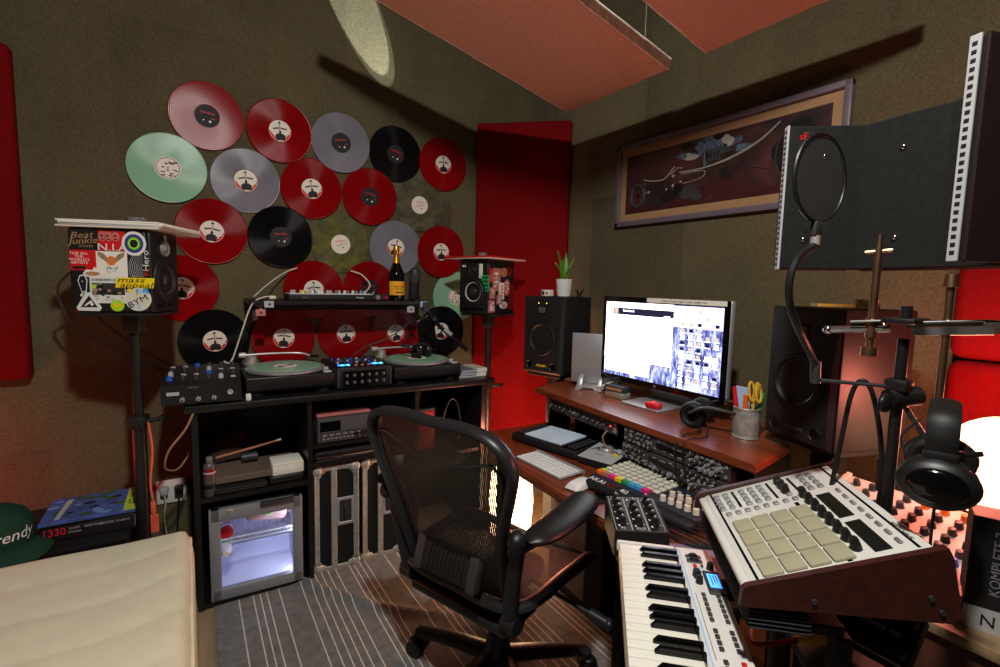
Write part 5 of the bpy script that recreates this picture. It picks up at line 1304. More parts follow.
def laptop():
    t = thing('laptop', 'closed silver laptop standing on edge left of the monitor', 'laptop', frame((1.625, 1.71, BZ+.135), (.12, -.19, 0), (0, 0, 1)))
    MB().rbox((0, 0, 0), (.23, .235, .011), .005, 3).build('base_case', M_['alu'], t); MB().rbox((0, 0, .009), (.23, .235, .006), .003, 2).build('lid', M_['alu'], t)
    MB().lathe([(.018, .0122), (.018, .0126), (0, .0126)], 24, 0, T(.055, 0, 0), cap=False).build('lid_emblem', M_['lgrey'], t)
    b = MB()
    M = frame((1.59, 1.695, BZ), (.19, .12, 0), (0, 0, 1))
    for s in (-1, 1):
        b.tube([(-.085, .004, .045*s+.0), (-.05, .010, .045*s), (-.028, .045, .045*s), (-.012, .062, .045*s)], [.008, .010, .009, .006], 8, smooth=5, M=M, flat=(1, 1.6)); b.tube([(.085+.02, .004, .045*s), (.05+.02, .010, .045*s), (.04, .045, .045*s), (.048, .06, .045*s)], [.008, .010, .009, .006], 8, smooth=5, M=M, flat=(1, 1.6))
    b.rbox((.015, .009, 0), (.11, .014, .13), .005, 2, M=M)
    tag(b.build('laptop_stand', M_['alu']), 'arched silver stand holding the upright laptop', 'laptop stand')
laptop()
b = MB(); b.rbox((0, 0, .012), (.040, .062, .024), .011, 4, 0); b.torus(.014, .002, 20, 6, 1, T(0, -.001, .012) @ RX(PI/2))
tag(b.build('usb_stick', [M_['red'], M_['redled']], None, T(1.518, 1.268, BZ+.0085) @ RZ(.2)), 'small glossy red gadget lying on the monitor foot', 'gadget')
for k in range(2):
    b = MB(); b.rbox((0, 0, .013), (.055, .10, .026), .003, 2, 0); b.b2((-.0285, -.04, .006), (-.027, .04, .018), 1)
    tag(b.build('hard_drive', [M_['steel'] if k == 0 else M_['dgrey'], M_['brownp']], None, T(1.56, 1.50, BZ+.0265*k) @ RZ(.12*k)), ['lower grey drive of two beside the monitor foot', 'upper dark drive of two beside the monitor foot'][k], 'drive', 'drives by the monitor foot')
b = MB(); b.tube([(1.56, 1.60, BZ+.006), (1.53, 1.63, BZ+.02), (1.55, 1.585, BZ+.035), (1.60, 1.57, BZ+.05), (1.62, 1.60, BZ+.01)], .003, 6, smooth=8); b.tube([(1.60, 1.63, BZ+.01), (1.57, 1.57, BZ+.045), (1.62, 1.55, BZ+.03), (1.68, 1.55, BZ+.01)], .003, 6, smooth=8)
tag(b.build('white_cable', M_['offw']), 'tangle of thin white cable behind the drives on the bridge', 'cable')
headphones_flat(T(1.50, 1.06, BZ) @ RZ(PI+.30) @ Matrix.Scale(1.08, 4) @ T(0, 0, .002), 'black headphones lying on the bridge shelf beside the pen tin')
def pens():
    cx, cy = 1.515, .892
    t = thing('pen_tin', 'small metal tin holding pens at the right of the bridge shelf', 'tin', T(cx, cy, BZ))
    b = MB(); b.lathe([(.0, .003), (.038, .0), (.040, .002), (.039, .004), (.039, .094), (.0405, .097), (.039, .099), (.0375, .097), (.0375, .006), (0, .006)], 36, cap=False); b.build('can', M_['steel'], t)
    MB().lathe([(.0394, .012), (.0396, .014), (.0396, .086), (.0394, .088)], 36, cap=False).build('worn_label', mat('tarnished_label', (.62, .61, .58), .5, .3, var=.4, scale=30), t)
    def pen(nm, dx, dy, lx, ly, L, r, m1, m2, lb):
        b = MB(); p = Vector((cx+dx, cy+dy, BZ+.010)); a = Vector((lx, ly, 1)).normalized()
        b.cyl(p, p+a*L*.62, r, r, 12, 0); b.cyl(p+a*L*.62, p+a*L, r*1.08, r*.95, 12, 1)
        return tag(b.build(nm, [M_[m1], M_[m2]]), lb, 'pen' if 'pen' in nm else 'marker', 'pens in the tin')
    pen('marker', -.010, .014, -.02, .18, .150, .0065, 'red', 'red', 'red marker leaning left in the pen tin')
    pen('marker', -.012, -.006, -.16, -.05, .135, .0075, 'orange', 'orange', 'thick orange marker leaning forward in the pen tin')
    pen('ballpoint_pen', .012, -.010, .06, -.22, .142, .0055, 'green', 'green', 'green pen leaning right in the pen tin')
    pen('ballpoint_pen', .016, .016, .05, .06, .138, .005, 'dgrey', 'blackm', 'dark grey pen at the back of the pen tin')
    b = MB(); b.rbox((cx+.004, cy+.020, BZ+.110), (.003, .050, .100), .001, 1, 0); 
    tag(b.build('blue_card', M_['ltblue']), 'pale blue card standing in the pen tin', 'card')
    b = MB(); b.tube([(cx+.006, cy-.012, BZ+.012), (cx+.004, cy-.018, BZ+.12)], .005, 8, 0)
    for s in (-1, 1): b.tube([(cx+.004+.012*math.cos(q), cy-.020+s*.011+.010*math.sin(q)*.7, BZ+.150+.030*math.sin(q+.3)) for q in [2*PI*i/14 for i in range(14)]], .004, 8, 0, closed=True)
    b.tube([(cx+.004, cy-.018, BZ+.12), (cx+.004, cy-.028, BZ+.175)], .009, 8, 0)
    tag(b.build('scissors', mat('mustard_plastic', (.82, .66, .20), .5)), 'mustard yellow handled scissors in the pen tin', 'scissors')
pens()
b = MB(); b.tube([(1.47, 1.03, BZ+.03), (1.40, .98, BZ+.012), (1.345, .99, BZ+.006), (1.295, .985, BZ-.02), (1.285, .97, BZ-.10), (1.280, .93, BZ-.125)], .0028, 6, smooth=8); b.tube([(1.47, 1.0, BZ+.03), (1.38, .94, BZ+.008), (1.318, .955, BZ+.004), (1.288, .955, BZ-.03), (1.282, .93, BZ-.11)], .0025, 6, smooth=8)
tag(b.build('headphone_lead', M_['rubber']), 'two thin black leads falling over the bridge edge', 'cable')

# ------------------------------------------------------------------ desk monitors (speakers)
def big_speaker(lb, fl, fr, n, d, z0, h, badge):
    fl, fr, n = Vector((*fl, 0)), Vector((*fr, 0)), Vector((*n, 0)).normalized()
    w = (fr-fl).length; c = (fl+fr)/2 - n*(d/2)
    xd = (fr-fl).normalized()
    M = Matrix(((xd.x, -n.x, 0, c.x), (xd.y, -n.y, 0, c.y), (0, 0, 1, z0), (0, 0, 0, 1)))
    t = thing('studio_monitor', lb, 'speaker', M, 'tall desk speakers')
    MB().rbox((0, .004, h/2), (w, d-.008, h), .005, 2).build('cabinet', M_['spk'], t)
    b = MB(); hh = h/2                                   # baffle with chamfered upper sides
    F = frame((0, -d/2, hh), (1, 0, 0), (0, 0, 1))
    b.add([(-w/2, -hh, 0), (w/2, -hh, 0), (w/2, hh, 0), (-w/2, hh, 0), (-w/2+.012, -hh+.01, .012), (w/2-.012, -hh+.01, .012), (w/2-.012, hh*.12, .012), (w*.24, hh-.012, .012), (-w*.24, hh-.012, .012), (-w/2+.012, hh*.12, .012)],
          [(0, 1, 5, 4), (1, 2, 6, 5), (2, 7, 6), (2, 3, 8, 7), (3, 9, 8), (3, 0, 4, 9), (4, 5, 6, 7, 8, 9), (0, 3, 2, 1)], 0, F)
    b.build('front_baffle', M_['spk'], t, ang=15)
    R = w*.385; G = F @ T(0, -h*.045, .012)
    MB().lathe([(R, 0), (R, .003), (R*.90, .004), (R*.86, .010), (R*.76, .010), (R*.70, .002)], 48, 0, G, cap=False).build('woofer_surround', M_['rubber'], t)
    MB().lathe([(R*.71, .002), (R*.32, -.016), (R*.30, -.012), (R*.2, -.004), (0, .0)], 48, 0, G, cap=False).build('woofer_cone', M_['coneb'], t)
    b = MB(); q = F @ T(0, hh*.66, .0125); b.rbox((0, 0, 0), (w*.22, h*.10, .004), .002, 1, 0, q)
    for k in range(7): b.b2((-w*.085+k*w*.026, -h*.036, .002), (-w*.085+k*w*.026+w*.010, h*.036, .0032), 1, q)
    b.build('ribbon_tweeter', [M_['blackgl'], M_['grey']], t)
    for s in (-1, 1):
        p = F @ T(s*w*.30, -hh*.80, .012); c = MB(); c.lathe([(w*.085, .0), (w*.080, .003), (w*.066, .001), (w*.062, -.0005)], 28, 0, p, cap=False); c.lathe([(w*.066, .0006), (0, .0006)], 28, 1, p, cap=False); c.build('port', [M_['black'], M_['blackgl']], t)
    b = MB(); b.text('ADAM', .018, F @ T(0, -hh*.80, .0125), 0, sx=1.2); lab(b.build('badge', M_['yellow'] if badge else M_['grey'], t), 'small badge lettering')
    b = MB()
    for s in (-1, 1): b.ball((s*w*.10, hh*.83, .0125), .0025, 8, 0, F)
    b.build('light', M_['yelled'] if badge else M_['grey'], t)
    return M, w
MLs, wl = big_speaker('black desk speaker with potted plant on top, left of the monitor', (1.472, 2.085), (1.537, 1.85), (-.968, -.252), .24, .903, .385, True)
MRs, wr = big_speaker('black desk speaker right of the pen tin, its side lit red', (1.537, .842), (1.465, .617), (-.953, .303), .26, .905, .392, False)
def ped(lb, M, zt, s=.15):
    t = thing('speaker_pedestal', lb, 'speaker stand', M, 'speaker pedestals behind the desk')
    MB().rbox((0, 0, zt-.010), (.21, .21, .020), .003, 1).build('top_plate', M_['blackm'], t)
    MB().rbox((0, 0, zt/2), (.07, .07, zt-.022), .004, 1).build('column', M_['blackm'], t)
    MB().rbox((0, 0, .012), (.24, .24, .024), .004, 1).build('base', M_['blackm'], t)
ped('black pedestal under the left desk speaker', T(MLs.translation.x, MLs.translation.y, 0) @ RZ(.25), .9025)
ped('black pedestal under the right desk speaker', T(MRs.translation.x, MRs.translation.y, 0) @ RZ(-.3), .9045)
# plant and box on the left speaker
ZT = .903+.386
def plant():
    p = MLs @ Vector((.045, -.02, .386))
    t = thing('potted_plant', 'small snake plant in white pot on the left desk speaker', 'plant', T(p.x, p.y, ZT) @ RZ(.4))
    MB().lathe([(0, .002), (.030, 0), (.033, .003), (.042, .085), (.0425, .088), (.039, .088), (.037, .076), (0, .076)], 32, cap=False).build('pot', M_['white'], t)
    MB().lathe([(.038, .074), (.02, .079), (0, .080)], 20, cap=False).build('soil', mat('potting_soil', (.14, .09, .06), .95, var=.4, scale=60, bump=.4), t)
    lf = mat('snake_plant_leaf', (.33, .50, .13), .4, var=.35, scale=30)
    for k, (an, L, lean, wd) in enumerate(((2.8, .155, .26, .010), (2.2, .10, .4, .013), (.3, .150, .10, .020), (5.6, .120, .32, .014), (1.2, .11, .15, .016), (4.4, .075, .35, .012))):
        b = MB(); c, s = math.cos(an), math.sin(an)
        def f(u, v):
            tt = v; ww = wd*(math.sin(PI*min(1, .18+.82*tt))**.7)*(1-tt**6)
            q = (u-.5)*2; cup = .006*(q*q)
            r = .008+L*(lean*tt*tt); z = .074+L*tt*(1-.12*lean*tt)
            return (c*(r+cup)-s*ww*q, s*(r+cup)+c*ww*q, z)
        b.grid(f, 6, 12)
        o = b.build('leaf', lf, t, normals=False); sm = o.modifiers.new('thick', 'SOLIDIFY'); sm.thickness = .0022
plant()
p = MLs @ Vector((-.02, -.07, .386))
b = MB(); b.rbox((0, 0, .016), (.05, .04, .032), .003, 1, 0); b.b2((-.020, -.0215, .006), (-.004, -.0195, .026), 1); b.b2((.004, -.0215, .010), (.020, -.0195, .022), 2)
tag(b.build('trinket_box', [M_['paper'], M_['dgrey'], M_['salmonp']], None, T(p.x, p.y, ZT) @ RZ(-1.3)), 'tiny white patterned box beside the plant pot', 'box')
p = MLs @ Vector((.09, .05, .386)); b = MB()
for k in range(4): b.tube([(0, 0, .004), (.01*math.cos(k*1.7), .012*math.sin(k*1.7), .02), (.02*math.cos(k*1.7), .03*math.sin(k*1.7), .038)], [.005, .004, .002], 6)
b.lathe([(0, 0), (.016, .001), (.014, .008), (0, .01)], 14, cap=False)
tag(b.build('dark_figurine', M_['blackm'], None, T(p.x, p.y, ZT)), 'small black spiky ornament at the back of the left speaker', 'ornament')
# things on the right speaker
p = MRs @ Vector((.0, .02, .393)); zt = .905+.393
b = MB(); b.box((0, 0, .005), (.014, .15, .009), 0); b.prism([(0, -.007), (.02, 0), (0, .007)], 0, .009, 1, T(0, .075, .0005) @ RZ(PI/2))
tag(b.build('carpenter_pencil', [mat('ochre_wood', (.80, .55, .18), .5, var=.15), M_['beigewood']], None, T(p.x, p.y, zt) @ RZ(.35)), 'flat ochre wooden stick lying on the right desk speaker', 'pencil')
tumbler(T(*(MRs @ Vector((.075, .0, .393)))[:2], zt), 'small glass dish beside the ochre stick on the right speaker', .030, .026)

# ------------------------------------------------------------------ under the desk
def tower():
    t = thing('computer_tower', 'dark tower with a grey side panel under the desk', 'computer', T(1.345, 1.50, .0066) @ RZ(-PI/2-.06))
    w, d, h = .36, .12, .44
    MB().rbox((0, .06, h/2+.01), (w, d, h), .006, 2).build('case', M_['blackm'], t)
    b = MB(); b.rbox((-.03, -.002, h*.50), (.22, .006, h*.80), .003, 1, 0)
    for k in range(3): b.b2((-.13, -.006, h*.55+k*.018), (.07, -.004, h*.55+k*.018+.007), 1)
    lab(b.build('side_panel', [mat('mauve_grey_panel', (.46, .42, .45), .5), M_['dred']], t), 'grey panel with dark red stripes')
    b = MB()
    for sx in (-1, 1):
        for y in (.02, .10): b.cyl((sx*.15, y, 0), (sx*.15, y, .012), .014, .014, 12)
    b.build('feet', M_['rubber'], t)
    t = thing('power_supply_unit', 'black rack box with amber marks on the floor by the desk right', 'rack unit', T(1.335, 1.08, .0066) @ RZ(-PI/2-.04))
    MB().rbox((0, .07, .15), (.30, .14, .28), .005, 2).build('case', M_['blackm'], t)
    b = MB(); b.rbox((0, -.002, .15), (.28, .006, .26), .002, 1, 0)
    for k in range(7): b.b2((-.10+k*.022, -.006, .16), (-.09+k*.022, -.004, .20+.01*(k % 3)), 1 if k % 2 else 2)
    b.build('front_panel', [M_['blackgl'], M_['brownp'], M_['lgrey']], t)
    b = MB()
    for sx in (-1, 1):
        for y in (.02, .12): b.cyl((sx*.13, y, 0), (sx*.13, y, .012), .014, .014, 12)
    b.build('feet', M_['rubber'], t)
tower()
def floor_lamp_low():
    t = thing('paper_floor_lamp', 'glowing paper lamp on the floor behind the desk left end', 'lamp', T(1.40, 2.06, 0))
    lab(MB().lathe([(.08, .05), (.105, .06), (.115, .22), (.105, .38), (.08, .39)], 32, cap=False).build('paper_shade', emis('warm_paper_glow', (1.0, .80, .58), 14.0), t), 'glowing warm paper shade')
    b = MB(); b.lathe([(0, 0), (.10, 0), (.10, .015), (.03, .025), (.012, .05), (.012, .10), (0, .10)], 28, cap=False)
    b.build('base', M_['blackm'], t)
    b = MB()
    for z in (.055, .385): b.torus(.093, .004, 28, 6, 0, T(0, 0, z))
    b.build('shade_ring', M_['blackm'], t)
floor_lamp_low()
# ------------------------------------------------------------------ white music keyboard
def music_keyboard():
    d = Vector((-.69, -.72, 0)); wv = Vector((.72, -.69, 0)); s = .915
    # local x: along keys from far (low notes) to near, y: depth away from player, z up
    M = Matrix(((d.x*s, wv.x*s, 0, .850), (d.y*s, wv.y*s, 0, .782), (0, 0, s, .682), (0, 0, 0, 1)))
    lm = M
    t = thing('music_keyboard', 'white music keyboard controller with black keys in the right foreground', 'keyboard', lm)
    kw = .0236; nk = 29; L = kw*nk; kl = .133; D = .222; ht = .062
    b = MB(); b.rbox((L/2, D/2-.005, .026), (L+.034, D, .040), .006, 2, 0)
    b.rbox((L/2, (kl+D-.010)/2+.002, .050), (L+.034, D-.006-kl, .030), .006, 3, 0)
    for xx in (-.0105, L+.0105): b.rbox((xx, kl/2-.006, .052), (.014, kl+.010, .026), .004, 2, 0)
    b.b2((0, kl+.006, .0655), (L, kl+.010, .0661), 1)
    b.build('body', [mat('keyboard_white', (.86, .85, .82), .4, var=.03), M_['ltblue']], t)
    wk = mat('key_ivory', (.90, .885, .83), .3, var=.02)
    for i in range(nk):
        b = MB(); b.rbox((kw*(i+.5), kl/2-.004, .054), (kw-.0012, kl, .018), .0018, 2); b.build('white_key', wk, t)
    for i in range(nk):
        if i % 7 in (0, 1, 3, 4, 5) and i < nk-1:
            off = {0: -.0015, 1: .0015, 3: -.002, 4: 0, 5: .002}[i % 7]; x = kw*(i+1)+off
            b = MB(); y0 = kl-.004-.086; y1 = kl; a, c = .0062, .0046
            b.add([(x-a, y0, .062), (x+a, y0, .062), (x+a, y1, .062), (x-a, y1, .062), (x-c, y0+.010, .0745), (x+c, y0+.010, .0745), (x+c, y1, .0745), (x-c, y1, .0745)], [(0, 3, 2, 1), (4, 5, 6, 7), (0, 1, 5, 4), (1, 2, 6, 5), (2, 3, 7, 6), (3, 0, 4, 7)], 0)
            b.build('black_key', M_['blackgl'], t)
    z = .065; yc = kl+.012
    for k in range(2):
        b = MB(); b.rbox((.030+k*.020, yc+.025, z+.002), (.014, .036, .004), .002, 1, 1); b.cyl((.030+k*.020-.005, yc+.025, z-.004), (.030+k*.020+.005, yc+.025, z-.004), .014, .014, 24, 0); b.build('bend_wheel', [M_['rubber'], M_['dgrey']], t)
    b = MB(); b.rbox((.135, yc+.052, z+.002), (.088, .036, .006), .002, 1, 0); b.b2((.105, yc+.040, z+.0045), (.158, yc+.064, z+.0056), 1)
    for k in range(3): b.b2((.110, yc+.046+k*.006, z+.0056), (.150-k*.008, yc+.048+k*.006, z+.0059), 2)
    b.build('display', [M_['dgrey'], emis('lcd_blue', (.30, .62, 1.0), 1.6), mat('lcd_ink', (.05, .12, .35), .4)], t)
    MB().rbox((.072, yc+.022, z+.003), (.010, .008, .005), .001, 1).build('button', M_['red'], t)
    MB().rbox((.070, yc+.038, z+.003), (.008, .006, .004), .001, 1).build('button', M_['dgrey'], t)
    for q in ((.075, .055), (.118, .020), (.138, .020), (.110, .018)): MB().lathe([(.0085, 0), (.0070, .016), (0, .017)], 16, 0, T(q[0], yc+q[1], z), cap=False).build('knob', M_['black'], t)
    for c in range(2):
        for k in range(14):
            if k in (6, 11): continue
            MB().rbox((.185+k*.0165, yc+.020+c*.030, z+.0022), (.0105, .0085, .004), .001, 1).build('button', M_['dgrey'] if not (c == 1 and k == 12) else M_['red'], t)
    for k in range(4):
        for c in range(2): MB().lathe([(.0105, 0), (.0085, .018), (0, .019)], 18, 0, T(.445+k*.052, yc+.022+c*.034, z), cap=False).build('knob', M_['black'], t)
    for k in range(9): MB().rbox((.63+0*k, yc+.01+k*.007, z+.002), (.012, .004, .003), .001, 1).build('button', M_['dgrey'], t)
    b = MB(); b.text('AXIOM 49', .013, T(.60, yc+.066, z+.0006) @ RZ(0), 0, ext=.0002); b.b2((.40, yc+.004, z+.0003), (.66, yc+.0052, z+.0007), 0); b.b2((.18, yc+.004, z+.0003), (.38, yc+.0052, z+.0007), 0)
    b.build('print', [M_['dgrey']], t)
    return M
MK = music_keyboard()

# ------------------------------------------------------------------ groove production controller with wooden cheeks
def groovebox():
    p3, p0, p1, p2 = Vector((.974, .658, .879)), Vector((1.132, .479, .972)), Vector((.899, .232, .979)), Vector((.740, .411, .886))
    c = (p0+p1+p2+p3)/4
    v = ((p0+p1)/2-(p3+p2)/2); hor = Vector((v.x, v.y, 0)).normalized(); sl = math.atan2(v.z, Vector((v.x, v.y, 0)).length)
    hor.rotate(Euler((0, 0, math.radians(5.5)))); u = Vector((hor.y, -hor.x, 0))              # player's right
    M = Matrix(((u.x, hor.x, 0, c.x), (u.y, hor.y, 0, c.y), (u.z, hor.z, 1, c.z-.075), (0, 0, 0, 1)))
    t = thing('drum_pad_machine', 'white pad controller with sixteen pads in wooden cheeks, right foreground', 'controller', M)
    W, D = .325, .292
    P = T(0, 0, .075) @ RX(sl) @ Matrix.Diagonal((1.04, .885, 1, 1)); P1 = P
    ca, sa = math.cos(sl), math.sin(sl); hd = D/2*.885
    yf, zf = -hd*ca, .075-hd*sa; yb, zb = hd*ca, .075+hd*sa
    b = MB(); b.rbox((0, 0, -.006), (W, D, .012), .003, 2, 0, P)
    b.rbox((0, -D/2-.006, -.010), (W, .020, .018), .006, 3, 0, P)
    b.build('face_plate', mat('pad_machine_white', (.80, .79, .755), .45, var=.04), t)
    b = MB(); b.prism([(yf+.01, .001), (yf+.01, zf-.018), (yb-.005, zb-.014), (yb-.005, .017)], -W/2+.002, W/2-.002, 0, frame((0, 0, 0), (0, 1, 0), (0, 0, 1))); b.build('tray', M_['blackm'], t)
    for s in (-1.04, 1.04):
        b = MB(); poly = [(yf-.018, zf-.030), (yf-.016, zf-.002), (yf-.010, zf+.004), (yb+.012, zb+.005), (yb+.020, zb-.010), (yb+.038, .026), (yb+.024, .014)]
        b.prism(poly, -.006, .006, 0, frame((s*(W/2+.0065), 0, 0), (0, 1, 0), (0, 0, 1)))
        ch = b.build('wooden_cheek', M_['mahog'], t)
        if s > 0:
            for y, z in ((yf+.085, zf-.006), (yb-.004, .050), (yb+.012, .030)): MB().cyl((W/2*1.04+.012, y, z), (W/2*1.04+.0160, y, z), .0038, .0038, 14).build('screw', M_['dgrey'], ch)
    b = MB(); b.rbox((0, yb+.012, .064), (W, .012, .092), .003, 1); b.build('rear_panel', M_['blackm'], t)
    # printing lines, displays, pads, buttons and knobs, in plate coordinates
    b = MB()
    b.b2((-W/2+.004, -D/2+.012, .0), (W/2-.004, -D/2+.017, .0006), 0, P)
    b.b2((-W/2+.004, D/2-.020, .0), (W/2-.004, D/2-.015, .0006), 0, P)
    b.b2((-.045, .018, 0), (W/2-.006, .026, .0006), 0, P)
    for q in (-.083, -.002, .047): b.b2((-W/2+.014, q-.003, 0), (-.077, q+.003, .0006), 0, P)
    b.build('black_strips', M_['blackgl'], t)
    pad = mat('khaki_rubber_pad', (.62, .60, .49), .6, var=.06)
    ps = .0455
    for i in range(4):
        for j in range(4):
            MB().rbox((W/2-.030-ps*i, -D/2+.044+ps*.87*j, .002), (ps-.0032, ps*.87-.003, .007), .004, 2, 0, P).build('pad', pad, t)
    for j in range(8): MB().rbox((-.058, -D/2+.030+j*.0205, .0015), (.013, .012, .004), .002, 1, 0, P).build('button', M_['grey'], t)
    for ys in ((-.122, -.101), (-.063, -.042, -.021), (.072, .092)):
        for y in ys:
            for i in range(4): MB().rbox((-W/2+.024+i*.0185, y, .0015), (.0135, .0130, .004), .002, 1, 0, P).build('button', M_['grey'], t)
    for i in range(3): MB().lathe([(.0095, 0), (.0082, .016), (0, .017)], 18, 0, P @ T(-W/2+.028+i*.021, .022, 0), cap=False).build('knob', M_['black'], t)
    MB().rbox((-.082, .024, .0015), (.016, .012, .004), .002, 1, 0, P).build('button', M_['grey'], t)
    for i in range(8): MB().lathe([(.0092, 0), (.008, .015), (.0066, .019), (0, .020)], 20, 0, P @ T(-.060+i*.0272, .046, 0), cap=False).build('knob', M_['black'], t)
    for s in (0, 1):
        b = MB(); x0 = -.052+s*.108
        b.b2((x0, .066, .0), (x0+.092, .094, .0012), 0, P); b.build('display', mat('dark_lcd', (.10, .105, .085), .15), t)
    for i in range(8): MB().rbox((-.050+i*.0262, .112, .0015), (.016, .008, .004), .002, 1, 0, P).build('button', M_['grey'], t)
    b = MB(); b.text('MASCHINE', .011, P @ T(.11, .133-.002, .0006), 0, ext=.0002); b.build('logo', M_['dgrey'], t)
    return M, (yf, zf, yb, zb)
MG, gy = groovebox()

def stand():
    t = thing('keyboard_stand', 'black two-tier stand carrying the white keyboard and the pad machine', 'stand', MG @ T(0, 0, -(MG.translation.z)))
    # local axes as the pad machine, z from the floor
    zg = MG.translation.z
    MB().rbox((0, -.03, zg-.0535), (.27, .13, .018), .003, 1).build('upper_tray', M_['blackm'], t)
    for s in (-1, 1):
        MB().rbox((s*.12, .035, (zg-.0635)/2+.0035), (.03, .028, zg-.0705), .004, 1).build('post', M_['blackm'], t)
        MB().rbox((s*.12, -.03, .655), (.03, .36, .022), .003, 1).build('arm', M_['blackm'], t)
        MB().rbox((s*.12, -.09, .0216), (.04, .27, .03), .004, 1).build('foot', M_['blackm'], t)
    MB().rbox((0, .08, .70), (.25, .16, .016), .003, 1).build('inner_shelf', M_['blackm'], t)
    b = MB(); b.rbox((0, .035, .30), (.25, .026, .03), .003, 1); b.build('cross_bar', M_['blackm'], t)
    t = thing('ribbed_block', 'black ribbed rubber block under the front of the pad machine', 'block', MG @ T(.0, -.078, -.0240))
    b = MB(); b.rbox((0, 0, 0), (.345, .085, .038), .003, 1); 
    b.build('core', M_['blackm'], t)
    b = MB()
    for k in range(5): b.rbox((.0, 0, -.014+k*.007), (.351, .091, .003), .001, 1)
    b.build('ribs', M_['rubber'], t)
stand()
# leads and small mixer seen below it
Ms = MG @ T(0, 0, -MG.translation.z)
b = MB(); q = Ms
b.tube([tuple(q @ Vector(p)) for p in ((.080, -.012, .742), (.072, .022, .744), (.064, .052, .744))], [.006, .011, .007], 10, 0, smooth=5)
b.tube([tuple(q @ Vector(p)) for p in ((.064, .052, .744), (.061, .065, .744), (.058, .080, .744))], [.004, .005, .004], 8, 1)
b.tube([tuple(q @ Vector(p)) for p in ((.080, -.012, .742), (.088, -.05, .735), (.07, -.08, .72), (.0, -.06, .715))], .0045, 8, 2, smooth=6)
tag(b.build('yellow_plug', [M_['yellow'], M_['blackm'], M_['dred']]), 'yellow jack plug on a dark red lead under the pad machine', 'plug')
def small_mixer():
    t = thing('pocket_mixer', 'small black mixer with white lettering tilted under the pad machine', 'mixer', Ms @ T(.045, .125, .762) @ RZ(.75) @ RX(.75))
    MB().rbox((0, 0, 0), (.12, .10, .028), .004, 2).build('case', M_['blackm'], t)
    b = MB(); b.text('MICROMIX 400', .0115, T(0, .001, .0145), 0, ext=.0003); b.b2((-.056, .044, .0141), (.056, .047, .0146), 0); b.b2((-.056, -.046, .0141), (.056, -.043, .0146), 0); b.build('lettering', M_['white'], t)
    for i in range(6):
        for j in range(2): MB().lathe([(.008, 0), (.0065, .014), (0, .015)], 14, 0, T(-.048+i*.0192, -.028+j*.056, .014), cap=False).build('knob', M_['dgrey'], t)
small_mixer()
b = MB()
for k in range(5):
    pts = [(.13-.05*k, .16, .60+.02*k), (.12-.045*k, .05, .72-.01*k), (.06-.03*k, .01+.02*k, .64), (.02-.04*k, .08, .70+.01*k), (-.04-.02*k, .14, .58)]
    b.tube([tuple(Ms @ Vector(p)) for p in pts], .0042, 6, smooth=8)
tag(b.build('tangled_cables', M_['rubber']), 'tangle of black cables hanging under the pad machine', 'cable')

# ------------------------------------------------------------------ side table with desk mixer, lamp and boxes at the right edge
TZ = .71
t = thing('side_table', 'pale wooden topped table at the right edge carrying lamp and mixer', 'table', T(1.55, .17, 0))
MB().b2((-.335, -.36, .0070), (-.320, .36, TZ-.024)).build('end_panel', M_['brownbox'], t)
MB().rbox((0, .0, TZ-.011), (.70, .76, .022), .004, 2).build('table_top', M_['beigewood'], t)
for sx in (-1, 1):
    for sy in (-1, 1): MB().rbox((sx*.29, sy*.34, (TZ-.034)/2+.0034), (.05, .05, TZ-.041), .004, 1).build('leg', M_['beigewood'], t)
b = MB(); b.rbox((0, 0, .18), (.30, .28, .36), .004, 1); o = b.build('brown_carton', M_['brownbox'], None, T(1.36, .12, TZ-.032-.37-.30+.0) @ RZ(.1))
o.matrix_world = T(1.46, .11, .0) @ RZ(.1); tag(o, 'brown carton on the floor under the side table', 'carton')
def desk_mixer():
    t = thing('mixing_desk', 'pale sloping mixing desk with coloured knobs on the side table', 'mixer', T(1.405, .445, TZ) @ RZ(math.radians(-95)))
    w, d = .33, .26
    b = MB(); b.prism([(-d/2, .005), (-d/2, .045), (d/2, .125), (d/2, .005)], -w/2, w/2, 0, frame((0, 0, 0), (0, 1, 0), (0, 0, 1))); b.build('case', mat('mixer_grey', (.72, .68, .64), .5, var=.05), t)
    b = MB()
    for sx in (-1, 1):
        for sy in (-1, 1): b.cyl((sx*.15, sy*.13, 0), (sx*.15, sy*.13, .006), .012, .012, 12)
    b.build('feet', M_['rubber'], t)
    for s in (-1, 1): MB().prism([(-d/2-.006, .004), (-d/2-.006, .050), (d/2+.004, .132), (d/2+.004, .004)], -.006, .006, 0, frame((s*(w/2+.006), 0, 0), (0, 1, 0), (0, 0, 1))).build('side_cheek', M_['offw'], t)
    P = T(0, 0, .0852) @ RX(math.atan(.08/d))
    cs = ['orange', 'blue', 'dgrey', 'blackm', 'dgrey', 'dgrey']
    for i in range(8):
        for j in range(6):
            c = MB(); c.lathe([(.0095, .0), (.0085, .006), (.007, .016), (0, .017)], 14, 0, P @ T(-w/2+.030+i*.038, -d/2+.075+j*.032, 0), cap=False); c.build('knob', M_[cs[(j+(i//4)) % 6]], t)
    for i in range(9):
        c = MB(); c.rbox((-w/2+.025+i*.035, -d/2+.026+.004*(i % 3), .006), (.012, .022, .010), .002, 1, 0, P); c.build('fader', M_['lgrey'], t)
desk_mixer()
def globe():
    t = thing('globe_lamp', 'large glowing white globe lamp on the side table at the right edge', 'lamp', T(1.690, .325, TZ))
    lab(MB().ball((0, 0, .205), .132, 40).build('globe', emis('globe_glow', (1.0, .80, .62), 3.2), t), 'glowing warm white globe')
    MB().lathe([(0, 0), (.075, 0), (.075, .012), (.045, .03), (.04, .075), (.055, .08), (0, .08)], 30, cap=False).build('base', M_['white'], t)
globe()
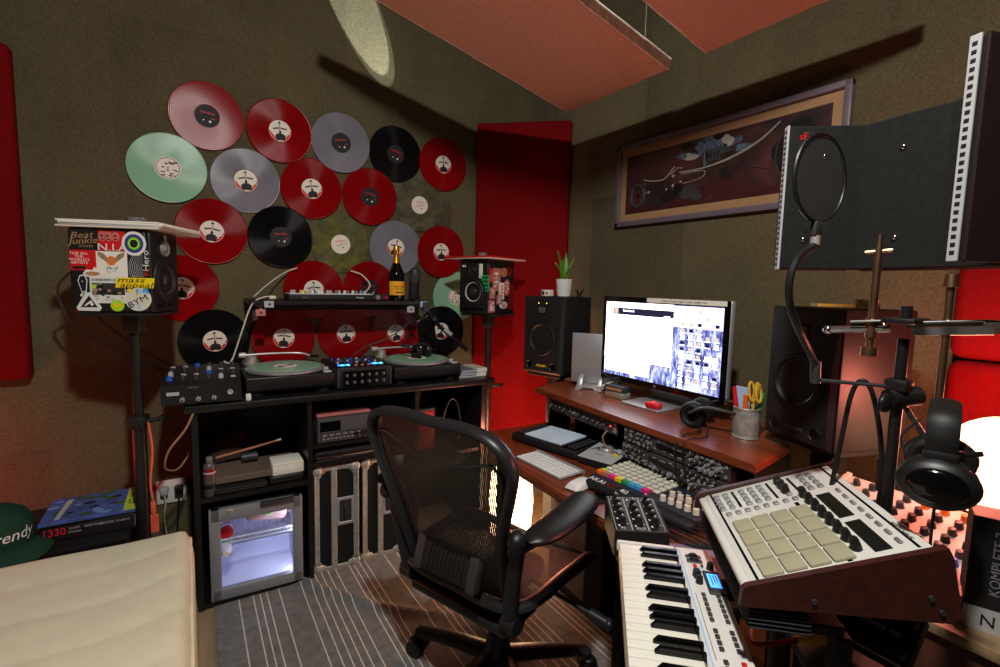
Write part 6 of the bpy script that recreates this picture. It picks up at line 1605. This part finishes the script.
def product_box():
    t = thing('software_box', 'tall black product box with upright white lettering at the right edge', 'box', T(1.272, .195, TZ) @ RZ(math.radians(-70)))
    b = MB(); b.rbox((0, .035, .11), (.17, .07, .22), .002, 1, 0); b.b2((-.085, -.0008, .0), (.085, .001, .045), 1)
    b.build('carton', [M_['blackm'], M_['lgrey']], t)
    b = MB(); F = frame((0, -.0008, 0), (1, 0, 0), (0, 0, 1))
    b.text('KOMPLETE 7', .022, F @ T(-.045, .135, 0) @ RZ(PI/2), 0); b.text('NATIVE INSTRUMENTS', .008, F @ T(-.02, .135, 0) @ RZ(PI/2), 0); b.build('lettering', [M_['grey'], M_['blackm']], t)
    b = MB(); b.text('N', .03, F @ T(-.05, .022, .0012), 0); b.build('emblem', M_['blackm'], t)
product_box()

# ------------------------------------------------------------------ reflection filter, pop screen, microphone stand
def filter_shield():
    t = thing('reflection_filter', 'black curved vocal reflection filter with perforated metal edges, top right', 'reflection filter', T(0, 0, 1.39))
    A, B, C, E, D = Vector((1.089, .592, 0)), Vector((1.198, .497, 0)), Vector((1.172, .350, 0)), Vector((1.10, .190, 0)), Vector((.913, .261, 0)); H = .298
    foam = mat('charcoal_foam_felt', (.13, .135, .13), .9, var=.2, scale=90, bump=.3, bscale=600, spec=.15)
    shell = mat('dark_perforated_shell', (.17, .12, .12), .6, .2, var=.5, scale=500, spec=.2)
    def out_n(p, q):
        d = (q-p).normalized(); n = Vector((d.y, -d.x, 0)); c = Vector((1.03, .40, 0))
        return n if n.dot((p+q)/2-c) > 0 else -n
    th = .036
    for k, (p, q) in enumerate(((A, B), (B, C), (C, E), (E, D))):
        n = out_n(p, q); d = (q-p).normalized(); L = (q-p).length
        M = Matrix(((d.x, n.x, 0, p.x), (d.y, n.y, 0, p.y), (0, 0, 1, 0), (0, 0, 0, 1)))
        tt_ = th if k < 3 else .022
        x0, x1 = (0 if k == 0 else -.006), (L if k == 3 else L+.006); MB().rbox(((x0+x1)/2, tt_*.3, H/2), (x1-x0, tt_*.6, H), .003, 1, 0, M).build('foam_panel', foam, t)
        MB().rbox(((x0+x1)/2, tt_-.003, H/2), (x1-x0, .006, H+.004), .002, 1, 0, M).build('outer_shell', shell, t)
        MB().b2((.004, tt_*.6, .004), (L-.004, tt_-.005, H-.004), 0, M).build('air_gap_layer', M_['blackm'], t)
        for zz in (.062, .235):
            if k > 1: continue
            c = MB(); c.ball((L*(.30 if k == 0 and zz < .1 else .5), -.001, zz), (.006, .004, .006), 14, 0, M); c.build('bolt', M_['chrome'], t)
    # perforated end strips facing the singer
    for nm, p, q, w in (('a', A, B, .018), ('d', D, E, .0145)):
        d = (p-q).normalized(); n = out_n(p, q)
        M = Matrix(((n.x, d.x, 0, p.x), (n.y, d.y, 0, p.y), (0, 0, 1, 0), (0, 0, 0, 1)))
        b = MB()
        b.rbox((w/2, .002, H/2), (w, .004, H+.004), .001, 1, 0, M)
        kk = 26
        for k in range(kk): b.rbox((w*.52, .0042, .010+k*(H-.020)/(kk-1)), (w*.46, .0012, .0056), .0005, 1, 1, M)
        lab(b.build('perforated_strip', [M_['lgrey'], M_['blackm']], t), 'pale metal edge strip with a row of slots')
    n = -out_n(A, B); d = (B-A).normalized()
    b = MB(); F = frame(A+d*.028+n*.0008+Vector((0, 0, .276)), tuple(d), (0, 0, 1)); b.text('sE', .020, F, 0, ext=.0004); lab(b.build('badge', mat('red_badge', (.85, .14, .10), .4), t), 'small red sE lettering')
filter_shield()
def pop_screen():
    t = thing('pop_screen', 'round black pop screen on a curved gooseneck in front of the reflection filter', 'pop filter', T(0, 0, 0))
    c = Vector((.942, .453, 1.538)); R = .074
    vd = (Vector((0, 0, 1.34))-c); vd.z = 0; vd.normalize()
    n = Vector((vd.x*math.cos(1.04)-vd.y*math.sin(1.04), vd.x*math.sin(1.04)+vd.y*math.cos(1.04), 0))
    F = frame(c, tuple(Vector((0, 0, 1)).cross(n)), (0, 0, 1))
    MB().torus(R, .0034, 48, 8, 0, F).build('ring', M_['black'], t)
    m = bpy.data.materials.new('black_nylon'); m.use_nodes = True; nt = m.node_tree; bs = nt.nodes['Principled BSDF']; bs.inputs['Base Color'].default_value = (.03, .027, .026, 1); bs.inputs['Roughness'].default_value = .8; bs.inputs['Alpha'].default_value = .62
    MB().lathe([(R, .0012), (0, .0012)], 48, 0, F, cap=False).build('mesh', m, t)
    MB().rbox((0, -R-.012, 0), (.020, .026, .012), .003, 2, 0, F).build('clip', M_['dgrey'], t)
    b = MB(); b.cyl(tuple(F @ Vector((0, -R-.024, 0))), tuple(F @ Vector((0, -R-.040, 0))), .008, .008, 14); b.build('collar', M_['steel'], t)
    s = F @ Vector((0, -R-.040, 0))
    pts = [tuple(s), (.880, .45, 1.395), (.862, .45, 1.355), (.872, .45, 1.315), (.905, .45, 1.275), (.955, .455, 1.236), (.985, .455, 1.205)]
    b = MB(); b.tube(pts, .0062, 10, smooth=8); b.build('gooseneck', M_['black'], t)
    b = MB(); b.cyl((.986, .455, 1.212), (.990, .455, 1.172), .0085, .0085, 14); b.tube([(.988, .455, 1.178), (1.03, .41, 1.176), (1.078, .362, 1.174)], .0035, 8); b.build('rod', M_['dgrey'], t)
    b = MB(); b.rbox((1.083, .358, 1.178), (.036, .036, .022), .005, 2); b.build('clamp', M_['black'], t)
pop_screen()
def mic_stand():
    px, py = 1.083, .358
    t = thing('microphone_stand', 'black microphone stand with a chrome cross bar beside the reflection filter', 'microphone stand', T(px, py, 0))
    MB().cyl((0, 0, .02), (0, 0, 1.262), .0092, .0092, 18).build('pole', M_['black'], t)
    MB().cyl((0, 0, .02), (0, 0, .75), .0135, .0135, 18).build('lower_tube', M_['black'], t)
    MB().lathe([(0, .0068), (.082, .0068), (.086, .012), (.082, .02), (.03, .034), (.018, .06), (0, .06)], 36, cap=False).build('base', M_['black'], t)
    # cross bar
    d = Vector((.064, -.194, .019)).normalized()
    o = Vector((0, 0, 1.280))
    b = MB(); b.tube([o-d*.115, o-d*.02], .0075, 10); b.ball(o-d*.115, .009, 12); b.rbox((0, 0, 0), (.105, .028, .004), .001, 1, 0, frame(o+d*.062, tuple(d), (0, 0, 1)) @ RX(.4)); b.rbox((0, 0, .006), (.115, .012, .010), .002, 1, 0, frame(o+d*.058, tuple(d), (0, 0, 1)) @ RX(-PI/2)); b.rbox((0, 0, 0), (.05, .034, .004), .001, 1, 0, frame(o+d*.125, tuple(d), (0, 0, 1)) @ RX(.9)); b.rbox((0, 0, 0), (.05, .034, .004), .001, 1, 0, frame(o-d*.055+Vector((0, 0, .010)), tuple(d), (0, 0, 1)) @ RX(1.2))
    b.build('cross_bar', M_['chrome'], t)
    b = MB(); b.rbox(o+Vector((0, 0, .014)), (.075, .05, .010), .003, 2); b.cyl(o+Vector((0, 0, .018)), o+Vector((0, 0, .040)), .009, .009, 16); b.build('mount_head', M_['black'], t)
    q = o-d*.048
    b = MB(); b.cyl(q+Vector((0, 0, -.040)), q+Vector((0, 0, .150)), .0065, .0065, 14); b.cyl(q+Vector((0, 0, .14)), q+Vector((0, 0, .172)), .0045, .004, 12); b.tube([q-d*.020+Vector((0, 0, .142)), q+d*.020+Vector((0, 0, .142))], .0035, 8); b.cyl(q+Vector((0, 0, -.050)), q+Vector((0, 0, -.034)), .0135, .0135, 20); b.cyl(q+Vector((0, 0, -.016)), q+Vector((0, 0, .020)), .0095, .0095, 16)
    lab(b.build('upright_rod', M_['brass'], t), 'dull pink-brown metal rod with a small crosspiece')
    q2 = o+d*.052
    b = MB(); b.cyl(q2+Vector((.012, 0, -.16)), q2+Vector((.012, 0, .085)), .0062, .0062, 14); b.cyl(q2+Vector((.012, 0, .07)), q2+Vector((.012, 0, .092)), .011, .009, 14); b.build('support_tube', M_['brass'], t)
    b = MB(); b.cyl((-.018, .008, 1.152), (.030, -.02, 1.159), .017, .017, 20); b.cyl((.0, .0, 1.137), (.0, .0, 1.170), .016, .016, 18); b.ball((-.022, .010, 1.145), (.022, .010, .018), 18); b.build('clutch', M_['black'], t)
    b = MB(); b.tube([(.01, -.01, 1.138), (.00, -.035, 1.108), (-.03, -.06, 1.094), (-.06, -.085, 1.096), (-.085, -.115, 1.098), (-.095, -.14, 1.108)], .0045, 8, smooth=6); b.build('hook', M_['black'], t)
    b = MB(); b.tube([(-.02, .10, .80), (-.022, .085, .95), (-.02, .075, 1.06), (-.02, .065, 1.15), (-.016, .05, 1.178), (-.006, .035, 1.15), (.012, .022, 1.06), (.02, .018, .96), (.03, .04, .75)], .0045, 8, smooth=8); b.cyl((.019, .018, .97), (.016, .02, 1.03), .008, .007, 12)
    b.build('microphone_cable', M_['rubber'], t)
mic_stand()
def hung_headphones():
    # hang from the stand's hook, seen edge on
    o = Vector((.978, .262, 1.164))
    t = thing('headphones', 'large black headphones hanging on the microphone stand at the right', 'headphones', T(*o) @ RZ(math.radians(-75)) @ Matrix.Scale(.95, 4))
    # local x: to the right in the picture, y: away, z up
    b = MB(); b.rbox((0, .01, -.002), (.036, .10, .02), .008, 3)
    b.tube([(0, -.055, -.055), (0, -.056, -.03), (0, -.042, -.002), (0, .0, .006), (0, .05, .006), (0, .095, -.004), (0, .11, -.03), (0, .112, -.055)], .021, 10, smooth=6, flat=(.35, 1))
    b.build('headband', M_['rubber'], t)
    for y in (-.055, .112):
        b = MB(); b.rbox((0, y-.002, -.064), (.042, .018, .022), .005, 2); yk = b.build('yoke', M_['black'], t)
        s = -1 if y < 0 else 1
        b = MB(); b.ball((0, y+s*.006, -.104), (.052, .024, .040), 30); c = b.build('ear_cup', M_['black'], t)
        b = MB(); b.ball((0, y+s*.022, -.104), (.038, .012, .028), 26); b.build('outer_cap', M_['blackgl'], c)
        b = MB(); b.torus(.038, .012, 26, 8, 0, frame((0, y-s*.014, -.104), (1, 0, 0), (0, 0, 1)), ry=.030); b.build('ear_pad', M_['rubber'], c)
    b = MB(); b.tube([(-.02, -.06, -.14), (-.035, -.04, -.09), (-.05, -.02, -.05), (-.03, .0, -.02)], .002, 6, smooth=6); b.tube([(.0, -.06, -.14), (.0, -.055, -.20), (.005, -.05, -.27)], .0025, 6, smooth=5); b.build('lead', M_['rubber'], t)
hung_headphones()
# ------------------------------------------------------------------ office chair
def chair():
    t = thing('office_chair', 'black mesh-backed swivel office chair pulled up to the desk', 'chair', T(.838, 1.288, .0066) @ RZ(math.radians(20)) @ Matrix.Scale(1.05, 4))
    fr = mat('graphite_frame', (.12, .12, .125), .38, var=.1)
    mesh = stripes_mesh('black_sling_mesh', (.085, .08, .075), 'Y', 190.0, .16)
    # back outline (y, z); x follows the recline
    half = [(0, .925), (.10, .928), (.180, .920), (.228, .892), (.246, .845), (.226, .77), (.200, .69), (.181, .61), (.172, .54), (.168, .47), (.155, .405), (.115, .368), (0, .358)]
    def bx(z, y=0): return -.160-.28*max(0, z-.40)+.06*max(0, .5-z) - .05*(1-(y/.26)**2)*math.sin(PI*max(0, min(1, (z-.36)/.57)))*.6
    loop = half+[(-y, z) for y, z in half[-2:0:-1]]
    b = MB(); b.tube([(bx(z, y), y, z) for y, z in loop], [.0155 if z > .8 else .017 for y, z in loop], 12, smooth=6, closed=True, flat=(1.4, .85)); b.build('back_frame', fr, t)
    # inner rim line
    b = MB(); b.tube([(bx(z, y)-.006, y, z) for y, z in ((.196, .70), (.214, .78), (.219, .835), (.19, .862), (.12, .845), (.04, .822), (-.04, .818), (-.12, .832), (-.185, .85), (-.214, .83), (-.210, .78), (-.192, .70))], .0042, 8, smooth=6); b.build('mesh_rim', fr, t)
    zs = [z for y, z in half]
    def wz(z):
        for (y0, z0), (y1, z1) in zip(half[3:], half[4:]):
            if z1 <= z <= z0: return y0+(y1-y0)*(z0-z)/(z0-z1+1e-9)
        return half[3][0] if z > .8 else .10
    def bk(u, v):
        z = .366+(.918-.366)*v
        w = wz(z) if z < .896 else .240-(z-.896)*1.2
        y = (2*u-1)*w
        return (bx(z, y)-.010*(1-(2*u-1)**2), y, z)
    b = MB(); b.grid(bk, 26, 30); b.build('back_mesh', mesh, t, normals=False)
    # lumbar pad
    b = MB(); b.rbox((0, 0, 0), (.022, .24, .095), .010, 3, 0, T(bx(.52)-.018, 0, .52) @ RY(.28))
    for k in range(9): b.rbox((-.012, -.060+k*.015, 0), (.006, .007, .080), .002, 2, 0, T(bx(.52)-.018, 0, .52) @ RY(.28))
    b.build('lumbar_pad', M_['blackm'], t)
    for s in (-1, 1): MB().rbox((-.003, s*.098, 0), (.026, .030, .098), .006, 2, 0, T(bx(.52)-.018, 0, .52) @ RY(.28)).build('lumbar_slider', M_['dgrey'], t)
    # seat
    sl = [(-.19, -.20), (-.20, .0), (-.19, .20), (.0, .235), (.13, .235), (.215, .195), (.24, .0), (.215, -.195), (.13, -.235), (.0, -.235)]
    def sz(x, y): return .43+.015*math.cos(x*6)-.012*max(0, x-.15)*8*0+.02*(abs(y)/.25)**2-(.05*max(0, (x-.14)/.1))
    b = MB(); b.tube([(x, y, sz(x, y)) for x, y in sl], .017, 10, smooth=6, closed=True, flat=(1.2, .8)); b.build('seat_frame', fr, t)
    def st(u, v):
        x = -.195+.43*v; w = .195+.042*math.sin(PI*min(1, v*.75+.12)); y = (2*u-1)*w*(1-.12*max(0, v-.75)*4*.4)
        return (x, y, sz(x, y)-.012*(1-(2*u-1)**2)*math.sin(PI*v))
    b = MB(); b.grid(st, 24, 24); b.build('seat_mesh', mesh, t, normals=False)
    b = MB(); b.rbox((.02, 0, .362), (.26, .16, .075), .025, 3); b.rbox((-.13, 0, .375), (.16, .36, .04), .015, 3); b.build('tilt_mechanism', fr, t)
    b = MB(); b.cyl((.06, -.07, .36), (.06, -.30, .335), .007, .006, 10); b.cyl((.06, -.285, .337), (.06, -.34, .33), .018, .016, 18); b.ball((.06, -.345, .33), (.02, .014, .018), 16); b.build('tension_knob', fr, t)
    # uprights carrying the back and the arms
    for s in (-1, 1):
        b = MB(); b.tube([(-.10, s*.13, .375), (-.17, s*.175, .385), (-.205, s*.192, .43), (-.222, s*.208, .53), (-.236, s*.232, .650)], [.022, .024, .022, .020, .019], 12, smooth=6, flat=(1, .75)); b.cyl((-.195, s*.170, .41), (-.195, s*.212, .41), .028, .028, 20)
        u = b.build('arm_upright', fr, t)
        b = MB(); b.ball((-.240, s*.234, .660), (.032, .026, .028), 20); b.build('pivot_knob', M_['black'], u)
        b = MB(); b.tube([(-.232, s*.234, .635), (-.15, s*.262, .652), (-.06, s*.268, .650), (.02, s*.265, .648)], .016, 10, smooth=5, flat=(1, .6)); b.build('arm_bracket', fr, t)
        b = MB()
        pts = [(-.16, s*.292, .628), (-.10, s*.294, .632), (.0, s*.29, .632), (.09, s*.275, .628), (.145, s*.262, .620)]
        b.tube(pts, [.034, .045, .048, .046, .030], 16, smooth=6, flat=(1, .55)) if False else None
        def ap(u_, v_):
            x = -.255+.350*u_; yc = s*(.275-.025*max(0, (u_-.4)/.6)**1.5); a = 2*PI*v_
            e = max(0.0, 1-abs(2*u_-1)**5)**.5*(.84+.16*u_)
            return (x, yc+.050*e*math.cos(a), .676-.004*u_+.022*e*math.sin(a))
        b.grid(ap, 26, 22); b.build('armrest_pad', M_['black'], t)
    b = MB(); b.tube([(-.03, 0, .335), (-.15, 0, .345), (bx(.37)+.02, 0, .375)], [.03, .028, .02], 12, smooth=5, flat=(1.4, .8)); b.build('back_spine', fr, t)
    b = MB(); b.cyl((0, 0, .15), (0, 0, .33), .0245, .0245, 22); b.build('gas_column', fr, t)
    MB().cyl((0, 0, .10), (0, 0, .26), .018, .018, 20).build('gas_piston', M_['chrome'], t)
    MB().lathe([(.03, .066), (.052, .07), (.052, .10), (.040, .135), (.030, .185), (.0, .185)], 26, cap=False).build('base_hub', fr, t)
    for k in range(5):
        a = 2*PI*k/5+math.radians(118-16); c, s_ = math.cos(a), math.sin(a)
        b = MB(); b.tube([(.03*c, .03*s_, .105), (.15*c, .15*s_, .100), (.30*c, .30*s_, .082)], [.036, .031, .024], 12, smooth=5, flat=(1, .62)); leg = b.build('base_leg', fr, t)
        b = MB(); cx, cy = .305*c, .305*s_
        for q in (-1, 1): b.cyl((cx-s_*q*.010, cy+c*q*.010, .029), (cx-s_*q*.030, cy+c*q*.030, .029), .0285, .0285, 22)
        b.ball((cx, cy, .040), (.030, .030, .024), 16); b.cyl((cx, cy, .05), (cx, cy, .085), .009, .009, 10)
        b.build('caster', M_['black'], leg)
chair()
# ------------------------------------------------------------------ light
def area(name, loc, target, size, power, col, shape='DISK'):
    d = bpy.data.lights.new(name, 'AREA'); d.energy = power; d.color = col; d.size = size; d.shape = shape
    o = bpy.data.objects.new(name, d); COL.objects.link(o); o.location = loc
    o.rotation_euler = (Vector(target)-Vector(loc)).to_track_quat('-Z', 'Y').to_euler(); return o
def point(name, loc, power, col, r=.05):
    d = bpy.data.lights.new(name, 'POINT'); d.energy = power; d.color = col; d.shadow_soft_size = r
    o = bpy.data.objects.new(name, d); COL.objects.link(o); o.location = loc; return o
area('ceiling_lamp', (.10, .20, 2.64), (.70, 1.5, .3), .11, 46, (1.0, .965, .91))
point('paper_lamp_bulb', (1.40, 2.06, .50), 9, (1.0, .30, .20), .06)
point('globe_bulb', (1.55, .36, 1.06), 11, (1.0, .24, .17), .08)
point('red_lamp_left', (-.95, 2.42, .50), 8, (1.0, .09, .07), .08)
def spot(name, loc, target, power, col, deg, blend=.06):
    d = bpy.data.lights.new(name, 'SPOT'); d.energy = power; d.color = col; d.spot_size = math.radians(deg); d.spot_blend = blend; d.shadow_soft_size = .004
    o = bpy.data.objects.new(name, d); COL.objects.link(o); o.location = loc
    o.rotation_euler = (Vector(target)-Vector(loc)).to_track_quat('-Z', 'Y').to_euler(); return o
spot('glint_beam', (1.37, 2.33, 1.60), (.80, 2.72, 2.74), 330, (.85, .95, 1.0), 10.4)
spot('glint_beam', (1.37, 2.33, 1.60), (.835, 2.72, 2.68), 110, (.85, .95, 1.0), 11.2)
w = bpy.data.worlds.new('world'); SC.world = w; w.use_nodes = True
w.node_tree.nodes['Background'].inputs[0].default_value = (.02, .015, .012, 1); w.node_tree.nodes['Background'].inputs[1].default_value = 1.0
SC.view_settings.view_transform = 'Standard'; SC.view_settings.look = 'None'
SC.view_settings.exposure = 0.0; SC.view_settings.gamma = 1.0; SC.view_settings.use_curve_mapping = False
